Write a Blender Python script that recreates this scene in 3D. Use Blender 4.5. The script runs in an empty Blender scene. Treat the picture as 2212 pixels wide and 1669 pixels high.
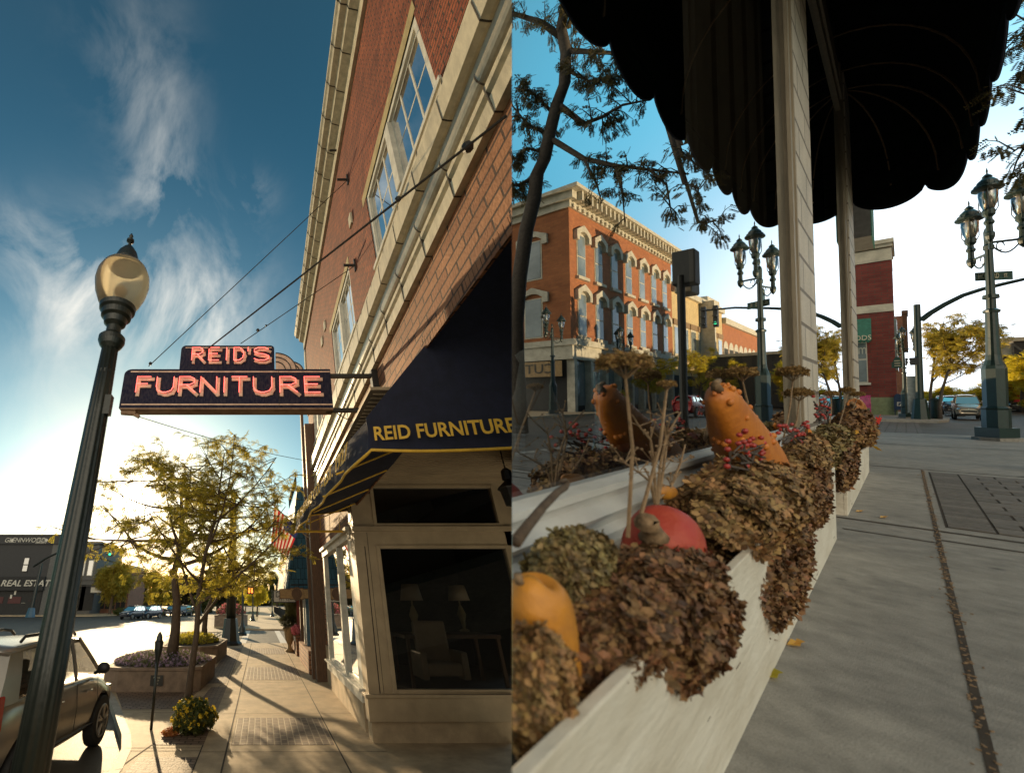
import bpy, bmesh, math, random
import numpy as np
from mathutils import Matrix, Vector
random.seed(7); rng = np.random.default_rng(7)
scn = bpy.context.scene
# ------------------------------------------------------------------ camera (shift lens), measured on a 2212 px wide frame
PX, PY, F = 563., 834.5, 916.5
TH = math.atan(465.5 / F)
HA, HB = 2.0, 1.2
RT = np.array([1, 0, 0.]); FW = np.array([0, math.cos(TH), math.sin(TH)]); UP = np.array([0, -math.sin(TH), math.cos(TH)])
CAM = np.array([0, 0, HA])
cd = bpy.data.cameras.new("camera"); cam = bpy.data.objects.new("camera", cd); scn.collection.objects.link(cam); scn.camera = cam
cam.location = CAM; cam.rotation_euler = (math.pi/2 + TH, 0, 0)
cd.sensor_fit = 'HORIZONTAL'; cd.sensor_width = 36; cd.lens = 36 * F / 2212; cd.shift_x = (1106 - PX) / 2212; cd.shift_y = 0
cd.clip_start = 0.05; cd.clip_end = 4000
cd.dof.use_dof = True; cd.dof.focus_distance = 10.0; cd.dof.aperture_fstop = 1.9
# ------------------------------------------------------------------ the two streets: A = furniture store street (z up), B = sloping side street with the flower boxes
def ray(x, y): return RT * (x - PX) + UP * (PY - y) + FW * F
Sv = ray(1955, 858); Sv = Sv / np.linalg.norm(Sv)
Uv = UP + FW * (23.5 / F); Uv = Uv / np.linalg.norm(Uv)
Cv = np.cross(Sv, Uv)
MBr = np.array([Cv, Sv, Uv])
def A(x, y, ax=2, v=0.0):
    r = ray(x, y); t = (v - CAM[ax]) / r[ax]; return CAM + r * t
CB = np.array([0, 0, HB])
def B(x, y, ax=2, v=0.0):
    r = MBr @ ray(x, y); t = (v - CB[ax]) / r[ax]; return CB + r * t
MA4 = Matrix.Identity(4)
org = CAM - Uv * HB
MB4 = Matrix(((Cv[0], Sv[0], Uv[0], org[0]), (Cv[1], Sv[1], Uv[1], org[1]), (Cv[2], Sv[2], Uv[2], org[2]), (0, 0, 0, 1)))
WM = {'A': MA4, 'B': MB4}
# ------------------------------------------------------------------ node helper
def N(nt, typ, ins=None, **props):
    n = nt.nodes.new(typ)
    for k, v in props.items(): setattr(n, k, v)
    for k, v in (ins or {}).items():
        s = n.inputs[k]
        if isinstance(v, bpy.types.NodeSocket): nt.links.new(v, s)
        else: s.default_value = v
    return n
# ------------------------------------------------------------------ world, sun, exposure
SUN = ray(300, 1075); SUN = SUN / np.linalg.norm(SUN)
SEL = math.asin(SUN[2]); SAZ = math.atan2(SUN[0], SUN[1])
w = bpy.data.worlds.new("World"); scn.world = w; w.use_nodes = True
nt = w.node_tree; nt.nodes.clear()
tc = N(nt, 'ShaderNodeTexCoord'); DIR = tc.outputs['Generated']
sepd = N(nt, 'ShaderNodeSeparateXYZ', {0: DIR}); ub = N(nt, 'ShaderNodeVectorMath', {0: DIR, 1: tuple(Uv)}, operation='DOT_PRODUCT')
zmx = N(nt, 'ShaderNodeMath', {0: sepd.outputs[2], 1: ub.outputs['Value']}, operation='MAXIMUM')
cmb = N(nt, 'ShaderNodeCombineXYZ', {0: sepd.outputs[0], 1: sepd.outputs[1], 2: zmx.outputs[0]}); nrmv = N(nt, 'ShaderNodeVectorMath', {0: cmb.outputs[0]}, operation='NORMALIZE')
sky = N(nt, 'ShaderNodeTexSky', {'Vector': nrmv.outputs[0]}, sky_type='NISHITA', sun_disc=False, sun_elevation=SEL, sun_rotation=SAZ, air_density=1.0, dust_density=0.7, ozone_density=2.2)
def mth(op, a, b=None, clamp=False):
    n = nt.nodes.new('ShaderNodeMath'); n.operation = op; n.use_clamp = clamp
    for i, v in enumerate((a, b)):
        if v is None: continue
        if isinstance(v, bpy.types.NodeSocket): nt.links.new(v, n.inputs[i])
        else: n.inputs[i].default_value = v
    return n.outputs[0]
def lobe(px, py, deg, gain):            # soft patch of sky round one direction
    d = ray(px, py); d = d / np.linalg.norm(d)
    n = N(nt, 'ShaderNodeVectorMath', {0: DIR, 1: tuple(d)}, operation='DOT_PRODUCT')
    k = 1.0 / (1 - math.cos(math.radians(deg)))
    e = mth('EXPONENT', mth('MULTIPLY', mth('SUBTRACT', n.outputs['Value'], 1.0), k))
    return mth('MULTIPLY', e, gain)
def total(ls):
    o = ls[0]
    for l in ls[1:]: o = mth('ADD', o, l)
    return o
SKYTINT = (0.90, 1.08, 1.04, 1)
skyc = N(nt, 'ShaderNodeMix', {'Factor': 1.0, 'A': sky.outputs[0], 'B': SKYTINT} , data_type='RGBA', blend_type='MULTIPLY') if False else None
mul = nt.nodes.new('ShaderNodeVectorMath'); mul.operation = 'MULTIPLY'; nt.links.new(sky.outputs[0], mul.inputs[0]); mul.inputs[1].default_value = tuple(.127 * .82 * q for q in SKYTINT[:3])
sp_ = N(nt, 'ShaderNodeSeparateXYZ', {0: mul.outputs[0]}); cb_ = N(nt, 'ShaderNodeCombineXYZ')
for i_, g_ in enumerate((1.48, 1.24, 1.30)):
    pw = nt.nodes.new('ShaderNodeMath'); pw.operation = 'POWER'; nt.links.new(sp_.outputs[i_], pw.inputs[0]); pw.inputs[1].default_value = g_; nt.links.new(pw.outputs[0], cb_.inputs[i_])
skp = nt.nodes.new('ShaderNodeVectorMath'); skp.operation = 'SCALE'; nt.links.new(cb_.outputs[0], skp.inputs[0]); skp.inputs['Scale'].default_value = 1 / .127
mp = N(nt, 'ShaderNodeMapping', {'Vector': DIR, 'Rotation': (0.3, 0.9, 0.2), 'Scale': (3.2, 3.2, 1.1)})
nz = N(nt, 'ShaderNodeTexNoise', {'Vector': mp.outputs[0], 'Scale': 1.5, 'Detail': 11.0, 'Roughness': 0.60, 'Distortion': .55})
nzr = N(nt, 'ShaderNodeMapRange', {'Value': nz.outputs[0], 'From Min': 0.42, 'From Max': 0.86})
clm = total([lobe(350, 400, 4.0, 1.0), lobe(330, 250, 4.5, .5), lobe(280, 100, 5, .3), lobe(200, 640, 7, 1.8), lobe(420, 680, 8, 1.6), lobe(550, 420, 2.5, .6), lobe(30, 510, 3.5, .7), lobe(180, 900, 8, .5), lobe(60, 990, 8, .4), lobe(2000, 620, 14, .5)])
clf = mth('MULTIPLY', clm, nzr.outputs[0], True)
def lobed(d, deg, gain):
    d = np.array(d) / np.linalg.norm(d); n = N(nt, 'ShaderNodeVectorMath', {0: DIR, 1: tuple(d)}, operation='DOT_PRODUCT'); k = 1.0 / (1 - math.cos(math.radians(deg)))
    return mth('MULTIPLY', mth('EXPONENT', mth('MULTIPLY', mth('SUBTRACT', n.outputs['Value'], 1.0), k)), gain)
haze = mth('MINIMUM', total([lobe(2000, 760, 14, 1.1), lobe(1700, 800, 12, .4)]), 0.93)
back = mth('MINIMUM', lobed(.9 * Cv + .55 * Uv - .75 * Sv, 40, 1.0), .95)  # added warm glow behind the camera, brightens the shaded sides of both streets
warm = total([lobe(300, 1075, 9, .5), lobe(300, 1075, 22, .12)])
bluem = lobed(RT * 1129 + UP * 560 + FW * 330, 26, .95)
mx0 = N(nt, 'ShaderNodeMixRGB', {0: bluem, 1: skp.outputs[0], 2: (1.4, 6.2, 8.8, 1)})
mx1 = N(nt, 'ShaderNodeMixRGB', {0: clf, 1: mx0.outputs[0], 2: (7.2, 7.0, 6.4, 1)})
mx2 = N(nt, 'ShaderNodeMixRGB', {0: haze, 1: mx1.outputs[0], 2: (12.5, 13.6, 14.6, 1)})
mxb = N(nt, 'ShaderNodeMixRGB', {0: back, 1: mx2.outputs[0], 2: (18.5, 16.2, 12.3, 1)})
mx3 = N(nt, 'ShaderNodeMixRGB', {0: mth('MINIMUM', warm, .9), 1: mxb.outputs[0], 2: (13., 10.6, 7.2, 1)})
glow = mth('ADD', lobe(300, 1075, 1.8, 90.0), lobe(300, 1075, 4.5, 14.0))
glc = nt.nodes.new('ShaderNodeVectorMath'); glc.operation = 'SCALE'; glc.inputs[0].default_value = (1, .86, .6); nt.links.new(glow, glc.inputs['Scale'])
ad = nt.nodes.new('ShaderNodeVectorMath'); ad.operation = 'ADD'; nt.links.new(mx3.outputs[0], ad.inputs[0]); nt.links.new(glc.outputs[0], ad.inputs[1])
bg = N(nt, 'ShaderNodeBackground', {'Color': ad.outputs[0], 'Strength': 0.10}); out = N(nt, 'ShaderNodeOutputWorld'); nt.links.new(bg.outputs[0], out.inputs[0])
sl = bpy.data.lights.new("sun", 'SUN'); sl.energy = 5.0; sl.angle = math.radians(.5); sl.color = (1.0, .74, .42)
so = bpy.data.objects.new("sun", sl); scn.collection.objects.link(so)
so.rotation_euler = Vector(SUN).to_track_quat('Z', 'Y').to_euler(); so.location = (-8, 10, 14)
scn.view_settings.view_transform = 'Standard'; scn.view_settings.look = 'None'; scn.view_settings.exposure = 0.58; scn.view_settings.gamma = 1
scn.render.engine = 'CYCLES'; scn.cycles.use_denoising = True; scn.cycles.max_bounces = 7; scn.cycles.transparent_max_bounces = 16
scn.cycles.sample_clamp_indirect = 6; scn.cycles.caustics_reflective = False; scn.cycles.caustics_refractive = False
# ------------------------------------------------------------------ materials
def mat(name, col, rough=.7, var=.25, sc=6., bump=.15, metal=0., isl=0., col2=None, spec=.5, fine=40., stretch=None, uv=False, spots=0):
    m = bpy.data.materials.new(name); m.use_nodes = True; t = m.node_tree; b = t.nodes['Principled BSDF']
    c = N(t, 'ShaderNodeTexCoord'); src = c.outputs['UV'] if uv else c.outputs['Object']
    if stretch: src = N(t, 'ShaderNodeMapping', {'Vector': src, 'Scale': stretch}).outputs[0]
    n1 = N(t, 'ShaderNodeTexNoise', {'Vector': src, 'Scale': sc, 'Detail': 6.0, 'Roughness': .65})
    c2 = col2 or tuple(x * (1 - var) * .8 for x in col)
    r = N(t, 'ShaderNodeMapRange', {'Value': n1.outputs[0], 'From Min': .35, 'From Max': .68})
    mx = N(t, 'ShaderNodeMixRGB', {0: r.outputs[0], 1: (*col, 1), 2: (*c2, 1)})
    o = mx.outputs[0]
    if spots:
        vo = N(t, 'ShaderNodeTexVoronoi', {'Vector': src, 'Scale': 2.6, 'Randomness': 1.0}); r5 = N(t, 'ShaderNodeMapRange', {'Value': vo.outputs['Distance'], 'From Min': .03, 'From Max': .10, 'To Min': 1 - spots, 'To Max': 1.0})
        n5 = N(t, 'ShaderNodeTexNoise', {'Vector': src, 'Scale': .8, 'Detail': 8.0, 'Roughness': .75}); r6 = N(t, 'ShaderNodeMapRange', {'Value': n5.outputs[0], 'From Min': .42, 'From Max': .62, 'To Min': 1.0, 'To Max': 1 - spots * .55})
        n6 = N(t, 'ShaderNodeTexNoise', {'Vector': src, 'Scale': 160.0, 'Detail': 2.0}); r7 = N(t, 'ShaderNodeMapRange', {'Value': n6.outputs[0], 'From Min': .3, 'From Max': .7, 'To Min': .8, 'To Max': 1.2})
        pm = N(t, 'ShaderNodeMath', {0: r5.outputs[0], 1: r6.outputs[0]}, operation='MULTIPLY'); pm2 = N(t, 'ShaderNodeMath', {0: pm.outputs[0], 1: r7.outputs[0]}, operation='MULTIPLY')
        o = N(t, 'ShaderNodeVectorMath', {0: o, 'Scale': pm2.outputs[0]}, operation='SCALE').outputs[0]
    if isl:
        g = N(t, 'ShaderNodeNewGeometry')
        hs = N(t, 'ShaderNodeHueSaturation', {'Color': o, 'Hue': .5})
        rr = N(t, 'ShaderNodeMapRange', {'Value': g.outputs['Random Per Island'], 'To Min': 1 - isl, 'To Max': 1 + isl}); t.links.new(rr.outputs[0], hs.inputs['Value'])
        w2 = N(t, 'ShaderNodeTexWhiteNoise', {'W': g.outputs['Random Per Island']}, noise_dimensions='1D')
        r3 = N(t, 'ShaderNodeMapRange', {'Value': w2.outputs['Value'], 'To Min': .5 - .018 * isl, 'To Max': .5 + .03 * isl}); t.links.new(r3.outputs[0], hs.inputs['Hue'])
        o = hs.outputs[0]
    t.links.new(o, b.inputs['Base Color'])
    b.inputs['Roughness'].default_value = rough; b.inputs['Metallic'].default_value = metal; b.inputs['Specular IOR Level'].default_value = spec
    if bump:
        n2 = N(t, 'ShaderNodeTexNoise', {'Vector': src, 'Scale': fine, 'Detail': 4.0})
        bp = N(t, 'ShaderNodeBump', {'Height': n2.outputs[0], 'Strength': bump, 'Distance': .02}); t.links.new(bp.outputs[0], b.inputs['Normal'])
    return m
def brick(name, c1, c2, mort, bw=.21, rh=.07, ms=.008, off=.5, rough=.8, bump=.5, dirt=.3, rot=0., sq=1., spec=.3):
    m = bpy.data.materials.new(name); m.use_nodes = True; t = m.node_tree; b = t.nodes['Principled BSDF']
    c = N(t, 'ShaderNodeTexCoord'); mpn = N(t, 'ShaderNodeMapping', {'Vector': c.outputs['UV'], 'Rotation': (0, 0, rot)})
    br = N(t, 'ShaderNodeTexBrick', {'Vector': mpn.outputs[0], 'Color1': (*c1, 1), 'Color2': (*c2, 1), 'Mortar': (*mort, 1), 'Scale': 1.0, 'Mortar Size': ms, 'Mortar Smooth': .2, 'Bias': 0.0, 'Brick Width': bw, 'Row Height': rh}, offset=off)
    n1 = N(t, 'ShaderNodeTexNoise', {'Vector': c.outputs['Object'], 'Scale': 1.3, 'Detail': 7.0, 'Roughness': .7})
    r = N(t, 'ShaderNodeMapRange', {'Value': n1.outputs[0], 'From Min': .3, 'From Max': .75, 'To Min': 1.12, 'To Max': 1 - dirt})
    n3 = N(t, 'ShaderNodeTexNoise', {'Vector': c.outputs['Object'], 'Scale': 30, 'Detail': 3.0})
    r3 = N(t, 'ShaderNodeMapRange', {'Value': n3.outputs[0], 'To Min': .8, 'To Max': 1.2})
    mm = N(t, 'ShaderNodeMath', {0: r.outputs[0], 1: r3.outputs[0]}, operation='MULTIPLY')
    sc = N(t, 'ShaderNodeVectorMath', {0: br.outputs['Color'], 'Scale': mm.outputs[0]}, operation='SCALE')
    t.links.new(sc.outputs[0], b.inputs['Base Color']); b.inputs['Roughness'].default_value = rough; b.inputs['Specular IOR Level'].default_value = spec
    iv = N(t, 'ShaderNodeMath', {0: 1.0, 1: br.outputs['Fac']}, operation='SUBTRACT')
    ad = N(t, 'ShaderNodeMath', {0: iv.outputs[0], 1: n3.outputs[0]}, operation='ADD')
    bp = N(t, 'ShaderNodeBump', {'Height': ad.outputs[0], 'Strength': bump, 'Distance': .012}); t.links.new(bp.outputs[0], b.inputs['Normal'])
    return m
def glass(name, refl, tint=(.02, .02, .02), rough=.0, col=(1, 1, 1), see=.5):
    """window glass: a mirror share, the rest lets the dark room show through a tint"""
    m = bpy.data.materials.new(name); m.use_nodes = True; t = m.node_tree; t.nodes.clear()
    o = N(t, 'ShaderNodeOutputMaterial'); g = N(t, 'ShaderNodeBsdfGlossy', {'Color': (*col, 1), 'Roughness': rough}); tr = N(t, 'ShaderNodeBsdfTransparent', {'Color': (see, see, see, 1)})
    lw = N(t, 'ShaderNodeLayerWeight', {'Blend': .35}); mr = N(t, 'ShaderNodeMapRange', {'Value': lw.outputs['Fresnel'], 'To Min': refl, 'To Max': 1.0})
    nzz = N(t, 'ShaderNodeTexNoise', {'Scale': .8, 'Detail': 2.0}); bp = N(t, 'ShaderNodeBump', {'Height': nzz.outputs[0], 'Strength': .012, 'Distance': .05}); t.links.new(bp.outputs[0], g.inputs['Normal'])
    mx = N(t, 'ShaderNodeMixShader', {0: mr.outputs[0], 1: tr.outputs[0], 2: g.outputs[0]}); t.links.new(mx.outputs[0], o.inputs[0])
    return m
def leafmat(name, c1, c2, tr=.5):
    m = bpy.data.materials.new(name); m.use_nodes = True; t = m.node_tree; t.nodes.clear()
    g = N(t, 'ShaderNodeNewGeometry'); rp = g.outputs['Random Per Island']
    mx = N(t, 'ShaderNodeMixRGB', {0: rp, 1: (*c1, 1), 2: (*c2, 1)})
    d = N(t, 'ShaderNodeBsdfPrincipled', {'Base Color': mx.outputs[0], 'Roughness': .5}); l = N(t, 'ShaderNodeBsdfTranslucent', {'Color': mx.outputs[0]})
    s = N(t, 'ShaderNodeMixShader', {0: tr, 1: d.outputs[0], 2: l.outputs[0]}); o = N(t, 'ShaderNodeOutputMaterial'); t.links.new(s.outputs[0], o.inputs[0])
    return m
def emit(name, col, s):
    m = bpy.data.materials.new(name); m.use_nodes = True; t = m.node_tree; b = t.nodes['Principled BSDF']
    b.inputs['Base Color'].default_value = (*col, 1); b.inputs['Emission Color'].default_value = (*col, 1); b.inputs['Emission Strength'].default_value = s; return m
K = dict(
 asphalt=mat('asphalt', (.09, .078, .062), .64, .3, 1.2, .35, fine=60, spec=.22),
 walk=mat('sidewalk concrete', (.54, .405, .25), .75, .2, 2.5, .25, fine=90, spots=.35),
 walkB=mat('sidewalk concrete grey', (.31, .29, .255), .8, .2, 7.0, .25, fine=160, spots=.5),
 curb=mat('curb concrete', (.42, .37, .30), .7, .3, 3, .25),
 joint=mat('joint dirt', (.05, .035, .022), .95, .4, 9, .2),
 paver=brick('street pavers', (.17, .115, .08), (.26, .18, .13), (.05, .035, .025), .22, .11, .013, rough=.7),
 paverH=brick('street pavers turned', (.17, .12, .085), (.25, .18, .13), (.42, .33, .23), .22, .11, .010, rough=.7, rot=math.pi/2),
 paverB=brick('cross pavers', (.105, .10, .095), (.15, .135, .125), (.045, .04, .03), .46, .23, .018, rough=.8),
 white=mat('white paint', (.70, .66, .58), .55, .2, 4, .15), stripe=mat('road stripe', (.62, .60, .55), .7, .3, 5, .2),
 redbrick=brick('red brick', (.33, .085, .033), (.19, .042, .02), (.06, .03, .018), .22, .078, .012, dirt=.5), 
 tanbrick=brick('tan brick', (.38, .18, .09), (.26, .11, .055), (.07, .04, .028), .42, .13, .014, dirt=.5),
 cream=mat('cream stone', (.60, .53, .38), .5, .2, 3, .15, stretch=(3, 3, 1)), cream2=mat('glazed stone', (.42, .38, .29), .25, .4, 2.5, .08, spec=.7, fine=20),
 grime=mat('dark joint', (.05, .04, .03), .9), stone=mat('lintel stone', (.42, .33, .15), .7, .2),
 frame=mat('white window frame', (.66, .63, .54), .5, .15, 6, .1), beige=mat('beige paint', (.42, .32, .20), .5, .15, 1.5, .1),
 winglass=glass('pane glass', .30, see=.25), shopglass=glass('shop glass', .05, see=.4), sideglass=glass('side shop glass', .35, see=.35), mirror=glass('front glass of the flower shop', .45, see=.5, col=(.93, .97, 1)),
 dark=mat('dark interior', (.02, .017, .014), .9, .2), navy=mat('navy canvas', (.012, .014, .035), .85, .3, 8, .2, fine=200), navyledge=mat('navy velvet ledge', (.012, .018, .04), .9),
 gold=mat('gold trim', (.85, .50, .05), .6, .1), post=mat('dark green iron', (.011, .015, .011), .38, .3, 8, .12, spec=.6), postB=mat('green painted iron', (.008, .026, .022), .4, .3, 8, .1, spec=.5),
 iron=mat('black iron', (.02, .018, .015), .5, .3), cable=mat('cable', (.03, .022, .016), .6),
 signface=mat('weathered sign enamel', (.005, .007, .028), .75, .0, 26, .1, col2=(.045, .04, .055), stretch=(1.4, 1, .45), fine=60, spec=.12), signcream=mat('sign cream', (.78, .52, .38), .5, .3, 8, .15),
 rust=mat('rusty steel', (.17, .085, .045), .6, .5, 5, .3, col2=(.35, .22, .13)), neon=emit('neon tube', (1.0, .13, .10), 2.3),
 shingleblue=brick('blue shingles', (.045, .15, .22), (.03, .10, .16), (.01, .02, .03), .16, .34, .008, rough=.7), shinglebrown=brick('brown shingles', (.24, .13, .065), (.33, .19, .10), (.05, .03, .02), .14, .26, .01, rough=.6),
 wood=mat('brown wood', (.13, .065, .03), .6, .4, 6, .2, stretch=(6, 6, 1)), bluedoor=mat('blue door paint', (.03, .11, .18), .4), redpaint=mat('red board', (.30, .05, .03), .6),
 bark=mat('bark', (.11, .075, .05), .9, .4, 12, .6, stretch=(3, 3, .7), fine=30), barkB=mat('grey bark', (.10, .08, .065), .9, .4, 10, .6, fine=30),
 leafA=leafmat('locust leaves', (.36, .35, .045), (.62, .47, .07), .68), leafY=leafmat('yellow leaves', (.46, .43, .03), (.75, .58, .05), .65), leafG=leafmat('green leaves', (.06, .09, .02), (.12, .13, .03), .5), leafD=leafmat('dark leaves', (.03, .035, .012), (.07, .06, .02), .4), leafO=leafmat('turning leaves', (.34, .33, .05), (.55, .38, .05), .6),
 silver=mat('silver car paint', (.34, .31, .27), .22, .06, 1, 0, metal=.55, spec=.8), black=mat('black plastic', (.02, .02, .02), .5, .2), tyre=mat('tyre rubber', (.02, .019, .018), .8), alloy=mat('alloy', (.45, .42, .38), .3, .1, metal=.7),
 carglass=glass('car glass', .08, see=.42, col=(.8, .9, .8)), redlamp=mat('red lamp lens', (.45, .02, .015), .15, .2, spec=.8), chrome=mat('chrome', (.6, .6, .6), .15, .1, metal=1.),
 carblue=mat('dark car paint', (.03, .035, .05), .2, .1, spec=.8), champagne=mat('champagne car paint', (.55, .47, .38), .25, .06, 1, 0, metal=.5), carred=mat('red car paint', (.3, .02, .02), .25, .1),
 planterA=mat('planter concrete', (.26, .185, .13), .8, .3, 4, .3, fine=50), lav=leafmat('lavender flowers', (.30, .20, .34), (.42, .30, .40), .3), pink=leafmat('pink flowers', (.7, .12, .16), (.8, .3, .3), .3), mari=leafmat('yellow flowers', (.75, .50, .02), (.85, .62, .05), .3), redfl=leafmat('rust leaves', (.4, .10, .03), (.5, .2, .04), .3),
 grass=leafmat('grass', (.15, .14, .03), (.22, .19, .05), .3), lawn=mat('lawn', (.12, .12, .03), .9, .4, 4, .4),
 grey=mat('dark grey siding', (.045, .045, .047), .7, .15, 1.5, .1, stretch=(1, 1, 12)), greyl=mat('grey stone', (.13, .13, .125), .7), slate=mat('grey block', (.03, .03, .03), .8), maroon=mat('maroon board', (.09, .02, .02), .6), salmon=brick('salmon brick', (.36, .17, .11), (.30, .14, .09), (.15, .10, .07)),
 lampglass=None, green=emit('green signal', (.05, .8, .35), 1.5), orange=emit('orange signal', (1, .18, .03), 3.0),
 flagred=leafmat('flag red', (.42, .015, .02), (.42, .015, .02), .4), flagwhite=leafmat('flag white', (.62, .58, .52), (.62, .58, .52), .4), flagblue=leafmat('flag blue', (.02, .03, .12), (.02, .03, .12), .4),
 terracotta=mat('urn terracotta', (.42, .27, .12), .7, .3), bulb=mat('bulb', (.5, .3, .18), .4),
 # street B
 oldwhite=mat('weathered white boards', (.60, .585, .55), .6, .0, 3.5, .2, col2=(.46, .44, .40), stretch=(1, .35, 1)), boxwhite=mat('white planter boards', (.80, .74, .63), .5, .0, 2.6, .3, col2=(.60, .53, .42), fine=18, stretch=(1, .5, 2)), crack=mat('cracked paint', (.10, .06, .035), .9),
 pillar=brick('painted brick pillar', (.56, .50, .42), (.50, .45, .38), (.20, .17, .14), 1.25, .42, .025, rough=.55, bump=.8, dirt=.2), awn=mat('dark green canvas', (.011, .015, .014), .95, .3, 5, .1, fine=120, spec=.03),
 tanpaint=mat('tan frame paint', (.34, .28, .20), .5, .15, 5, .1, stretch=(4, 4, .4)),
 redB=brick('maroon brick', (.22, .05, .04), (.16, .035, .03), (.12, .06, .05), .5, .18, .02), orangebrick=brick('orange brick', (.40, .15, .062), (.31, .11, .048), (.30, .13, .06), .55, .2, .02, dirt=.2), yellowbrick=brick('cream brick', (.60, .46, .25), (.54, .41, .22), (.4, .3, .16), .55, .2, .02, dirt=.2),
 stoneB=mat('white stone trim', (.60, .55, .44), .6, .2, 2), skypane=mat('pane with painted sky reflection', (.26, .31, .33), .12, .2, .4, 0, col2=(.10, .13, .14), spec=.8), teal=mat('green canvas', (.035, .17, .12), .7), palegreen=mat('pale green paint', (.22, .27, .14), .6, .15), magenta=mat('pink paint', (.62, .05, .25), .45), mailblue=mat('blue enamel', (.015, .04, .10), .3), cabinet=mat('grey cabinet', (.36, .37, .35), .5), signgreen=mat('street sign green', (.02, .07, .055), .4), signtext=mat('sign letters', (.62, .55, .40), .5), redawn=mat('red awning', (.4, .02, .03), .7),  # facade panes: sky reflection painted in as a pale colour
 orangeG=mat('orange gourd skin', (.60, .20, .02), .5, .0, 6, .35, col2=(.42, .12, .02), fine=25), nearG=mat('yellow orange pumpkin skin', (.62, .25, .02), .5, .0, 8, .25, col2=(.40, .16, .03), fine=25), redG=mat('red squash skin', (.36, .03, .018), .55, .0, 9, .25, col2=(.42, .07, .03)), stem=mat('dry stem', (.30, .19, .10), .8, .4, 30, .4), ribbed=mat('ribbed pumpkin', (.40, .15, .03), .5, .2, 8), greenG=mat('dark green gourd', (.03, .05, .035), .5), pinkG=mat('pink gourd', (.55, .16, .12), .45),
 hyd=mat('dried hydrangea petals', (.30, .155, .06), .7, .0, 5, 0, isl=.6, col2=(.17, .105, .04)), hyd2=mat('brown hydrangea petals', (.20, .095, .038), .7, .0, 5, 0, isl=.65, col2=(.12, .06, .026)), hyd3=mat('green hydrangea petals', (.21, .165, .06), .7, .0, 6, 0, isl=.6, col2=(.15, .085, .035)),
 yarrow=mat('dried yarrow', (.20, .11, .03), .8, .0, 20, .0, isl=.5, col2=(.18, .10, .03)), berry=mat('red berries', (.42, .03, .02), .3), twig=mat('twigs', (.10, .07, .05), .8), mapleR=leafmat('red maple', (.62, .03, .02), (.7, .06, .03), .3), mapleY=leafmat('yellow maple', (.65, .30, .03), (.7, .42, .05), .3),
 bust=mat('linen bust', (.36, .34, .30), .8), leather=mat('brown leather', (.12, .05, .02), .5), vase=glass('clear bottle', .25, see=.85), beads=mat('white beads', (.6, .6, .6), .4), bench=mat('bench', (.3, .3, .3)),
)
def lampg():
    m = bpy.data.materials.new('frosted globe'); m.use_nodes = True; t = m.node_tree; t.nodes.clear()
    n = N(t, 'ShaderNodeTexNoise', {'Scale': 120.0, 'Detail': 2.0}); bp = N(t, 'ShaderNodeBump', {'Height': n.outputs[0], 'Strength': .6, 'Distance': .01})
    c = (1.0, .92, .74, 1)
    tl = N(t, 'ShaderNodeBsdfTranslucent', {'Color': c, 'Normal': bp.outputs[0]}); tr = N(t, 'ShaderNodeBsdfTransparent', {'Color': (.93, .86, .70, 1)}); gl = N(t, 'ShaderNodeBsdfGlossy', {'Roughness': .15, 'Normal': bp.outputs[0]})
    a = N(t, 'ShaderNodeMixShader', {0: .32, 1: tl.outputs[0], 2: tr.outputs[0]}); lw = N(t, 'ShaderNodeLayerWeight', {'Blend': .25}); b = N(t, 'ShaderNodeMixShader', {0: lw.outputs['Fresnel'], 1: a.outputs[0], 2: gl.outputs[0]})
    o = N(t, 'ShaderNodeOutputMaterial'); t.links.new(b.outputs[0], o.inputs[0]); return m
K['lampglass'] = lampg()
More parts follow.
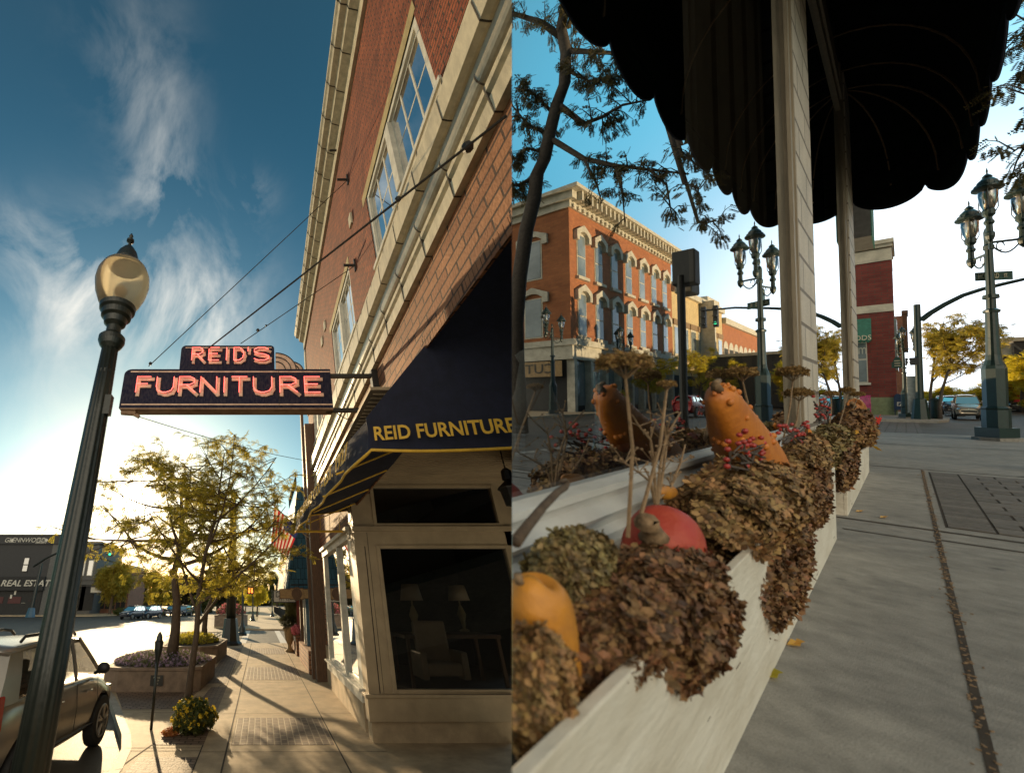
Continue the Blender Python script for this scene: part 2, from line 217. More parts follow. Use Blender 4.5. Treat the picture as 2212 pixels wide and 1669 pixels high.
# ------------------------------------------------------------------ mesh builder
ALL = []
class M:
    def __init__(s): s.v = []; s.f = []; s.m = []; s.k = 0
    def add(s, vs, fs):
        o = len(s.v); s.v += [tuple(map(float, p)) for p in vs]; s.f += [tuple(i + o for i in f) for f in fs]; s.m += [s.k] * len(fs); return s
    def box(s, x0, x1, y0, y1, z0, z1):
        return s.add([(x, y, z) for z in (z0, z1) for y in (y0, y1) for x in (x0, x1)], [(0, 2, 3, 1), (4, 5, 7, 6), (0, 1, 5, 4), (2, 6, 7, 3), (0, 4, 6, 2), (1, 3, 7, 5)])
    def rbox(s, c, size, rz=0, ry=0, rx=0):
        R = np.array((Matrix.Rotation(rz, 3, 'Z') @ Matrix.Rotation(ry, 3, 'Y') @ Matrix.Rotation(rx, 3, 'X')))
        h = np.array(size) / 2
        return s.add([np.array(c) + R @ (h * (x, y, z)) for z in (-1, 1) for y in (-1, 1) for x in (-1, 1)], [(0, 2, 3, 1), (4, 5, 7, 6), (0, 1, 5, 4), (2, 6, 7, 3), (0, 4, 6, 2), (1, 3, 7, 5)])
    def quad(s, *p): return s.add(p, [tuple(range(len(p)))])
    def prism(s, poly, ax, a, b):
        def P(u, v, t): return {0: (t, u, v), 1: (u, t, v), 2: (u, v, t)}[ax]
        n = len(poly); vs = [P(u, v, a) for u, v in poly] + [P(u, v, b) for u, v in poly]
        return s.add(vs, [tuple(range(n))[::-1], tuple(range(n, 2 * n))] + [(i, (i + 1) % n, n + (i + 1) % n, n + i) for i in range(n)])
    def tube(s, path, r, n=8, cap=True):
        path = [np.array(p, float) for p in path]; L = len(path)
        if not hasattr(r, '__len__'): r = [r] * L
        vs = []; prev = None
        for i, p in enumerate(path):
            t = path[min(i + 1, L - 1)] - path[max(i - 1, 0)]; t = t / (np.linalg.norm(t) + 1e-9)
            a = np.cross(t, prev if prev is not None else ((0, 0, 1) if abs(t[2]) < .9 else (1, 0, 0)))
            if prev is None: a = a / (np.linalg.norm(a) + 1e-9); u = a; 
            else: u = prev - t * (prev @ t); u = u / (np.linalg.norm(u) + 1e-9)
            prev = u; w_ = np.cross(t, u)
            vs += [p + r[i] * (math.cos(q) * u + math.sin(q) * w_) for q in (2 * math.pi * k / n for k in range(n))]
        fs = [(i * n + k, i * n + (k + 1) % n, (i + 1) * n + (k + 1) % n, (i + 1) * n + k) for i in range(L - 1) for k in range(n)]
        if cap: fs += [tuple(range(n))[::-1], tuple(range((L - 1) * n, L * n))]
        return s.add(vs, fs)
    def lathe(s, prof, c=(0, 0, 0), n=24, sx=1, sy=1, flute=0, fn=0):
        vs = []
        for r, z in prof:
            for k in range(n):
                q = 2 * math.pi * k / n; rr = r * (1 + (flute * math.cos(q * fn) if fn else 0))
                vs.append((c[0] + rr * math.cos(q) * sx, c[1] + rr * math.sin(q) * sy, c[2] + z))
        L = len(prof); fs = [(i * n + k, i * n + (k + 1) % n, (i + 1) * n + (k + 1) % n, (i + 1) * n + k) for i in range(L - 1) for k in range(n)]
        fs += [tuple(range(n))[::-1], tuple(range((L - 1) * n, L * n))]
        return s.add(vs, fs)
    def ball(s, c, r, n=12, sz=1, rib=0, rn=0):
        rs = r if hasattr(r, '__len__') else (r, r, r * sz)
        vs = []; m = max(6, n * 2 // 3)
        for i in range(m + 1):
            a = math.pi * i / m
            for k in range(n):
                q = 2 * math.pi * k / n; w_ = 1 + (rib * abs(math.sin(q * rn / 2)) - rib if rn else 0)
                vs.append((c[0] + rs[0] * w_ * math.sin(a) * math.cos(q), c[1] + rs[1] * w_ * math.sin(a) * math.sin(q), c[2] - rs[2] * math.cos(a)))
        return s.add(vs, [(i * n + k, i * n + (k + 1) % n, (i + 1) * n + (k + 1) % n, (i + 1) * n + k) for i in range(m) for k in range(n)])
    def build(s, name, mats, parent=None, world='A', smooth=False, loc=None, bevel=0, absl=False):
        me = bpy.data.meshes.new(name)
        v = np.array(s.v)
        if parent is not None and absl: v = v - np.array(parent['_l'])
        me.from_pydata([tuple(p) for p in v], [], s.f)
        for m_ in (mats if isinstance(mats, (list, tuple)) else [mats]): me.materials.append(m_)
        me.polygons.foreach_set('material_index', s.m)
        if smooth:
            bm_ = bmesh.new(); bm_.from_mesh(me); bmesh.ops.remove_doubles(bm_, verts=bm_.verts, dist=1e-4); bm_.to_mesh(me); bm_.free()
        o = finish(me, name, parent, world, smooth, loc)
        if bevel:
            b = o.modifiers.new('Bevel', 'BEVEL'); b.width = bevel; b.segments = 2; b.limit_method = 'ANGLE'; b.angle_limit = .6
        return o
def finish(me, name, parent=None, world='A', smooth=False, loc=None):
    me.update()
    n = len(me.loops); co = np.empty(len(me.vertices) * 3); me.vertices.foreach_get('co', co); co = co.reshape(-1, 3)
    li = np.empty(n, int); me.loops.foreach_get('vertex_index', li)
    pn = np.empty(len(me.polygons) * 3); me.polygons.foreach_get('normal', pn); pn = np.abs(pn.reshape(-1, 3))
    tot = np.empty(len(me.polygons), int); me.polygons.foreach_get('loop_total', tot)
    ax = np.repeat(pn.argmax(1), tot); c = co[li]
    uv = np.where((ax == 0)[:, None], c[:, [1, 2]], np.where((ax == 1)[:, None], c[:, [0, 2]], c[:, [0, 1]]))
    lay = me.uv_layers.new(name='UVMap'); lay.data.foreach_set('uv', uv.ravel())
    if smooth: me.polygons.foreach_set('use_smooth', [True] * len(me.polygons))
    o = bpy.data.objects.new(name, me); scn.collection.objects.link(o)
    if parent is not None: o.parent = parent; o['_w'] = parent['_w']
    else:
        o['_w'] = world; l = (0, 0, 0) if loc is None else loc; o['_l'] = list(map(float, l)); o.matrix_world = WM[world] @ Matrix.Translation(Vector(l))
    ALL.append(o); return o
def tag(o, label, cat, group=None, kind=None):
    if label: o['label'] = label
    if cat: o['category'] = cat
    if group: o['group'] = group
    if kind: o['kind'] = kind
    return o
def thing(name, label, cat, loc=(0, 0, 0), world='A', group=None, rz=0, sc=1.0, cs=1.0):
    o = bpy.data.objects.new(name, None); scn.collection.objects.link(o); o.empty_display_size = .2
    o['_w'] = world; o['_l'] = list(map(float, loc)); o.matrix_world = WM[world] @ Matrix.Translation(Vector([float(q) for q in loc])) @ Matrix.Diagonal((cs, 1, 1, 1)) @ Matrix.Rotation(rz, 4, 'Z') @ Matrix.Scale(sc, 4)
    ALL.append(o); return tag(o, label, cat, group)
def copy_thing(o, loc, label=None, rz=0, sc=1.0, world=None, cs=1.0):
    def cp(x, par):
        c = x.copy(); scn.collection.objects.link(c); ALL.append(c)
        if par: c.parent = par; c.matrix_parent_inverse = x.matrix_parent_inverse.copy()
        for ch in [k for k in ALL if k.parent == x and k is not c]: cp(ch, c)
        return c
    r = cp(o, None); wd = world or o['_w']; r['_l'] = list(map(float, loc)); r['_w'] = wd
    r.matrix_world = WM[wd] @ Matrix.Translation(Vector([float(q) for q in loc])) @ Matrix.Diagonal((cs, 1, 1, 1)) @ Matrix.Rotation(rz, 4, 'Z') @ Matrix.Scale(sc, 4)
    if label: r['label'] = label
    return r
def struct(name, m, mt, world='A', **k):
    o = m.build(name, mt, world=world, **k); o['kind'] = 'structure'; return o
def text(s, size, mt, name='lettering', parent=None, world='A', M4=None, ext=.01, sx=1.0, off=0.0, align='CENTER', shear=0):
    cu = bpy.data.curves.new('t', 'FONT'); cu.body = s; cu.size = size; cu.extrude = ext; cu.offset = off; cu.align_x = align; cu.align_y = 'CENTER'; cu.shear = shear; cu.resolution_u = 3
    ob = bpy.data.objects.new('t', cu); me = bpy.data.meshes.new_from_object(ob); bpy.data.objects.remove(ob); bpy.data.curves.remove(cu)
    me.transform(Matrix.Diagonal((sx, 1, 1, 1))); me.transform(M4)
    if parent is not None: me.transform(Matrix.Translation(-Vector(parent['_l'])))
    me.materials.clear(); me.materials.append(mt)
    return finish(me, name, parent, world)
def frame_M(o, x, y):
    """matrix taking text xy plane to origin o with axes x, y"""
    x = Vector(x).normalized(); y = Vector(y).normalized(); z = x.cross(y)
    return Matrix(((x[0], y[0], z[0], o[0]), (x[1], y[1], z[1], o[1]), (x[2], y[2], z[2], o[2]), (0, 0, 0, 1)))
# ------------------------------------------------------------------ foliage
def rot_rand(n, up=None):
    q = rng.normal(size=(n, 4)); q /= np.linalg.norm(q, axis=1)[:, None]; a, b, c, d = q.T
    return np.stack([np.stack([1-2*(c*c+d*d), 2*(b*c-a*d), 2*(b*d+a*c)], -1), np.stack([2*(b*c+a*d), 1-2*(b*b+d*d), 2*(c*d-a*b)], -1), np.stack([2*(b*d-a*c), 2*(c*d+a*b), 1-2*(b*b+c*c)], -1)], -2)
def sprig(L, pairs=6, w=.22):
    vs = []; fs = []
    for i in range(pairs):
        t = (i + 1) / (pairs + .5) * L; ll = L * .34 * (1 - .35 * abs(i / pairs - .4)); 
        for sd in (-1, 1):
            b = len(vs); ww = ll * w
            vs += [(t, 0, 0), (t + ww, sd * ll * .5, .02 * L), (t + ww * .6, sd * ll, -.05 * L), (t - ww * .6, sd * ll * .5, .0)]; fs.append((b, b + 1, b + 2, b + 3))
    return np.array(vs), fs
def scatter(tv, tf, P, R, S):
    n = len(P); V = np.einsum('nij,kj->nki', R, tv) * S[:, None, None] + P[:, None, :]
    k = len(tv); Fa = (np.array(tf)[None] + (np.arange(n) * k)[:, None, None])
    return V.reshape(-1, 3), Fa.reshape(-1, np.array(tf).shape[1])
def np_mesh(name, V, Fa, mt, parent, world='A', smooth=False, loc=None):
    me = bpy.data.meshes.new(name); me.from_pydata(V.tolist(), [], Fa.tolist())
    for m_ in (mt if isinstance(mt, (list, tuple)) else [mt]): me.materials.append(m_)
    return finish(me, name, parent, world, smooth, loc)
def droop_frames(D, jit=.5, down=.55):
    D = D + rng.normal(size=D.shape) * jit; D[:, 2] -= down; D /= np.linalg.norm(D, axis=1)[:, None]
    u = np.cross(D, np.array([0, 0, 1.])); u /= (np.linalg.norm(u, axis=1)[:, None] + 1e-6)
    u = u + rng.normal(size=u.shape) * .35; u -= D * (u * D).sum(1)[:, None]; u /= np.linalg.norm(u, axis=1)[:, None]
    return np.stack([D, u, np.cross(D, u)], -1)
def tree(label, loc, crown, rad, r0, world='A', n1=9, n2=6, n3=4, leaf=.16, per=7, lm='leafA', bark='bark', seed=1, fork=.35, group=None, lean=(0, 0), name='locust_tree', cat='tree', down=.55, pairs=6, thick=1., void=None):
    R = random.Random(seed); t = thing(name, label, cat, loc, world, group)
    c = np.array(crown, float); rad = np.array(rad, float); top = np.array([c[0] * 1.0, c[1] * 1.0, c[2] + rad[2] * .55])
    m = M(); K_ = 7; pts = []
    for i in range(K_ + 1):
        q = i / K_; p = np.array([lean[0] * q + c[0] * q * q, lean[1] * q + c[1] * q * q, top[2] * q]) + np.array([R.uniform(-1, 1), R.uniform(-1, 1), 0]) * .05 * (i > 0) * rad[0] * .5
        pts.append(p)
    m.tube(pts, [r0 * (1.15 if i == 0 else 1) * (1 - .8 * i / K_) for i in range(K_ + 1)], 9)
    def along(path, q):
        f = q * (len(path) - 1); i = min(int(f), len(path) - 2); return path[i] + (path[i + 1] - path[i]) * (f - i)
    def rp():
        while True:
            d = np.array([R.uniform(-1, 1) for _ in range(3)])
            if .2 < np.linalg.norm(d) <= 1: return d
    P = []; D = []
    def branch(a, b, r, sag=.12, n=5):
        mid = (a + b) / 2 + np.array([0, 0, -sag * np.linalg.norm(b - a)]) + np.array([R.uniform(-1, 1) for _ in range(3)]) * .10 * np.linalg.norm(b - a)
        path = [a * (1 - q) ** 2 + 2 * mid * q * (1 - q) + b * q * q for q in (i / n for i in range(n + 1))]
        m.tube(path, [r * (1 - .75 * i / n) for i in range(n + 1)], 5 if r < .05 else 6, cap=False); return path
    br = M()
    for i in range(n1):
        q = fork + (1 - fork) * (i + .3) / n1 * .98; a = along(pts, q); d = rp(); d /= np.linalg.norm(d); d[2] = abs(d[2]) * .6 if i > n1 * .4 else d[2] * .6
        ang = i * 2.4 + R.random(); d[0], d[1] = math.cos(ang) * math.hypot(d[0], d[1]), math.sin(ang) * math.hypot(d[0], d[1])
        dn = d / np.linalg.norm(d); b = c + dn * rad * R.uniform(.75, 1.0)
        r = r0 * .42 * thick * (1.1 - .6 * i / n1); p1 = branch(a, b, r)
        for j in range(n2):
            a2 = along(p1, R.uniform(.25, 1)); b2 = a2 + rp() * rad * .45; b2 = c + np.clip((b2 - c) / rad, -1, 1) * rad; 
            p2 = branch(a2, b2, r * .4, .05, 4)
            for k in range(n3):
                a3 = along(p2, R.uniform(.2, 1)); dd = rp() * rad * .2; dd[2] = dd[2] * .5; b3 = a3 + dd
                p3 = branch(a3, b3, max(r * .14, .006), .0, 2)
                for l in range(per):
                    qq = R.uniform(.1, 1.05); P.append(along(p3, min(qq, .999)) if qq < 1 else b3); D.append((b3 - a3) / (np.linalg.norm(b3 - a3) + 1e-6))
            
    m.build('trunk', K[bark], t, smooth=True)
    P = np.array(P); D = np.array(D)
    if void is not None:
        vc = np.array(void[0]) - np.array(loc); keep = np.linalg.norm(P - vc, axis=1) > void[1]; P, D = P[keep], D[keep]
    S = rng.uniform(.65, 1.25, len(P)) * leaf
    tv, tf = sprig(1.0, pairs); V, Fa = scatter(tv, tf, P, droop_frames(D, .6, down), S)
    np_mesh('crown', V, Fa, K[lm], t)
    return t
def clump_mesh(V_c, rad, n, size, surf=.75, flat=0):
    d = rng.normal(size=(n, 3)); d /= np.linalg.norm(d, axis=1)[:, None]; rr = surf + (1 - surf) * rng.random(n) ** .6
    lump = 1 + .10 * np.sin(d[:, 0] * 7 + d[:, 2] * 5) + .08 * np.sin(d[:, 1] * 11 + 2)
    P = np.array(V_c) + d * rr[:, None] * np.array(rad) * lump[:, None]
    N_ = d / np.array(rad); N_ += rng.normal(size=N_.shape) * .35 * np.linalg.norm(N_, axis=1)[:, None]; N_ /= np.linalg.norm(N_, axis=1)[:, None]
    u = np.cross(N_, rng.normal(size=N_.shape)); u /= np.linalg.norm(u, axis=1)[:, None]
    R_ = np.stack([u, np.cross(N_, u), N_], -1); S = rng.uniform(.45, 1.5, n) * size
    return P, R_, S
def floret(n_=4):
    vs = []; fs = []
    for k in range(4):
        a = k * math.pi / 2; c, s_ = math.cos(a), math.sin(a); b = len(vs)
        for x, y, z in ((.06, 0, 0), (.45, -.36, .10), (.98, -.16, .34), (.92, .22, .26), (.42, .34, .20)): vs.append((x * c - y * s_, x * s_ + y * c, z))
        fs.append((b, b + 1, b + 2, b + 3, b + 4))
    return np.array(vs), fs
FLO = floret()
# =================================================================== STREET A: setting
def SA(name, m, mt, **k): return struct(name, m, mt, 'A', **k)
m = M(); m.quad((-400, -8, -.12), (500, -8, -.12), (500, 700, -.12), (-400, 700, -.12)); SA('road', m, K['asphalt'])
# near pavement: a bump-out with a curved kerb
edge = [(-2.0, -3), (-2.0, 7.4), (-2.12, 8.3), (-2.35, 9.1), (-2.7, 10.0), (-3.0, 10.8), (-3.6, 12.3), (-4.6, 14.4), (-5.2, 16.5), (-5.0, 20), (-4.2, 24), (-3.0, 26.6), (-2.0, 27.2)]
poly = edge + [(2.4, 27.2), (14, 27.2), (14, -3)]
m = M(); m.prism(poly, 2, -.3, 0); SA('sidewalk', m, K['walk'])
m = M()
for (x0, y0), (x1, y1) in zip(edge[:-1], edge[1:]):
    d = np.array([x1 - x0, y1 - y0]); n_ = np.array([-d[1], d[0]]) / np.linalg.norm(d)
    a, b = np.array([x0, y0]), np.array([x1, y1]); q = [a - n_ * .14, b - n_ * .14, b + n_ * .012, a + n_ * .012]
    m.prism([tuple(p) for p in q], 2, -.13, .005)
SA('kerb', m, K['curb'])
m = M(); m.prism([(-.1, 41), (-4.3, 45), (-4.6, 52), (-3.2, 58), (-2.5, 200), (60, 200), (60, 41)], 2, -.3, 0); SA('far_sidewalk', m, K['walk'])
m = M(); m.quad((2.0, 46, .02), (30, 46, .02), (60, 190, .02), (2.6, 190, .02)); SA('lawn', m, K['lawn'])
m = M(); m.quad((-3.1, 60, .02), (-.4, 60, .02), (-.2, 190, .02), (-2.5, 190, .02)); SA('lawn', m, K['lawn'])
# crosswalk stripes and road lines
m = M(); m.quad((-1.25, 28.2, -.113), (-.85, 28.2, -.113), (-.85, 40.5, -.113), (-1.25, 40.5, -.113)); m.quad((1.15, 28.2, -.113), (1.55, 28.2, -.113), (1.55, 40.5, -.113), (1.15, 40.5, -.113))
m.quad((-12, 27.4, -.113), (-5.4, 26.2, -.113), (-5.4, 25.9, -.113), (-12, 27.1, -.113)); m.quad((-30, 33.4, -.113), (-6, 32, -.113), (-6, 31.7, -.113), (-30, 33.1, -.113)); SA('road_markings', m, K['stripe'])
# paver panels flush in the pavement
m = M()
for x0, x1, y0, y1 in ((-.46, 1.16, 8.5, 10.25), (-.45, 1.16, 14.75, 17.45), (-.45, 1.12, 21.6, 24.2)): m.box(x0, x1, y0, y1, -.01, .004)
SA('paver_panel', m, K['paverH'])
m = M()
m.prism([(-1.9, 4.6), (-.92, 4.6), (-.92, 7.9), (-1.75, 7.9), (-1.85, 6.5)], 2, -.01, .004)
m.prism([(-1.72, 8.5), (-.9, 8.5), (-.9, 13.6), (-1.3, 13.6), (-1.45, 10.5)], 2, -.01, .004)
m.prism([(-2.9, 11.0), (-1.75, 11.0), (-1.45, 14.4), (-4.2, 14.4), (-3.5, 12.6)], 2, -.01, .004)
m.prism([(-1.55, 14.2), (-.95, 14.2), (-.95, 24.2), (-1.5, 24.2)], 2, -.01, .004); SA('paver_strip', m, K['paver'])
m = M()
def jl(x0, y0, x1, y1, w_=.018, z=.0035):
    d = np.array([x1 - x0, y1 - y0]); n_ = np.array([-d[1], d[0]]) / np.linalg.norm(d) * w_ / 2
    m.quad((x0 - n_[0], y0 - n_[1], z), (x1 - n_[0], y1 - n_[1], z), (x1 + n_[0], y1 + n_[1], z), (x0 + n_[0], y0 + n_[1], z))
jl(-.53, -2, -.5, 27, .025); jl(1.19, -2, 1.19, 27, .022); jl(-.9, -2, -.92, 27, .02)
for y in (4.0, 5.9, 8.15, 10.6, 12.9, 14.4, 17.8, 19.6, 21.3, 24.5, 26.2): jl(-.9, y, 1.9, y + .02, .014)
for y in (8.2, 8.35, 10.7): jl(-2.4 if y > 8.3 else -2.1, y, -.9, y, .014)
jl(-1.95, 7.3, -1.3, 10.6, .02); jl(-3.2, 10.9, -1.3, 10.9, .014); jl(-1.6, 10.9, -1.0, 14.3, .016)
SA('sidewalk_joints', m, K['joint'])
# =================================================================== furniture store (brick building on the right)
XW = 1.9
rb = thing('brick_building', 'two-storey red brick furniture store with cream stone cornices, right side of the street', 'building', (XW, 9, 0), 'A')
def part(name, m, mt, par=rb, **k): return m.build(name, mt, par, absl=True, **k)
wins = [(2.6, 5.3), (7.0, 9.5), (11.9, 14.2)]
m = M(); m.box(XW, XW + .35, -1, 15.6, 8.5, 12.0); yy = -1
for a, b in wins: m.box(XW, XW + .35, yy, a, 6.9, 8.5); yy = b
m.box(XW, XW + .35, yy, 15.6, 6.9, 8.5); part('wall', m, K['redbrick'])
m = M(); m.prism([(1.0, 4.4), (3.18, 4.54), (4.2, 4.62), (4.2, 3.85), (9.2, 3.7), (9.2, 3.3), (13.15, 3.3), (13.15, 0.9), (14.3, .9), (14.3, 3.0), (15.6, 3.0), (15.6, 5.5), (1.0, 5.5)], 0, XW, XW + .03); part('lower_wall', m, K['tanbrick'])
m = M()
for i in range(40):
    y = 1.3 + i * .075
    if y < 7.2: zb = 4.4 + (y - 1) * .064; m.rbox((XW - .002, y, zb + .07), (.012, .068, .15))
part('soldier_course', m, K['tanbrick'])
m = M(); m.box(XW - .02, XW + .35, 13.1, 14.35, 0, .9); part('pier_base', m, K['walk'])
prof = [(1.95, 11.55), (1.83, 11.55), (1.83, 11.9), (1.66, 11.98), (1.64, 12.12), (1.52, 12.16), (1.50, 12.26), (1.46, 12.30), (1.46, 12.42), (1.95, 12.5)]
m = M(); m.prism(prof, 1, -1, 15.4); part('roof_cornice', m, K['cream'])
m = M(); y = 0.3
while y < 15.3:
    m.prism([(a - .004 * (a < 1.94), b - .004) for a, b in prof[2:]], 1, y, y + .018); y += .72
part('cornice_joints', m, K['grime'])
m = M(); m.box(1.86, 1.96, 15.35, 15.62, 8.6, 11.55); part('corner_quoin', m, K['cream'])
m = M(); m.prism([(1.95, 6.84), (1.86, 6.78), (1.84, 6.62), (1.80, 6.58), (1.765, 6.48), (1.74, 6.42), (1.74, 6.12), (1.80, 6.10), (1.95, 6.10)], 1, -1, 15.5); part('band_cornice', m, K['cream'])
m = M(); m.prism([(1.95, 6.10), (1.83, 6.10), (1.88, 5.98), (1.95, 5.98)], 1, -1, 15.5)
m.prism([(1.88 + .10 * math.cos(q), 5.88 + .10 * math.sin(q)) for q in (math.pi / 2 + math.pi * k / 10 for k in range(11))], 1, -1, 15.5); part('cornice_roll', m, K['cream2'], smooth=False)
m = M(); m.prism([(1.95, 5.78), (1.85, 5.78), (1.82, 5.74), (1.82, 5.68), (1.86, 5.65), (1.83, 5.60), (1.83, 5.42), (1.95, 5.42)], 1, -1, 15.5); part('string_course', m, K['cream'])
m = M(); y = .9
while y < 15.3:
    m.prism([(1.95, 6.845), (1.856, 6.785), (1.836, 6.615), (1.761, 6.485), (1.736, 6.42), (1.736, 6.116), (1.80, 6.096), (1.95, 6.096)], 1, y, y + .014)
    m.prism([(1.88 + .104 * math.cos(q), 5.88 + .104 * math.sin(q)) for q in (math.pi / 2 + math.pi * k / 8 for k in range(9))], 1, y + .3, y + .314)
    m.prism([(1.95, 5.784), (1.816, 5.745), (1.826, 5.416), (1.95, 5.416)], 1, y + .3, y + .314); y += .78
part('stone_joints', m, K['grime'])
for a, b in wins:
    m = M(); m.box(XW - .006, XW + .2, a - .05, b + .2, 8.5, 8.72); part('lintel', m, K['stone'])
    f = M(); x0, x1 = 1.945, 1.99
    f.box(x0 - .03, x1, a, a + .10, 6.95, 8.5); f.box(x0 - .03, x1, b - .10, b, 6.95, 8.5); f.box(x0 - .03, x1, a + .1, b - .1, 6.95, 7.07); f.box(x0 - .03, x1, a + .1, b - .1, 8.40, 8.5)
    mid = (a + b) / 2; f.box(x0 - .06, x1, mid - .08, mid + .08, 7.07, 8.40)
    for s0, s1 in ((a + .1, mid - .08), (mid + .08, b - .1)):
        f.box(x0 + .01, x1, s0, s0 + .05, 7.07, 8.40); f.box(x0 + .01, x1, s1 - .05, s1, 7.07, 8.40); f.box(x0 + .01, x1, s0 + .05, s1 - .05, 7.07, 7.12); f.box(x0 + .01, x1, s0 + .05, s1 - .05, 8.35, 8.40)
        for k in (1, 2): yk = s0 + (s1 - s0) * k / 3; f.box(x0 + .02, x1, yk - .018, yk + .018, 7.12, 8.35)
        f.box(x0 + .025, x1 - .01, s0 + .05, s1 - .05, 7.72, 7.755)
    fo = part('window', f, K['frame']); g = M(); g.quad((1.972, a, 6.95), (1.972, b, 6.95), (1.972, b, 8.5), (1.972, a, 8.5)); part('pane', g, K['winglass'], par=rb).parent = fo
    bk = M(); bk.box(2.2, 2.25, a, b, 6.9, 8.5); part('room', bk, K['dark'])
    sl_ = M(); sl_.box(XW - .03, 2.0, a - .1, b + .08, 6.88, 6.95); part('sill', sl_, K['frame'])
for y, z in ((6.35, 9.1), (10.3, 9.2), (11.0, 9.1)):
    m = M(); m.box(XW - .04, XW + .02, y - .09, y + .09, z - .13, z + .16); part('stone_block', m, K['cream'])
# storefront side bay
m = M(); m.box(1.82, 2.0, 9.25, 13.2, 0, .45); part('bulkhead', m, K['walk'])
f = M(); f.box(1.76, 2.02, 9.0, 13.3, .45, .62); f.box(1.70, 2.02, 8.9, 13.35, .62, .665); f.box(1.80, 1.9, 9.0, 9.34, .665, 3.15); f.box(1.80, 1.9, 13.0, 13.22, .665, 3.15); f.box(1.79, 1.9, 10.62, 10.78, .665, 3.15)
f.box(1.78, 1.95, 9.0, 13.2, 3.15, 3.30); f.box(1.72, 1.95, 9.0, 13.25, 3.30, 3.38); f.box(1.83, 1.9, 9.34, 10.62, .665, .72); f.box(1.83, 1.9, 10.78, 13.0, .665, .72)
bay = part('bay_frame', f, K['frame'], bevel=.006)
g = M(); g.quad((1.86, 9.3, .66), (1.86, 13.05, .66), (1.86, 13.05, 3.16), (1.86, 9.3, 3.16)); part('bay_glass', g, K['sideglass'])
# storefront front, facing us
f = M(); f.box(1.80, 2.20, 8.6, 9.0, .62, 3.95); f.box(2.2, 6.2, 8.6, 8.75, 2.97, 3.3); f.box(2.2, 6.2, 8.6, 8.75, 4.12, 4.3); f.box(4.72, 6.2, 8.6, 8.75, 0.6, 4.12); part('front_wall', f, K['beige'])
f = M(); f.box(1.76, 6.2, 8.53, 8.8, .28, .60); f.box(1.72, 6.2, 8.50, 8.8, .60, .645); part('sill_board', f, K['beige'], bevel=.006)
f = M(); f.box(1.80, 6.2, 8.60, 8.9, 0, .28); part('plinth', f, K['walk'])
f = M(); f.box(1.76, 6.2, 8.52, 8.6, 3.22, 3.31); part('ledge', f, K['beige'], bevel=.006)
f = M()
for x0, x1, z0, z1 in ((2.2, 4.72, .645, 2.97), (2.2, 4.72, 3.31, 4.12)):
    f.box(x0, x0 + .07, 8.57, 8.70, z0, z1); f.box(x1 - .07, x1, 8.57, 8.70, z0, z1); f.box(x0 + .07, x1 - .07, 8.57, 8.70, z0, z0 + .06); f.box(x0 + .07, x1 - .07, 8.57, 8.70, z1 - .06, z1)
part('front_frames', f, K['beige'], bevel=.005)
f = M(); f.box(1.98, 1.994, 8.594, 8.6, .65, 2.95); f.box(2.05, 2.055, 8.594, 8.6, .65, 3.2); part('pilaster_groove', f, K['grime'])
g = M(); g.quad((2.25, 8.64, .68), (4.7, 8.64, .68), (4.7, 8.64, 2.94), (2.25, 8.64, 2.94)); g.quad((2.25, 8.64, 3.36), (4.7, 8.64, 3.36), (4.7, 8.64, 4.08), (2.25, 8.64, 4.08)); part('front_glass', g, K['shopglass'])
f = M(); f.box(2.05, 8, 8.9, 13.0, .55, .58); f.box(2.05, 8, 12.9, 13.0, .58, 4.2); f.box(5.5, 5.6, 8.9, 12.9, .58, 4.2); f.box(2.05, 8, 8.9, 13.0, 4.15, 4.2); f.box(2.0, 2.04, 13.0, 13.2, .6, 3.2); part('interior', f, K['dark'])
f = M(); f.box(1.3, 6.2, 4.5, 8.6, 4.24, 4.28)
for i in range(34): f.box(1.35, 6.2, 4.6 + i * .118, 4.61 + i * .118, 4.225, 4.24)
part('porch_ceiling', f, K['beige'])
# furniture inside
def table_lamp(loc, label):
    t = thing('table_lamp', label, 'lamp', loc, 'A', 'table lamps in the shop window')
    m = M(); m.lathe([(.09, 0), (.1, .03), (.03, .06), (.05, .2), (.09, .32), (.04, .45), (.015, .5), (.015, .66)], n=14); m.build('lamp_base', K['stone'], t, smooth=True)
    m = M(); m.lathe([(.22, .58), (.16, .88)], n=20); m.build('lamp_shade', K['beige'], t, smooth=True); return t
for p, l in (((3.05, 9.6, 1.45), 'table lamp with a drum shade left in the big shop window'), ((4.3, 10.3, 1.45), 'table lamp farther right and deeper in the big shop window')): table_lamp(p, l)
t = thing('side_table', 'dark side table holding the lamps behind the shop window', 'table', (3.6, 9.9, .58), 'A')
m = M(); m.box(-.85, 1.0, -.5, .6, .80, .86); m.build('tabletop', K['wood'], t)
for x in (-.8, .93):
    for y in (-.45, .53): m = M(); m.box(x, x + .06, y, y + .06, 0, .8); m.build('leg', K['wood'], t)
t = thing('armchair', 'pale upholstered armchair in the big shop window', 'chair', (3.25, 9.15, .58), 'A')
m = M(); m.rbox((0, 0, .36), (.62, .55, .2)); m.build('seat', K['beige'], t, bevel=.04); m = M(); m.rbox((0, .28, .75), (.62, .14, .7), rx=-.12); m.build('backrest', K['beige'], t, bevel=.04)
for x in (-.36, .36): m = M(); m.rbox((x, 0, .42), (.12, .6, .42)); m.build('armrest', K['beige'], t, bevel=.03)
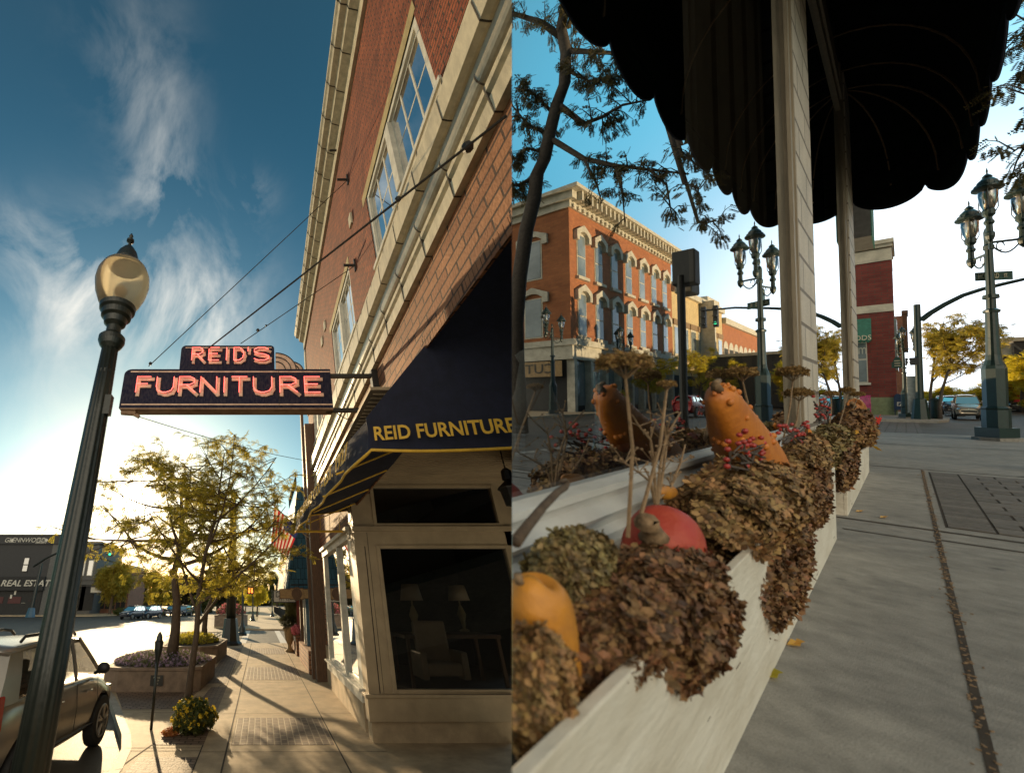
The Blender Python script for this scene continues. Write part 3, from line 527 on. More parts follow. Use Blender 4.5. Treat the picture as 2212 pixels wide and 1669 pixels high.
# =================================================================== awning
aw = thing('shop_awning', 'navy canvas awning with gold trim and yellow furniture lettering over the corner window', 'awning', (1.9, 6, 3.3), 'A')
R1 = np.array([.72, 9.3, 3.3]); R2 = np.array([1.05, 4.1, 3.33]); R3 = np.array([3.6, 3.75, 3.36]); hv = np.array([0, 0, .45])
R2t = A(790, 903, 1, 4.1); H1 = A(1072, 556, 1, 4.22)
H1 = R2t + (H1 - R2t) * 1.35
def awb(n, m, mt, **k): return m.build(n, mt, aw, absl=True, **k)
# near face (vertical end panel with the lettering)
nseg = 12; m = M()
R2in = R2 + np.array([.06, -.02, -.02]); 
lowA = [R2in + (R3 - R2in) * (i / nseg) + np.array([0, 0, .05 * (1 - (i / nseg)) ** 6 - .02 * math.sin(math.pi * i / nseg)]) for i in range(nseg + 1)]
topA = [R2t + np.array([.0, 0, 0])] + [R2t + (H1 - R2t) * (i / nseg) for i in range(1, nseg + 1)]
for i in range(nseg): m.quad(lowA[i], lowA[i + 1], topA[i + 1], topA[i])
a = topA[-1]; b = lowA[-1]; m.quad(b, b + np.array([3, -.3, 0]), a + np.array([3, -.1, 3.0]), a)
no = awb('end_panel', m, K['navy']); sm = no.modifiers.new('thickness', 'SOLIDIFY'); sm.thickness = .01; sm.offset = -1
# curved corner and the long valance along the street
crv = []
for i in range(9):
    q = i / 8; p = R2 * (1 - q) + R2in * q; p = p + np.array([-.06, .0, 0]) * math.sin(math.pi * q) * .5; crv.append(p)
side = [R1 + (R2 - R1) * (i / 14) + np.array([.0 + .025 * math.sin(i * 1.9), 0, .012 * math.sin(i * 1.3)]) for i in range(15)]
hts = [.34 + (R2t[2] - R2[2] - .34) * (i / 14) ** 1.5 for i in range(15)]
m = M()
for i in range(14): m.quad(side[i], side[i + 1], side[i + 1] + np.array([.05, 0, hts[i + 1]]), side[i] + np.array([.05, 0, hts[i]]))
m.quad(side[-1], lowA[0], R2t, side[-1] + np.array([.05, 0, hts[-1]]))
for i in range(14):        # canvas top back to the wall
    p, q = side[i] + np.array([.05, 0, hts[i]]), side[i + 1] + np.array([.05, 0, hts[i + 1]]); m.quad(p, q, (1.92, q[1], q[2] + .12), (1.92, p[1], p[2] + .12))
no = awb('canopy', m, K['navy'], smooth=False); sm = no.modifiers.new('thickness', 'SOLIDIFY'); sm.thickness = .008
m = M(); m.tube([p + np.array([-.005, 0, 0]) for p in side] + [lowA[0]] + [p + np.array([0, -.012, 0]) for p in lowA[1:]] + [lowA[-1] + np.array([3, -.3, 0])], .016, 6); awb('trim', m, K['gold'], smooth=True)
m = M(); m.tube([R1 + (0, 0, .02), (1.85, 9.3, 3.32)], .025, 8); m.tube([R1 + (0, 0, .3), (1.88, 9.3, 3.75)], .015, 6)
for k in range(5): x = .85 + k * .2; m.tube([(x, 9.28, 3.33), (x, 9.2, 3.62)], .006, 5)
for k in range(4): y = 8.6 - k * 1.2; m.tube([(.9, y, 3.36), (1.88, y, 3.75)], .012, 6)
awb('awning_frame', m, K['gold'])
e1 = A(806, 950, 1, 4.06); e2 = A(1104, 932, 1, 3.80); ctr = (e1 + e2) / 2
ax_ = e2 - e1; text('REID FURNITURE', .205, K['gold'], 'lettering', aw, 'A', frame_M(A(806, 938, 1, 4.055), ax_, (0, 0, 1)), .003, sx=.85, off=.004, align='LEFT')
sd = R2 - R1; p0 = R1 + sd * .5 + np.array([-.02, 0, .17]); text('FURNITURE CO. - EST. 1927', .26, K['gold'], 'lettering', aw, 'A', frame_M(p0 + np.array([-.03, -.2, 0]), sd, (0.1, 0, 1)), .003, sx=1.25, off=.004)
# hanging lantern at the right edge
t = thing('hanging_lantern', 'black iron lantern hanging by a chain under the awning', 'lantern', A(1097, 1035, 1, 6.0), 'A')
m = M(); m.lathe([(.03, .16), (.07, .12), (.075, .0), (.05, -.02), (.17, -.12), (.16, -.14), (.14, -.13), (.11, -.36), (.02, -.38)], n=8); m.build('lantern_body', K['iron'], t)
m = M()
for i in range(9): m.rbox((0, 0, .18 + i * .035), (.02, .006, .04), rz=(i % 2) * 1.57)
m.build('chain', K['iron'], t)
# =================================================================== neon sign
SY = 6.0; F0 = lambda x, y: A(x, y, 1, SY)
ns = thing('neon_sign', 'dark blue enamel sign with red neon letters REID\'S FURNITURE projecting from the brick wall', 'sign', A(718, 840, 1, SY), 'A')
def nsb(n, m, mt, **k): return m.build(n, mt, ns, absl=True, **k)
bl, br_, tl, tr_ = F0(259, 881), F0(720, 881), F0(268, 797), F0(713, 797)
x0, x1, z0, z1 = (bl[0] + tl[0]) / 2, (br_[0] + tr_[0]) / 2, (bl[2] + br_[2]) / 2, (tl[2] + tr_[2]) / 2; TK = .22
def rounded(x0, x1, z0, z1, r, right=True):
    p = [(x1, z0), (x1, z1)] if not right else [(x1, z0)] + [(x1 - r + r * math.cos(q), z1 - r + r * math.sin(q)) for q in (math.pi / 2 * k / 5 for k in range(6))]
    p += [(x0 + r + r * math.cos(q), z1 - r + r * math.sin(q)) for q in (math.pi / 2 + math.pi / 2 * k / 5 for k in range(6))]
    p += [(x0 + (r if z0 < 5 else 0), z0)] if True else []
    return p
body = [(x1, z0), (x1, z1)] + [(x0 + .12 + .12 * math.cos(q), z1 - .1 + .1 * math.sin(q)) for q in (math.pi / 2 + math.pi / 2 * k / 5 for k in range(6))] + [(x0, z0)]
m = M(); m.prism(body, 1, SY, SY + TK)
m.add([], []); nsb('sign_box', m, K['signface'])
m = M(); zu = z0 - .004; pts = [(x0 + .02, SY + .02), (x1, SY + .0), (x1, SY + TK), (x0 + .02, SY + TK)]; m.box(x0 + .02, x1, SY - .004, SY + TK + .004, z0 - .02, z0 - .001); m.tube([(x0 + .02, SY + TK / 2, z0 - .012), (x0 + .25, SY + TK / 2, z0 - .03)], .06, 8); nsb('sign_underside', m, K['rust'])
ux0, ux1, uz1 = F0(388, 790)[0], F0(593, 790)[0], F0(480, 746)[2]
m = M(); m.prism([(ux1, z1 + .002)] + [(ux1 - .06 + .06 * math.cos(q), uz1 - .06 + .06 * math.sin(q)) for q in (math.pi / 2 * k / 4 for k in range(5))] + [(ux0 + .08 + .08 * math.cos(q), uz1 - .08 + .08 * math.sin(q)) for q in (math.pi / 2 + math.pi / 2 * k / 4 for k in range(5))] + [(ux0, z1 + .002)], 1, SY, SY + TK); nsb('upper_sign_box', m, K['signface'])
for k, (cx_, r_) in enumerate(((F0(596, 795)[0], .34), (F0(622, 795)[0], .26))):
    m = M()
    rr0 = r_ * .86
    m.prism([(cx_ + r_ * math.cos(q), z1 + r_ * math.sin(q) * (.95 if k == 0 else .7)) for q in (math.pi / 2 * j / 10 for j in range(11))] + [(cx_, z1)], 1, SY + .02 + k * .03, SY + .1 + k * .03); nsb('fan_panel', m, K['signcream'])
    m = M()
    for rr in (r_ * .97, r_ * .72, r_ * .45): m.tube([(cx_ + rr * math.cos(q), SY + .012 + k * .03, z1 + rr * math.sin(q) * (.95 if k == 0 else .7)) for q in (math.pi / 2 * j / 12 for j in range(13))], .009, 5)
    nsb('fan_rib', m, K['iron'])
m = M()
for za, xa, xb in ((z1 - .05, x0 + .1, x1), (z0 + .06, x0 + .03, x1)): m.box(xa, xb, SY - .006, SY, za - .011, za + .011)
m.box(ux0 + .07, ux1 - .04, SY - .006, SY, uz1 - .055, uz1 - .038); nsb('cream_line', m, K['signcream'])
m = M(); xs = F0(602, 840)[0]; m.box(xs, xs + .006, SY - .008, SY - .001, z0, z1); nsb('seam', m, K['grime'])
G = {'F': [[(0, 0), (0, 1), (1, 1)], [(0, .55), (.8, .55)]], 'U': [[(0, 1), (0, .35), (.12, .1), (.4, 0), (.6, 0), (.88, .1), (1, .35), (1, 1)]], 'R': [[(0, 0), (0, 1), (.65, 1), (.92, .88), (.92, .62), (.65, .48), (0, .48)], [(.45, .48), (1, 0)]],
     'N': [[(0, 0), (0, 1), (1, 0), (1, 1)]], 'I': [[(.5, 0), (.5, 1)]], 'T': [[(0, 1), (1, 1)], [(.5, 1), (.5, 0)]], 'E': [[(1, 1), (0, 1), (0, 0), (1, 0)], [(0, .52), (.85, .52)]], 'D': [[(0, 0), (0, 1), (.55, 1), (.9, .8), (1, .5), (.9, .2), (.55, 0), (0, 0)]],
     'S': [[(.95, .88), (.7, 1), (.3, 1), (.05, .85), (.05, .65), (.3, .53), (.7, .47), (.97, .33), (.95, .12), (.7, 0), (.3, 0), (.03, .12)]], "'": [[(.5, 1.02), (.35, .72)]]}
def letters(word, pxs, y0, y1, wd, bar):
    for ch, pa, pb in zip(word, *[pxs[0], pxs[1]]):
        a, b = F0(pa, (y0 + y1) / 2), F0(pb, (y0 + y1) / 2); zz0, zz1 = F0((pa + pb) / 2, y1)[2], F0((pa + pb) / 2, y0)[2]
        m = M(); nt_ = M(); h = bar / 2
        for st in G[ch]:
            P = [np.array([a[0] + h + (b[0] - a[0] - 2 * h) * u, SY, zz0 + h + (zz1 - zz0 - 2 * h) * v]) for u, v in st]
            for p, q in zip(P[:-1], P[1:]):
                d = q - p; L_ = np.linalg.norm(d); ang = math.atan2(d[2], d[0]); c_ = (p + q) / 2; m.rbox((c_[0], SY - .014, c_[2]), (L_ + bar * .92, .02 + random.random() * .004, bar), ry=-ang)
            nt_.tube([p + np.array([-.025, -.055, .03]) for p in P], .0065, 6)
        lo = nsb('letter', m, K['signcream']); n2_ = nt_.build('neon_tube', K['neon'], None)
        n2_.parent = lo; n2_.data.transform(Matrix.Translation(-Vector(ns['_l']))); n2_.matrix_world = ns.matrix_world @ Matrix.Identity(4); n2_.matrix_parent_inverse = Matrix.Identity(4); n2_.matrix_basis = Matrix.Identity(4)
letters('FURNITURE', ([297, 342, 388, 434, 478, 497, 530, 574, 625, ][:9], [334, 382, 432, 473, 496, 540, 566, 618, 0][:9]), 816, 856, 0, .055) if False else None
LX = [(296, 333), (339, 383), (387, 430), (433, 475), (479, 497), (500, 541), (547, 594), (604, 649), (657, 698)]
letters('FURNITURE', ([p[0] for p in LX], [p[1] for p in LX]), 817, 857, 0, .055)
LX = [(416, 446), (452, 480), (484, 502), (506, 533), (534, 545), (548, 588)]
letters("REID'S", ([p[0] for p in LX], [p[1] for p in LX]), 755, 787, 0, .045)
# arms and guy wires
m = M(); m.box(x1 - .1, 1.92, SY + .08, SY + .14, z1 - .10, z1 - .04); m.box(x1 - .1, 1.92, SY + .08, SY + .14, z0 - .02, z0 + .04); m.box(1.80, 1.92, SY + .05, SY + .17, z1 - .3, z1 + .02); nsb('mounting_arm', m, K['iron'])
m = M()
def wire(a, b, r=.008, sag=.0):
    a, b = np.array(a, float), np.array(b, float); m.tube([a + (b - a) * q + np.array([0, 0, -sag * 4 * q * (1 - q)]) for q in (i / 8 for i in range(9))], r, 5)
wire(A(321, 791, 1, SY + .1), A(752, 388, 0, XW)); wire(A(440, 760, 1, SY + .0), A(1094, 250, 0, 1.80), .012); wire(A(520, 742, 1, SY + .1), A(768, 573, 0, XW)); wire(A(300, 900, 1, SY + .1), A(702, 1000, 0, XW), .007, .1)
wire(A(722, 886, 1, SY + .1), A(795, 903, 0, 1.88), .008, .12); nsb('guy_wire', m, K['cable'])
m = M(); 
for (px_, py_, r_) in ((325, 785, .03), (557, 713, .03), (575, 703, .02), (860, 430, .04), (1010, 318, .05)): c_ = A(px_, py_, 1, 6.0) if px_ < 600 else A(px_, py_, 0, 1.7); m.ball(c_, r_, 8)
nsb('turnbuckle', m, K['iron'])
m = M()
for px_, py_ in ((752, 388), (733, 325), (768, 573)): c_ = A(px_, py_, 0, XW); m.rbox((XW - .12, c_[1], c_[2]), (.24, .03, .05)); m.rbox((XW - .015, c_[1], c_[2]), (.03, .05, .3))
part('wall_bracket', m, K['iron'])
m = M(); c_ = F0(285, 893); m.rbox((c_[0], SY + .1, z0 - .06), (.2, .04, .05), ry=.5); nsb('bracket', m, K['rust'])
# =================================================================== lamp post with the glass globe
lx, ly, gz = -1.25, 3.0, 4.5
lp = thing('street_lamp', 'tall fluted lamp post with one frosted glass globe and pointed cap, nearest on the left', 'street lamp', (lx, ly, 0), 'A')
m = M(); m.lathe([(.19, 0), (.20, .08), (.15, .14), (.14, .4), (.115, .5), (.085, .75)], n=24); m.build('base', K['post'], lp, smooth=False)
m = M(); m.lathe([(.10, .7), (.092, 1.8), (.083, 2.6), (.074, 3.3), (.064, 3.88)], n=60, flute=.045, fn=12); m.build('post', K['post'], lp, smooth=True)
m = M(); m.lathe([(.062, 3.62), (.068, 3.63), (.068, 3.66), (.062, 3.67)], n=24); m.lathe([(.06, 3.86), (.09, 3.9), (.108, 3.94), (.108, 3.98), (.09, 4.0), (.062, 4.03), (.06, 4.09), (.09, 4.12), (.10, 4.17), (.125, 4.19), (.13, 4.24), (.15, 4.26), (.155, 4.30), (.14, 4.31)], n=32); m.rbox((.075, -.02, 3.35), (.05, .06, .16)); m.build('capital', K['post'], lp, smooth=False)
m = M(); m.lathe([(.125, 4.29), (.175, 4.35), (.215, 4.45), (.236, 4.56), (.23, 4.65), (.20, 4.73), (.16, 4.78)], n=40); m.build('globe', K['lampglass'], lp, smooth=True)
m = M(); m.lathe([(.155, 4.755), (.16, 4.775), (.12, 4.80), (.118, 4.83), (.10, 4.88), (.085, 4.93), (.05, 4.99), (.02, 5.02), (.012, 5.06), (.035, 5.08), (.035, 5.10), (.012, 5.12), (.02, 5.15), (.002, 5.19)], n=28); m.build('cap', K['post'], lp, smooth=False)
m = M(); m.ball((0, 0, 4.47), .055, 14, 1.2); m.tube([(0, 0, 4.3), (0, 0, 4.45)], .02, 8); m.build('bulb', K['bulb'], lp, smooth=True)
# parking meter
pm = thing('parking_meter', 'slim parking meter on the brick strip beside the silver car', 'parking meter', (-1.93, 9.4, 0), 'A')
m = M(); m.tube([(0, 0, 0), (0, 0, 1.08)], .026, 10); m.build('pole', K['post'], pm, smooth=True)
m = M(); m.lathe([(.03, .98), (.04, 1.05), (.075, 1.2), (.085, 1.33), (.07, 1.345), (.06, 1.36), (.055, 1.42), (.03, 1.47), (.004, 1.5)], n=16, sy=.75); m.build('meter_head', K['post'], pm)
# flower bush round the small tree
fb = thing('flower_bush', 'low clump of yellow marigolds round the thin tree trunk', 'flowers', (-1.22, 9.15, 0), 'A')
P = []; Rr = []; S_ = []
for c_, r_ in (((0, 0, .16), (.30, .3, .2)), ((.0, .2, .26), (.3, .25, .22)), ((.22, .3, .16), (.2, .2, .16))):
    p, r__, s_ = clump_mesh(c_, r_, 900, .032, .35); P.append(p); Rr.append(r__); S_.append(s_)
V, Fa = scatter(FLO[0], FLO[1], np.vstack(P), np.vstack(Rr), np.hstack(S_)); np_mesh('leaves', V, Fa, K['leafG'], fb)
P = [p[p[:, 2] > .1][:95] for p in P]; P = np.vstack(P); V, Fa = scatter(FLO[0], FLO[1], P * 1.04 + (0, 0, .01), rot_rand(len(P)), np.full(len(P), .034)); V2, F2 = scatter(FLO[0], FLO[1], P * 1.04 + (0, 0, .012), rot_rand(len(P)), np.full(len(P), .034))
np_mesh('blossoms', np.vstack([V, V2]), np.vstack([Fa, F2 + len(V)]), K['mari'], fb)
p, r__, s_ = clump_mesh((-.3, -.12, .04), (.14, .12, .06), 200, .03, .3); V, Fa = scatter(FLO[0], FLO[1], p, r__, s_); np_mesh('dead_leaves', V, Fa, K['redfl'], fb)
# =================================================================== planters
def planter_box(label, loc, poly, h, mt='planterA'):
    t = thing('planter_box', label, 'planter', loc, 'A', 'concrete planters along the street'); 
    m = M(); m.prism(poly, 2, 0, h - .05); m.build('wall', K[mt], t, bevel=.015)
    c_ = np.mean(np.array(poly), 0); 
    m = M(); pp = [tuple(c_ + (np.array(q) - c_) * 1.02) for q in poly]; m.prism(pp, 2, h - .05, h + .02); m.build('coping', K[mt], t, bevel=.01)
    m = M(); pp = [tuple(c_ + (np.array(q) - c_) * .86) for q in poly]; m.prism(pp, 2, h + .02, h + .03); m.build('soil', K['joint'], t); return t
oct1 = [(-1.85, -1.6), (-1.45, -1.75), (.3, -1.75), (.62, -1.5), (.75, .9), (.45, 1.3), (-1.7, 1.3), (-2.0, .9)]
P1 = planter_box('octagonal concrete planter of lavender flowers with a small plaque', (-2.15, 14.6, 0), oct1, .5)
m = M(); m.box(-.62, -.30, -1.775, -1.765, .14, .36); m.build('plaque', K['iron'], P1)
for k, s_ in enumerate(('PLEASE', 'KEEP', 'OFF')): 
    o = text(s_, .055, K['cream'], 'plaque_lettering', P1, 'A', frame_M((-2.15 - .46, 14.6 - 1.778, .31 - k * .065), (1, 0, 0), (0, 0, 1)), .002)
P2 = planter_box('concrete planter with a low iron fence and straw-coloured plants, behind the lavender planter', (-2.35, 20.6, 0), [(-1.4, -2.6), (.15, -2.6), (.75, -2.2), (.9, .8), (.6, 1.6), (-1.7, 1.6)], .55)
m = M()
for i in range(18): x = -1.5 + i * .12; m.tube([(x, 1.2, .55), (x, 1.2, .8)], .01, 4)
m.tube([(-1.5, 1.2, .8), (.6, 1.2, .8)], .014, 4); m.tube([(.6, 1.2, .82), (.5, -1.0, .82)], .02, 5); m.tube([(.6, 1.2, .72), (.5, -1.0, .72)], .02, 5); m.tube([(.5, -1, .55), (.5, -1, .84)], .02, 5); m.tube([(-1.3, -1.5, .82), (-1.5, 1.2, .82)], .02, 5); m.build('iron_fence', K['iron'], P2)
def flowerbed(name, label, cat, loc, cx_, rx_, ry_, n, mats, hgt=.2, sz=.03, world='A'):
    t = thing(name, label, cat, loc, world)
    q = rng.random(n) * 2 * math.pi; rr = np.sqrt(rng.random(n)); P = np.stack([cx_[0] + rx_ * rr * np.cos(q), cx_[1] + ry_ * rr * np.sin(q), cx_[2] + hgt * rng.random(n) * (1.15 - rr ** 3)], -1)
    h_ = n // 2; tv, tf = sprig(1, 4, .3); D = rng.normal(size=(n, 3)) * .4; D[:, 2] += 1; D /= np.linalg.norm(D, axis=1)[:, None]
    V, Fa = scatter(tv, tf, P[:h_], droop_frames(D[:h_], .2, 0), np.full(h_, sz * 3.0)); np_mesh('leaves', V, Fa, K[mats[0]], t)
    P[:, 2] += sz * 1.5; V, Fa = scatter(FLO[0], FLO[1], P[h_:], rot_rand(n - h_), np.full(n - h_, sz)); np_mesh('blossoms', V, Fa, K[mats[1]], t); return t
flowerbed('flower_bed', 'pale purple lavender flowers filling the octagonal planter', 'flowers', (-2.15, 14.6, .5), (-.6, -.3, 0), 1.35, 1.5, 7000, ('leafG', 'lav'), .2, .028)
flowerbed('flower_bed', 'straw-coloured low plants inside the fenced planter', 'flowers', (-2.35, 20.6, .55), (-.3, -.6, 0), .95, 1.5, 3000, ('grass', 'leafY'), .28, .04)
# =================================================================== trees of street A
tree('thin young locust tree growing from the yellow flower bush', (-1.34, 9.5, 0), tuple(A(455, 1075, 1, 9.5) - np.array([-1.34, 9.5, 0])), (2.55, 2.0, 1.85), .075, n1=18, n2=8, n3=6, leaf=.125, per=9, seed=3, fork=.30, lm='leafA', lean=(.25, 0), void=(A(300, 1075, 1, 9.5), .5))
tree('thicker locust tree rising from the lavender planter', (-2.5, 14.0, .5), tuple(A(395, 1110, 1, 14.0) - np.array([-2.5, 14.0, .5])), (3.7, 2.6, 2.4), .16, n1=15, n2=8, n3=5, leaf=.18, per=7, seed=5, fork=.45, lm='leafA', lean=(-.1, 0), void=(A(300, 1075, 1, 14.0), .8))
tree('locust tree in the fenced planter, farther down the pavement', (-2.3, 20.2, .55), tuple(A(500, 1225, 1, 20.2) - np.array([-2.3, 20.2, .55])), (3.2, 2.4, 1.6), .13, n1=10, n2=7, n3=4, leaf=.24, per=6, seed=9, fork=.4, lm='leafA')
# big signal pole
sp = thing('signal_pole', 'dark green signal pole on a flared pedestal at the street corner', 'signal pole', (-1.6, 26.1, -.02), 'A')
m = M(); m.lathe([(.62, 0), (.62, .1), (.5, .2), (.36, 1.15), (.34, 1.25)], n=8); m.build('pedestal', K['post'], sp); m = M(); m.tube([(0, 0, 1.2), (-.05, 0, 8.0)], [.27, .16], 14); m.build('pole', K['post'], sp, smooth=True)
m = M(); m.rbox((.55, -.1, 3.15), (.5, .3, .5)); m.rbox((.3, -.05, 3.15), (.4, .08, .08)); m.build('signal_box', K['black'], sp, bevel=.02)
m = M(); m.rbox((1.05, -.1, 2.6), (.45, .22, .38)); m.build('walk_signal', K['black'], sp); m = M(); m.rbox((.97, -.215, 2.6), (.09, .02, .24)); m.rbox((1.12, -.215, 2.6), (.09, .02, .24)); m.build('signal_light', K['orange'], sp)
# lamp posts down the street (two-headed)
def twin_lamp(loc, label, h=5.2, sc=1.0, world='A'):
    t = thing('street_lamp', label, 'street lamp', loc, world, 'lamp posts down the street', sc=sc)
    m = M(); m.lathe([(.32, 0), (.32, .12), (.24, .2), (.2, .5), (.12, .7), (.08, .9), (.07, h - 1.2), (.06, h - .8)], n=12); m.tube([(-.5, 0, h - 1.0), (.5, 0, h - 1.0)], .03, 6); m.build('post', K['post'], t)
    for sx_ in (-.5, .5):
        m = M(); m.lathe([(.05, h - 1.0), (.07, h - .8), (.12, h - .7), (.17, h - .25), (.15, h - .15)], c=(sx_, 0, 0), n=10); m.build('globe', K['lampglass'], t, smooth=True)
        m = M(); m.lathe([(.2, h - .16), (.12, h - .05), (.02, h + .08)], c=(sx_, 0, 0), n=10); m.build('cap', K['post'], t)
    return t
tl_ = twin_lamp((-.95, 58, 0), 'slender two-globe lamp post beyond the crossing, right of the signal pole', 4.6)
for (px_, y_, l) in ((524, 33, 'lamp post just behind the fenced planter'), (320, 95, 'distant lamp post left of the tree trunks, near the parked cars'), (433, 80, 'distant lamp post between the two tree trunks'), (588, 75, 'distant lamp post beyond the small yellow tree')):
    c_ = A(px_, 1322, 1, y_); copy_thing(tl_, (c_[0], y_, 0), l)
# =================================================================== shingled shop row beyond the furniture store
sg = thing('shingled_store', 'narrow shop with a blue and brown wood-shingled overhang, next to the brick building', 'building', (1.8, 20, 0), 'A')
def sgp(n, m, mt, **k): return m.build(n, mt, sg, absl=True, **k)
m = M(); m.box(1.95, 4.5, 15.65, 28, 0, 6.5); sgp('wall', m, K['wood'])
m = M()
def mans(y0, y1): 
    b0 = (.98, y0, 2.42); b1 = (.98, y1, 2.42); t0 = (1.45, y0, 5.95); t1 = (1.45, y1, 5.95)
    m.quad(b0, t0, t1, b1); m.quad(b0, (2.0, y0, 2.42), (2.0, y0, 5.95), t0); m.quad(b0, b1, (2.0, y1, 2.42), (2.0, y0, 2.42)); m.quad(t0, (2.0, y0, 5.95), (2.0, y1, 5.95), t1)
mans(16.3, 19.2); sgp('blue_overhang', m, K['shingleblue']); m = M(); mans(19.2, 27.5); sgp('brown_overhang', m, K['shinglebrown'])
# individual shingle butts stand proud of the overhang
m = M()
for r_ in range(13):
    z = 2.45 + r_ * .27
    for c_ in range(52):
        y = 19.2 + c_ * .16 + (r_ % 2) * .08; x = .98 + (z - 2.42) / 3.53 * .47; m.rbox((x - .012, y, z + .13), (.02 + random.random() * .015, .145, .29), ry=.133)
sgp('brown_shingles', m, K['shinglebrown'])
m = M()
for r_ in range(10):
    z = 2.45 + r_ * .35
    for c_ in range(9): m.rbox((.98 + (z - 2.42) * .133 + .06 + c_ * .118 - (r_ % 2) * .03, 16.29, z + .16), (.108, .02 + random.random() * .02, .33 + random.random() * .03))
    for c_ in range(17): m.rbox((.98 + (z - 2.42) * .133 - .01, 16.4 + c_ * .17, z + .16), (.02, .155, .34), ry=.133)
sgp('blue_shingles', m, K['shingleblue'])
m = M(); m.box(1.02, 1.95, 16.35, 27, 2.30, 2.42); sgp('fascia', m, K['wood'])
for y0, mt in ((16.0, 'frame'), (17.6, 'bluedoor'), (18.5, 'frame'), (20.2, 'wood'), (22.0, 'redpaint'), (23.4, 'frame'), (25.2, 'wood'), (26.7, 'frame')):
    m = M(); m.box(1.66, 1.94, y0, y0 + .28, 0 if y0 > 19 else .6, 2.3); sgp('post', m, K[mt])
m = M(); m.box(1.60, 1.95, 14.4, 15.5, 0, 7.8); m.box(1.52, 1.62, 14.9, 15.1, 0.0, 8.4); sgp('corner_board', m, K['wood'])
m = M(); m.box(1.52, 1.95, 15.7, 19.6, 0, .62); sgp('brick_ledge', m, K['tanbrick']); m = M(); m.box(1.50, 1.95, 20.8, 23.8, 0, .75); sgp('brick_ledge', m, K['tanbrick'])
m = M(); m.quad((1.84, 16.3, .62), (1.84, 19.6, .62), (1.84, 19.6, 2.3), (1.84, 16.3, 2.3)); m.quad((1.84, 20.5, .7), (1.84, 26.6, .7), (1.84, 26.6, 2.3), (1.84, 20.5, 2.3)); sgp('shop_window', m, K['sideglass'])
m = M()
for i in range(26): m.tube([(1.35, 16 + i * .18, 5.95), (1.35, 16 + i * .18, 6.35)], .012, 4)
m.tube([(1.35, 16, 6.35), (1.35, 20.6, 6.35)], .015, 4); sgp('roof_rail', m, K['iron'])
# flag
fl = thing('flag', 'american flag hanging from a slanted pole beside the blue shingles', 'flag', (1.5, 14.5, 4.2), 'A')
pa, pb = A(560, 1062, 1, 14.0), A(662, 1158, 1, 14.8); m = M(); m.tube([pa, pb, (1.9, 15, pb[2] - .15)], .022, 7); m.build('pole', K['beige'], fl, absl=True)
def flagpt(u, v):      # u down the cloth, v along the pole
    top = A(593, 1092, 1, 14.1) * (1 - v) + A(646, 1143, 1, 14.6) * v; bot = A(585, 1180, 1, 14.1) * (1 - v) + A(622, 1200, 1, 14.6) * v
    p = top * (1 - u) + bot * u; p[1] += .10 * math.sin(v * 15 + u * 2) * u; return p
mr, mw_, mb = M(), M(), M(); NV = 13
for j in range(NV):
    for i in range(14):
        for jj in range(2):
            v0, v1 = (j + jj * .5) / NV, (j + jj * .5 + .5) / NV; u0, u1 = i / 14, (i + 1) / 14
            tgt = mb if (j > 5 and u1 < .42) else (mr if j % 2 == 0 else mw_); tgt.quad(flagpt(u0, v0), flagpt(u0, v1), flagpt(u1, v1), flagpt(u1, v0))
for n_, m_, k_ in (('red_stripes', mr, 'flagred'), ('white_stripes', mw_, 'flagwhite'), ('star_field', mb, 'flagblue')): m_.build(n_, K[k_], fl, absl=True)
# hanging signs
hs = thing('hanging_sign', 'wooden cigar-band-shaped hanging sign below the shingles', 'sign', A(660, 1280, 1, 17.0), 'A', 'hanging shop signs')
def hsq(px0, py0, px1, py1, y_): a = A(px0, py0, 1, y_); b = A(px1, py1, 1, y_); return a[0], b[0], b[2], a[2]
m = M(); xa, xb, za, zb = hsq(603, 1271, 677, 1293, 15.6); zc = (za + zb) / 2; xc = A(641, 1280, 1, 15.6)[0]; h = (zb - za) / 2; r_ = h * 1.35
pl = [(xa, zc - h), (xc - r_ * 1.2, zc - h), (xc - r_ * .9, zc - h * 1.25)] + [(xc + r_ * math.cos(q), zc + r_ * math.sin(q)) for q in (math.pi * 1.3 + math.pi * .4 * k / 6 for k in range(7))] + [(xc + r_ * .9, zc - h * 1.25), (xc + r_ * 1.2, zc - h), (xb, zc - h), (xb, zc + h), (xc + r_ * 1.2, zc + h), (xc + r_ * .9, zc + h * 1.25)] + [(xc + r_ * math.cos(q), zc + r_ * math.sin(q)) for q in (math.pi * .3 + math.pi * .4 * k / 6 for k in range(7))] + [(xc - r_ * .9, zc + h * 1.25), (xc - r_ * 1.2, zc + h), (xa, zc + h)]
m.prism(pl, 1, 15.6, 15.66); m.build('board', K['wood'], hs, absl=True); m = M(); m.prism([(xc + (a_ - xc) * .94, zc + (b_ - zc) * .86) for a_, b_ in pl], 1, 15.594, 15.60); m.build('face', K['terracotta'], hs, absl=True)
m = M(); m.prism([(xc + r_ * .85 * math.cos(q), zc + r_ * .85 * math.sin(q)) for q in (2 * math.pi * k / 20 for k in range(20))], 1, 15.585, 15.594); m.build('medallion', K['wood'], hs, absl=True)
m = M(); m.tube([(1.0, 15.63, zb + .12), (1.9, 15.63, zb + .12)], .02, 5); m.build('bracket', K['iron'], hs, absl=True)
h2 = thing('hanging_sign', 'white rectangular hanging sign with black letters behind the cigar-band sign', 'sign', A(625, 1290, 1, 19), 'A', 'hanging shop signs')
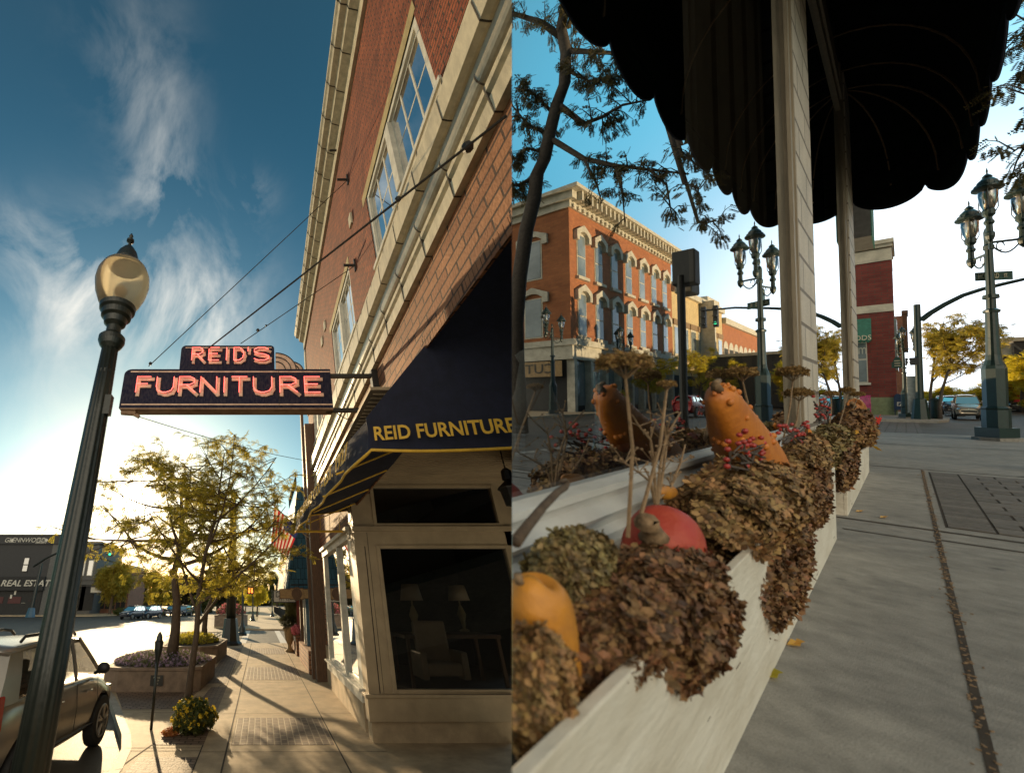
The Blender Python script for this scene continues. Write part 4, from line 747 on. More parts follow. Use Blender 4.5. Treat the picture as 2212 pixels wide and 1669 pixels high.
xa, xb, za, zb = hsq(590, 1274, 640, 1301, 17.8); m = M(); m.box(xa, xb, 17.8, 17.86, za, zb); m.build('board', K['iron'], h2, absl=True); m = M(); m.box(xa + .03, xb - .03, 17.79, 17.8, za + .03, zb - .03); m.build('face', K['frame'], h2, absl=True)
text('Do', (zb - za) * .62, K['iron'], 'lettering', h2, 'A', frame_M((xa + .08, 17.785, zb - (zb - za) * .38), (1, 0, 0), (0, 0, 1)), .002, align='LEFT'); text('231-347', (zb - za) * .25, K['iron'], 'lettering', h2, 'A', frame_M(((xa + xb) / 2, 17.785, za + (zb - za) * .2), (1, 0, 0), (0, 0, 1)), .002, sx=1.3)
# urn and flowers
ur = thing('urn_planter', 'tall tan garden urn with feathery grass and dark leaves beside the shop door', 'planter', (1.32, 22.5, 0), 'A')
m = M(); m.lathe([(.20, 0), (.2, .06), (.10, .14), (.08, .28), (.12, .34), (.2, .5), (.24, .8), (.30, .92), (.31, .97), (.26, .98)], n=18); m.build('urn', K['terracotta'], ur, smooth=True)
p, r__, s_ = clump_mesh((0, 0, 1.15), (.42, .42, .28), 900, .08, .4); V, Fa = scatter(*sprig(1, 5, .25), p, droop_frames(p - np.array([0, 0, .7]), .3, .1), s_ * 1.6); np_mesh('dark_leaves', V, Fa, K['leafD'], ur)
p, r__, s_ = clump_mesh((.12, .1, 1.6), (.3, .3, .5), 700, .08, .2); V, Fa = scatter(*sprig(1, 5, .15), p, droop_frames(np.tile([0, 0, 1.], (len(p), 1)), .3, -.3), s_ * 2.4); np_mesh('grass_plumes', V, Fa, K['grass'], ur)
bx = thing('flower_box', 'white pot of pink flowers on the brick ledge', 'flowers', (1.62, 21.4, .5), 'A'); m = M(); m.lathe([(.16, 0), (.2, .2), (.16, .21)], n=12); m.build('pot', K['frame'], bx)
p, r__, s_ = clump_mesh((-.02, 0, .38), (.25, .4, .22), 700, .06, .6); V, Fa = scatter(*FLO, p, r__, s_); np_mesh('blossoms', V, Fa, K['pink'], bx)
p, r__, s_ = clump_mesh((0, 0, .3), (.2, .3, .2), 250, .07, .3); V, Fa = scatter(*FLO, p, r__, s_); np_mesh('leaves', V, Fa, K['leafG'], bx)
# far corner planter, iron fence
P3 = planter_box('low stone planter of pink flowers across the side street', (-2.9, 46.5, 0), [(-1.4, -1.5), (1.3, -1.5), (1.6, -.8), (1.6, 2), (-1.4, 2)], .9)
flowerbed('flower_bed', 'pink flowers in the stone planter across the side street', 'flowers', (-2.9, 46.5, .9), (0, 0, 0), 1.4, 1.6, 1600, ('leafG', 'pink'), .8, .09)
fe = thing('iron_fence', 'black iron fence along the lawn beyond the crossing', 'fence', (3.0, 50, 0), 'A'); m = M()
for i in range(70): y = 47 + i * .9; x = 2.7 + i * .005; m.tube([(x, y, 0), (x, y, 1.35)], .03, 4)
m.build('pickets', K['iron'], fe, absl=True); m = M(); m.box(2.67, 2.73, 47, 110, 1.28, 1.34); m.box(2.67, 2.73, 47, 110, .15, .2); m.build('rail', K['iron'], fe, absl=True); m = M(); m.box(2.62, 2.78, 46.9, 47.06, 0, 1.6); m.build('post', K['iron'], fe, absl=True)
# =================================================================== far trees and hill
def bushtree(label, px_, y_, pyt, pyb, wpx, lm, seed, n=2600, leaf=.5, gz_=0, name='leafy_tree', rz_=None, dense=.15, trunk=True):
    top = A(px_, pyt, 1, y_); base = A(px_, 1315, 1, y_); bz = A(px_, pyb, 1, y_)[2]; hgt = top[2]; rx = wpx / 2 * y_ * .9 / F * 1.1; rzz = (hgt - bz) / 2; cz = (hgt + bz) / 2
    t = thing(name, label, 'tree', (base[0], y_, gz_), 'A', 'trees at the end of the street'); R_ = random.Random(seed)
    m = M(); r0 = max(.12, rx * .07)
    m.tube([(0, 0, 0), (.1, 0, cz * .5), (0, 0, cz)], [r0, r0 * .8, r0 * .4], 7)
    for i in range(7): a = i * 2.4; m.tube([(0, 0, cz * (.45 + i * .07)), (math.cos(a) * rx * .7, math.sin(a) * rx * .5, cz + rzz * R_.uniform(-.3, .7))], [r0 * .4, .03], 5, cap=False)
    m.build('trunk', K['bark'], t)
    Ps = []; q_ = 12
    for i in range(q_):
        a = i * 2.4; rr = math.sqrt((i + .5) / q_); c_ = (math.cos(a) * rx * rr * .62, math.sin(a) * rx * rr * .5, cz + rzz * R_.uniform(-.55, .6) * (1.1 - rr * .5))
        d = rng.normal(size=(n // q_, 3)); d /= np.linalg.norm(d, axis=1)[:, None]; Ps.append(np.array(c_) + d * (rng.random(n // q_) ** .45)[:, None] * np.array([rx * .42, rx * .42, rzz * .42]) * R_.uniform(.8, 1.15))
    P = np.vstack(Ps); S = rng.uniform(.6, 1.2, len(P)) * leaf; V, Fa = scatter(*sprig(1, 4, .32), P, droop_frames(rng.normal(size=P.shape), .3, .5), S); np_mesh('crown', V, Fa, K[lm], t); return t
bushtree('orange-brown tree in front of the salmon building', 238, 88, 1198, 1305, 95, 'leafO', 1, 4200, .9)
bushtree('green tree right of the parked dark SUVs', 345, 92, 1215, 1318, 90, 'leafA', 2, 4000, .9)
bushtree('dark tall tree on the skyline left of the thick trunk', 285, 150, 1222, 1312, 70, 'leafD', 3, 3500, 1.5)
bushtree('broad dark tree between the two trunks', 400, 150, 1232, 1312, 110, 'leafD', 4, 5000, 1.6)
bushtree('dark tree behind the signal pole', 470, 130, 1225, 1312, 95, 'leafD', 5, 4500, 1.4)
bushtree('large dark tree right of the walk signal', 598, 120, 1232, 1318, 62, 'leafG', 6, 4000, 1.1)
bushtree('small bright yellow-green tree beside the far pavement', 555, 75, 1262, 1308, 50, 'leafY', 7, 2400, .55)
bushtree('small yellow tree at the end of the far pavement', 530, 100, 1270, 1308, 34, 'leafY', 8, 1600, .7)
bushtree('dark round shrub-like tree left of the far lamp post', 440, 110, 1282, 1325, 50, 'leafG', 10, 2200, .9)
m = M()
hp = [(-420, 60, 3)]
xs = np.linspace(-330, 60, 60); 
for i, (a_, b_) in enumerate(zip(xs[:-1], xs[1:])):
    f_ = lambda x: 9 + 4 * math.sin(x * .03) + 3 * math.sin(x * .11 + 1); m.quad((a_, 330, -.2), (b_, 330, -.2), (b_, 350, f_(b_)), (a_, 350, f_(a_))); m.quad((a_, 350, f_(a_)), (b_, 350, f_(b_)), (b_, 420, -.2), (a_, 420, -.2))
SA('hill', m, mat('wooded hill', (.05, .05, .02), .95, .4, .15, .5, fine=.5))
wd = tag(np_mesh('woodland', *scatter(*sprig(1, 5, .35), np.stack([rng.uniform(-330, 60, 9000), rng.uniform(315, 350, 9000), rng.uniform(0, 17, 9000) * (.6 + .4 * np.sin(np.linspace(0, 60, 9000)))], -1), rot_rand(9000), rng.uniform(3, 6, 9000)), K['leafD'], None), 'dark far-off woodland along the foot of the hill', 'woodland', kind='stuff')
# low hedge strip and bushes
for px_, y_, l in ((345, 90, 'low round bush beside the second parked SUV'), (405, 88, 'low round bush right of the thick tree trunk'), (262, 86, 'flower tub at the foot of the salmon building')):
    c_ = A(px_, 1318, 1, y_); t = thing('bush', l, 'bush', (c_[0], y_, -.1), 'A'); p, r__, s_ = clump_mesh((0, 0, .5), (1.4, .9, .7), 700, .16, .5); V, Fa = scatter(*FLO, p, r__, s_); np_mesh('leaves', V, Fa, K['leafG'], t)
    m = M(); m.tube([(0, 0, 0), (0, 0, .5)], .08, 5); m.build('stem', K['bark'], t)
# =================================================================== buildings across on the left
YB = 85.
gb = thing('grey_building', 'grey two-storey corner building with a real estate office, far left', 'building', A(80, 1327, 1, YB), 'A')
def gbp(n, m, mt, **k): return m.build(n, mt, gb, absl=True, **k)
xl, xr = -60, A(122, 1200, 1, YB)[0]; zt = A(60, 1157, 1, YB)[2]; Zp = lambda y: A(60, y, 1, YB)[2]; Xp = lambda x, y=1250: A(x, y, 1, YB)[0]
m = M(); m.box(xl, xr, YB, YB + 14, -.1, zt - .9); gbp('wall', m, K['grey'])
m = M(); m.box(xl, xr + .3, YB - .35, YB + 14.3, zt - .9 - .6, zt - .9 + .0); m.box(xl, xr + .25, YB - .3, YB + 14, zt - .9, zt); gbp('parapet', m, K['grey'])
m = M(); m.box(xl, xr + .45, YB - .5, YB + 14, zt, zt + .25); gbp('coping', m, K['greyl'])
m = M(); zs0, zs1 = Zp(1275), Zp(1245); m.box(xl, xr - 1, YB - .6, YB, zs0, zs1); gbp('sign_band', m, K['slate'])
text('REAL ESTATE', (zs1 - zs0) * .62, K['frame'], 'lettering', gb, 'A', frame_M((Xp(65), YB - .64, (zs0 + zs1) / 2), (1, 0, 0), (0, 0, 1)), .02, sx=1.15, off=.02, shear=.2)
text('GLENNWOOD', 1.15, K['frame'], 'lettering', gb, 'A', frame_M((Xp(57, 1165), YB - .42, Zp(1167)), (1, 0, 0), (0, 0, 1)), .02, shear=.15)
text('Custom\nBuilders', .62, K['frame'], 'lettering', gb, 'A', frame_M((Xp(92, 1165), YB - .42, Zp(1168)), (1, 0, 0), (0, 0, 1)), .02, shear=.2)
for px_ in (29, 103): m = M(); m.rbox((Xp(px_, 1165), YB - .42, Zp(1167)), (.5, .05, .5), ry=.785); gbp('ornament', m, K['frame'])
m = M(); m.box(xl, xr - 1.2, YB - .12, YB, -.1, zs0); gbp('shopfront', m, K['slate'])
for x0_, x1_ in ((-60, -41.5), (-40.8, -36.5)): m = M(); m.box(Xp(20, 1290) if x0_ > -45 else x0_, Xp(47, 1290) if x0_ > -45 else Xp(9, 1290), YB - .2, YB - .1, 1.8, zs0 - 1.0); gbp('shop_window', m, K['maroon'])
m = M(); m.box(Xp(50, 1290), Xp(58, 1290), YB - .2, YB - .1, 1.9, zs0 - 2.0); gbp('white_panel', m, K['frame'])
m = M(); m.box(Xp(63, 1290), Xp(83, 1290), YB - .25, YB - .1, 2.2, zs0 - 1.6); gbp('maroon_sign', m, K['maroon'])
text('REAL\nESTATE', .62, K['frame'], 'lettering', gb, 'A', frame_M((Xp(73, 1300), YB - .28, 4.0), (1, 0, 0), (0, 0, 1)), .01) if False else None
for k in range(5): m = M(); m.box(Xp(24 + (k % 3) * 7, 1285), Xp(28 + (k % 3) * 7, 1285), YB - .24, YB - .2, 4.4 - (k // 3) * 1.2 - (k % 2) * .6, 5.0 - (k // 3) * 1.2 - (k % 2) * .6); gbp('notice', m, K['frame'])
for px0, px1, y0_, y1_ in ((50, 62, 1203, 1236),):
    m = M(); m.box(Xp(px0, 1220), Xp(px1, 1220), YB - .1, YB + .02, Zp(y1_), Zp(y0_)); wf = gbp('window', m, K['iron']); m = M(); m.box(Xp(px0 + 1.2, 1220), Xp(px1 - 1.2, 1220), YB - .13, YB - .1, Zp(y1_ - 3), Zp(1220.5)); m.box(Xp(px0 + 1.2, 1220), Xp(px1 - 1.2, 1220), YB - .13, YB - .1, Zp(1218.5), Zp(y0_ + 2)); gbp('pane', m, K['winglass']).parent = wf
m = M(); m.box(xr - 1.0, xr + .06, YB - .08, YB + .9, -.1, zt - 1.5); gbp('corner_pilaster', m, K['greyl'])
# grey stone building beside it, side facing the street
g2 = thing('stone_building', 'pale grey stone two-storey building with arched upper windows, right of the lamp post', 'building', (xr + 1, YB + 3, 0), 'A')
xs0, xs1 = Xp(150, 1250) - 2, A(204, 1250, 1, YB + 6)[0]; z2 = A(190, 1175, 1, YB + 6)[2]
m = M(); m.box(xr + .5, xs1, YB + 6, YB + 22, -.1, z2); g2w = m.build('wall', K['greyl'], g2, absl=True); m = M(); m.box(xr + .4, xs1 + .5, YB + 5.6, YB + 22, z2, z2 + .5); m.box(xr + .4, xs1 + .3, YB + 5.8, YB + 22, z2 * .47, z2 * .47 + .4); m.box(xr + .4, xs1 + .3, YB + 5.8, YB + 22, z2 * .8, z2 * .8 + .25); m.build('cornice', K['greyl'], g2, absl=True)
for px_ in (156, 174, 192):
    x_ = A(px_, 1250, 1, YB + 6)[0]; m = M(); m.box(x_ - .55, x_ + .55, YB + 5.85, YB + 6.02, z2 * .53, z2 * .76); wf = m.build('window', K['frame'], g2, absl=True); m = M(); m.box(x_ - .42, x_ + .42, YB + 5.8, YB + 5.85, z2 * .54, z2 * .75); m.build('pane', K['winglass'], g2, absl=True).parent = wf
for px_, w_ in ((152, 1.4), (170, 1.6), (190, 1.6)):
    x_ = A(px_, 1300, 1, YB + 6)[0]; m = M(); m.box(x_ - w_, x_ + w_ * .6, YB + 5.88, YB + 6.02, .6, z2 * .40); m.build('shop_window', K['slate'], g2, absl=True)
b3 = thing('salmon_building', 'low salmon brick building with tall dark shop windows behind the orange-brown tree', 'building', (-25, 95, 0), 'A')
xa, xb = A(196, 1280, 1, 97)[0], A(278, 1280, 1, 97)[0]; z3 = A(240, 1225, 1, 97)[2]
m = M(); m.box(xa, xb, 97, 110, -.1, z3); m.build('wall', K['salmon'], b3, absl=True); m = M(); m.box(xa - .2, xb + .3, 96.7, 110, z3, z3 + .4); m.build('coping', K['cream'], b3, absl=True)
for k in range(7): x_ = xa + (xb - xa) * (k + .6) / 7.4; m = M(); m.box(x_ - .4, x_ + .4, 96.85, 97.02, .8, z3 * .46); m.build('shop_window', K['slate'], b3, absl=True)
for k in range(3): x_ = xa + (xb - xa) * (k + .7) / 3.3; m = M(); m.box(x_ - .5, x_ + .5, 96.85, 97.02, z3 * .6, z3 * .85); m.build('window', K['slate'], b3, absl=True)
t = thing('shop_sign', 'small white framed projecting sign with slanted lettering by the salmon building', 'sign', A(208, 1272, 1, 90), 'A'); xa, xb, za, zb = hsq(196, 1266, 220, 1281, 90); m = M(); m.box(xa, xb, 90, 90.2, za, zb); m.build('board', K['iron'], t, absl=True); m = M(); m.box(xa + .15, xb - .15, 89.95, 90, za + .15, zb - .15); m.build('face', K['frame'], t, absl=True)
m = M(); m.box(xa - 2.5, xa + 1, 90.05, 90.15, zb, zb + .12); m.build('bracket', K['iron'], t, absl=True)
m = M(); m.prism([(-70, 80.5), (-28, 80.5), (-22, 92), (-16, 110), (-70, 110)], 2, -.2, .03); SA('left_sidewalk', m, K['walk'])
# signal mast on the left
ms = thing('signal_mast', 'traffic signal on a long mast arm in front of the grey building', 'traffic signal', A(66, 1326, 1, 75), 'A')
ba = A(66, 1326, 1, 75); to_ = A(80, 1216, 1, 75); m = M(); m.tube([(ba[0], 75, -.1), (ba[0], 75, to_[2])], [.32, .22], 10); m.build('pole', K['post'], ms, absl=True); m = M(); m.lathe([(.75, 0), (.7, .4), (.5, 1.3)], c=(ba[0], 75, -.1), n=8); m.build('pedestal', K['bluedoor'], ms, absl=True)
m = M(); pts = [A(x, y, 1, 75) for x, y in ((72, 1223), (100, 1205), (125, 1193), (160, 1183), (210, 1175), (262, 1171))]; m.tube(pts, [.2, .18, .16, .14, .11, .09], 8); m.build('mast_arm', K['post'], ms, absl=True)
c_ = A(241, 1187, 1, 75); m = M(); m.rbox((c_[0], 75, c_[2]), (.6, .5, 2.1)); 
for k in (-1, 0, 1):
    for sx_ in (-.5, .5): m.rbox((c_[0] + sx_, 75, c_[2] + k * .65), (.5, .4, .22))
m.build('signal_head', K['black'], ms, absl=True); m = M(); m.ball((c_[0] - .1, 74.72, c_[2] - .7), .2, 8); m.build('green_light', K['green'], ms, absl=True)
# =================================================================== cars
def suv(name, label, loc, rz, L=4.3, W=1.72, H=1.62, paint='silver', world='A', group=None, sc=1.0, cs=1.0):
    """front points to +y"""
    t = thing(name, label, 'car', loc, world, group, rz, sc, cs)
    hw = W / 2; f = L / 4.5
    # body sections: y, zbottom, zbelt, half widths (bottom, mid, belt)
    st = [(-2.22, .48, .98, .70, .76, .70), (-2.10, .34, 1.05, .82, .87, .80), (-1.7, .28, 1.08, .86, .90, .84), (-1.0, .26, 1.06, .87, .91, .85), (0, .24, 1.03, .87, .90, .85), (.8, .25, 1.01, .87, .90, .84), (1.15, .26, .99, .86, .90, .82), (1.6, .27, .93, .85, .90, .78), (2.0, .30, .84, .78, .84, .68), (2.2, .40, .74, .62, .68, .56)]
    m = M(); rings = []
    for y, zb_, zt_, wb, wm, wt in st:
        y *= f; s_ = W / 1.82; zm = (zb_ + zt_) / 2; pr = [(wb * .92, zb_), (wb, zb_ + .08), (wm, zm - .05), (wm * .995, zm + .12), (wt + .02, zt_ - .06), (wt - .06, zt_ + .01), (wt * .5, zt_ + .045), (0, zt_ + .055)]
        rings.append([(x * s_, y, z) for x, z in pr] + [(-x * s_, y, z) for x, z in pr[-2::-1]])
    n = len(rings[0]); vs = [p for r in rings for p in r]; fs = []
    for i in range(len(rings) - 1):
        for k in range(n - 1): fs.append((i * n + k, i * n + k + 1, (i + 1) * n + k + 1, (i + 1) * n + k))
        fs.append((i * n + n - 1, i * n, (i + 1) * n, (i + 1) * n + n - 1))
    fs += [tuple(range(n))[::-1][::-1], tuple(range((len(rings) - 1) * n, len(rings) * n))[::-1]]
    m.add(vs, fs); b = m.build('body', K[paint], t, smooth=True); ss = b.modifiers.new('Subsurf', 'SUBSURF'); ss.levels = ss.render_levels = 2
    # wheel arches cut
    wy = (-1.33 * f, 1.36 * f); wr = .345
    cut = M(); 
    for y in wy: cut.prism([(y + (wr + .07) * math.cos(q), .34 + (wr + .07) * math.sin(q)) for q in (2 * math.pi * k / 24 for k in range(24))], 0, -hw - .2, hw + .2)
    cu = cut.build('cutter', K['black'], None); ALL.remove(cu); bm_ = b.modifiers.new('Boolean', 'BOOLEAN'); bm_.object = cu; bm_.solver = 'FAST' if False else 'EXACT'
    dg = bpy.context.evaluated_depsgraph_get(); cu.matrix_world = t.matrix_world; dg.update(); bpy.context.view_layer.update(); dg = bpy.context.evaluated_depsgraph_get(); me2 = bpy.data.meshes.new_from_object(b.evaluated_get(dg)); b.modifiers.clear(); b.data = me2; bpy.data.objects.remove(cu)
    s_ = W / 1.82
    # greenhouse: glass all round, pillars and roof over it
    gs = [(-2.05, -1.72), (-1.9, -1.62), (-.9, -.85), (.25, .12), (1.25, .42)]   # y at belt, y at roof
    wb_, wr_ = .80 * s_, .64 * s_; zb_, zr_ = 1.03, H - .08
    def side(yb, yr, q, o=0): return ((wb_ + (wr_ - wb_) * q ** 1.2 + o), (yb + (yr - yb) * q) * f, zb_ + (zr_ - zb_) * q)
    m = M()
    for sg_ in (-1, 1):
        for (a0, a1), (b0, b1) in zip(gs[1:-1], gs[2:]):
            for q0, q1 in ((0, .5), (.5, 1)):
                P4 = [side(a0, a1, q0), side(b0, b1, q0), side(b0, b1, q1), side(a0, a1, q1)]; m.quad(*[(x * sg_, y, z) for x, y, z in P4])
    xb_, xr_ = wb_, wr_
    m.quad((-xb_, 1.25 * f, zb_), (xb_, 1.25 * f, zb_), (xr_, .42 * f, zr_), (-xr_, .42 * f, zr_)); m.quad((-xb_, -2.05 * f, zb_), (xb_, -2.05 * f, zb_), (xr_, -1.75 * f, zr_), (-xr_, -1.75 * f, zr_)); m.build('windows', K['carglass'], t)
    m = M()
    for sg_ in (-1, 1):
        for _ in (0,):
            dm = M(); dp = [side(a_, b_, q, .014) for q in (0, .5, 1) for a_, b_ in ((-2.10, -1.80), (-1.62, -1.48))]
            dp = [(x * sg_, y, z) for x, y, z in dp]; dm.quad(dp[0], dp[1], dp[3], dp[2]); dm.quad(dp[2], dp[3], dp[5], dp[4]); bk_ = [(x * .78, y - .04, z) for x, y, z in (dp[0], dp[2], dp[4])]; dm.quad(dp[0], dp[2], bk_[1], bk_[0]); dm.quad(dp[2], dp[4], bk_[2], bk_[1]); dm.build('rear_pillar', K[paint], t)
        for (yb, yr), wdt in (((-1.98, -1.70), 0), ((-1.45, -1.35), .0), ((-.9, -.85), .06), ((.2, .10), .05), ((1.25, .42), .06)):
            if wdt == 0: continue
            P8 = []
            for q in (0, .35, .7, 1):
                x, y, z = side(yb, yr, q, .008); P8.append((x * sg_, y, z))
            pm_ = M(); pm_.tube(P8, wdt * .62, 4); pm_.build('pillar', K[paint], t)
    m = M(); rr = []
    for i in range(9):
        q = i / 8; y = (-1.85 + (.50 + 1.85) * q) * f; dz = .05 * math.sin(math.pi * q); row = []
        for k in range(9): u = k / 8 * 2 - 1; row.append((u * (xr_ + .03), y - (.10 * (1 - u * u) if i == 0 else 0), zr_ - .01 + dz + .05 * (1 - abs(u) ** 2.5)))
        rr.append(row)
    for i in range(8):
        for k in range(8): m.quad(rr[i][k], rr[i][k + 1], rr[i + 1][k + 1], rr[i + 1][k])
    ro = m.build('roof', K[paint], t, smooth=True); sm = ro.modifiers.new('thickness', 'SOLIDIFY'); sm.thickness = .05
    m = M()
    for sg_ in (-1, 1): m.tube([((xr_ - .06) * sg_, -1.45 * f, zr_ + .07), ((xr_ - .06) * sg_, -1.35 * f, zr_ + .13), ((xr_ - .05) * sg_, 0, zr_ + .145), ((xr_ - .06) * sg_, .25 * f, zr_ + .12), ((xr_ - .06) * sg_, .38 * f, zr_ + .06)], .022, 6)
    m.build('roof_rail', K['black'], t)
    for y in wy:
        for sg_ in (-1, 1):
            tr_o = (hw * .80) * sg_; m = M(); m.prism([(y + wr * math.cos(q), wr + wr * math.sin(q)) for q in (2 * math.pi * k / 28 for k in range(28))], 0, tr_o, tr_o + .2 * sg_ * s_); wh = m.build('wheel', K['tyre'], t, bevel=.025)
            m = M(); xo = tr_o + .2 * sg_ * s_
            m.prism([(y + wr * .62 * math.cos(q), wr + wr * .62 * math.sin(q)) for q in (2 * math.pi * k / 24 for k in range(24))], 0, xo - .06 * sg_, xo + .004 * sg_)
            rm = m.build('rim', K['black'], t); rm.parent = wh
            m = M()
            for k in range(5):
                a = 2 * math.pi * k / 5 + .3
                for d_ in (-.14, .14): m.tube([(xo + .012 * sg_, y + .05 * math.cos(a), wr + .05 * math.sin(a)), (xo + .010 * sg_, y + wr * .60 * math.cos(a + d_), wr + wr * .6 * math.sin(a + d_))], .022, 5)
            m.tube([(xo + .008 * sg_, y + wr * .62 * math.cos(q), wr + wr * .62 * math.sin(q)) for q in (2 * math.pi * k / 28 for k in range(29))], .015, 5); m.build('spokes', K['alloy'], t).parent = wh
    for sg_ in (-1, 1):
        m = M(); m.ball((.99 * s_ * sg_, .92 * f, 1.13), (.11, .07, .085), 12); m.tube([(.82 * s_ * sg_, .95 * f, 1.05), (.95 * s_ * sg_, .93 * f, 1.1)], .03, 6); m.build('mirror', K['black'] if paint == 'silver' else K[paint], t, smooth=True)
        m = M(); m.rbox((.80 * s_ * sg_, -2.10 * f, .97), (.12, .16, .34), ry=-.1 * sg_); m.rbox((.66 * s_ * sg_, -2.18 * f, .93), (.22, .06, .26)); m.build('tail_light', K['redlamp'], t, bevel=.02)
        m = M(); m.rbox((.62 * s_ * sg_, 2.06 * f, .70), (.26, .18, .13), rz=-.35 * sg_); m.build('headlight', K['chrome'], t, bevel=.03)
        for y in (-.55, .55): m = M(); m.tube([(.925 * s_ * sg_, y * f - .1, .86), (.945 * s_ * sg_, y * f, .865), (.925 * s_ * sg_, y * f + .1, .86)], .014, 6); m.build('door_handle', K[paint], t)
        m = M()
        for y in (-.88, .14, 1.02): m.tube([(.912 * s_ * sg_, y * f, .42), (.917 * s_ * sg_, y * f, .7), (.86 * s_ * sg_, y * f + .01, 1.0)], .005, 4)
        m.tube([(.905 * s_ * sg_, -.9 * f, .40), (.905 * s_ * sg_, 1.0 * f, .38)], .012, 4); m.build('door_seam', K['black'], t)
    m = M(); m.rbox((0, 2.17 * f, .55), (1.0 * s_, .10, .10)); m.rbox((0, 2.14 * f, .36), (1.3 * s_, .12, .08)); m.rbox((0, 2.15 * f, .70), (.8 * s_, .08, .06)); m.build('grille', K['black'], t, bevel=.01)
    m = M(); m.rbox((0, 2.225 * f, .625), (.7 * s_, .03, .03)); m.rbox((0, 2.20 * f, .70), (.14, .03, .07)); m.build('grille_bar', K['chrome'], t)
    m = M(); m.rbox((0, -.1, .62), (1.3 * s_, 2.6 * f, .5)); 
    for x_ in (-.38, .38):
        for y_ in (.1, -.9): m.rbox((x_ * s_, y_ * f, 1.02), (.42, .16, .5), rx=-.15); m.rbox((x_ * s_, y_ * f - .03, 1.33), (.2, .1, .16))
    m.build('seats', K['black'], t, bevel=.03)
    return t
suv('parked_suv', 'silver SUV parked at the kerb behind the lamp post, near left', (-3.62, 7.85, -.12), math.radians(-4), L=3.9, W=1.66, H=1.66)
s1 = suv('parked_suv', 'dark blue SUV in front of the salmon building, left of the pair', (A(283, 1337, 2, -.12)[0], 68, -.12), math.radians(160), L=4.4, paint='carblue', sc=1.05, group='dark SUVs parked across the street')
copy_thing(s1, (A(311, 1336, 2, -.12)[0] + .2, 71, -.12), 'dark blue SUV in front of the salmon building, right of the pair', rz=math.radians(155), sc=1.05)
s2 = suv('moving_car', 'small white car on the road between the tree trunks', (A(435, 1325, 2, -.12)[0], 90, -.12), math.radians(185), L=4.0, H=1.5, paint='champagne')
for px_, y_, l in ((398, 84, 'dark car seen between the two tree trunks'), (372, 86, 'dark car half hidden by the thick tree trunk')): copy_thing(s1, (A(px_, 1322, 1, y_)[0], y_, -.12), l, rz=math.radians(170), sc=1.0)
# =================================================================== STREET B: the street with the flower boxes. x = across, y = along the street, z = up
CW = -.73                                     # plane of the shop windows
def SB(name, m, mt, **k): return struct(name, m, mt, 'B', **k)
def depth(p): q = np.array(p) - CB; X = q @ MBr @ RT; Z = q @ MBr @ FW; return X, Z
def cfac(p): X, Z = depth(p); return .55 + .835 * X / Z
def V(x, y, ax=1, v=None):                    # a point seen mirrored in the glass -> where it really stands
    p = B(x, y, ax, v if ax != 0 else 2 * CW - v); return np.array([2 * CW - p[0], p[1], p[2]])
m = M(); m.prism([(-1.0, -6), (-1.0, 19.2), (-6, 19.2), (-6, 26), (1.9, 26), (2.6, 25.2), (3.0, 24), (3.2, 21), (3.2, -30), (-1, -30)], 2, -.25, 0); SB('sidewalk', m, K['walkB'])
m = M(); m.quad((-6, 19.5, -.12), (-6, 230, -.12), (60, 230, -.12), (60, -40, -.12), (0, -40, -.12), (0, 19.5, -.12)); SB('road', m, K['asphalt'])
m = M(); m.prism([(-6, 41), (.9, 41), (1.25, 43), (1.4, 47), (1.4, 190), (-6, 190)], 2, -.2, .0); SB('far_sidewalk', m, K['walkB'])
m = M(); m.prism([(11.4, -40), (11.4, 190), (24, 190), (24, -40)], 2, -.2, 0); SB('opposite_sidewalk', m, K['walk'])
m = M(); m.quad((-1.2, 26.3, -.115), (.32, 26.3, -.115), (.35, 40.8, -.115), (-1.2, 40.8, -.115)); SB('crosswalk_pavers', m, K['paverB'])
m = M(); m.box(.18, 3.0, 7.45, 12.75, -.01, .002); SB('paver_joint_bed', m, K['joint'])
m = M(); rw = 0; s_ = 7.48
while s_ < 12.4:
    m.box(.195, .415, s_, s_ + .135, 0, .008); m.box(.195, .415, s_ + .155, s_ + .29, 0, .008)
    c_ = .43 - (.14 if rw % 2 else 0)
    while c_ < 2.9:
        a = max(c_, .43); m.box(a, c_ + .262, s_, s_ + .285, 0, .006 + random.random() * .004); c_ += .28
    s_ += .305; rw += 1
SB('paver_inlay', m, mat('rough paver', (.15, .135, .12), .85, .2, 14, .5, isl=.22, fine=80))
m = M()
for a in ((.13, -4, .13, 13.0, .022), (-.9, 7.19, 3.2, 7.19, .06), (-.9, 13.1, 3.2, 13.1, .06), (-.34, 6.6, .13, 6.6, .03), (.13, 6.75, 3.2, 6.75, .04), (.9, 13.1, 3.2, 17, .04), (-.9, 19.5, 3.2, 19.5, .05), (.13, 2.6, 3.2, 2.6, .03)): jl(*a)
SB('sidewalk_joints', m, K['joint'])
m = M()
for i in range(700):
    q = random.random(); s_ = -1 + 14 * q; x_ = .13 + random.gauss(0, .008) * (3 if random.random() < .06 else 1); z_ = random.uniform(.3, 1); m.rbox((x_, s_, .004), (.007 * z_, .018 * z_, .004), rz=random.random() * 3)
tag(m.build('leaf_litter', K['stem'], world='B'), 'brown crumbs and leaf litter caught in the long pavement joint', 'litter', kind='stuff')
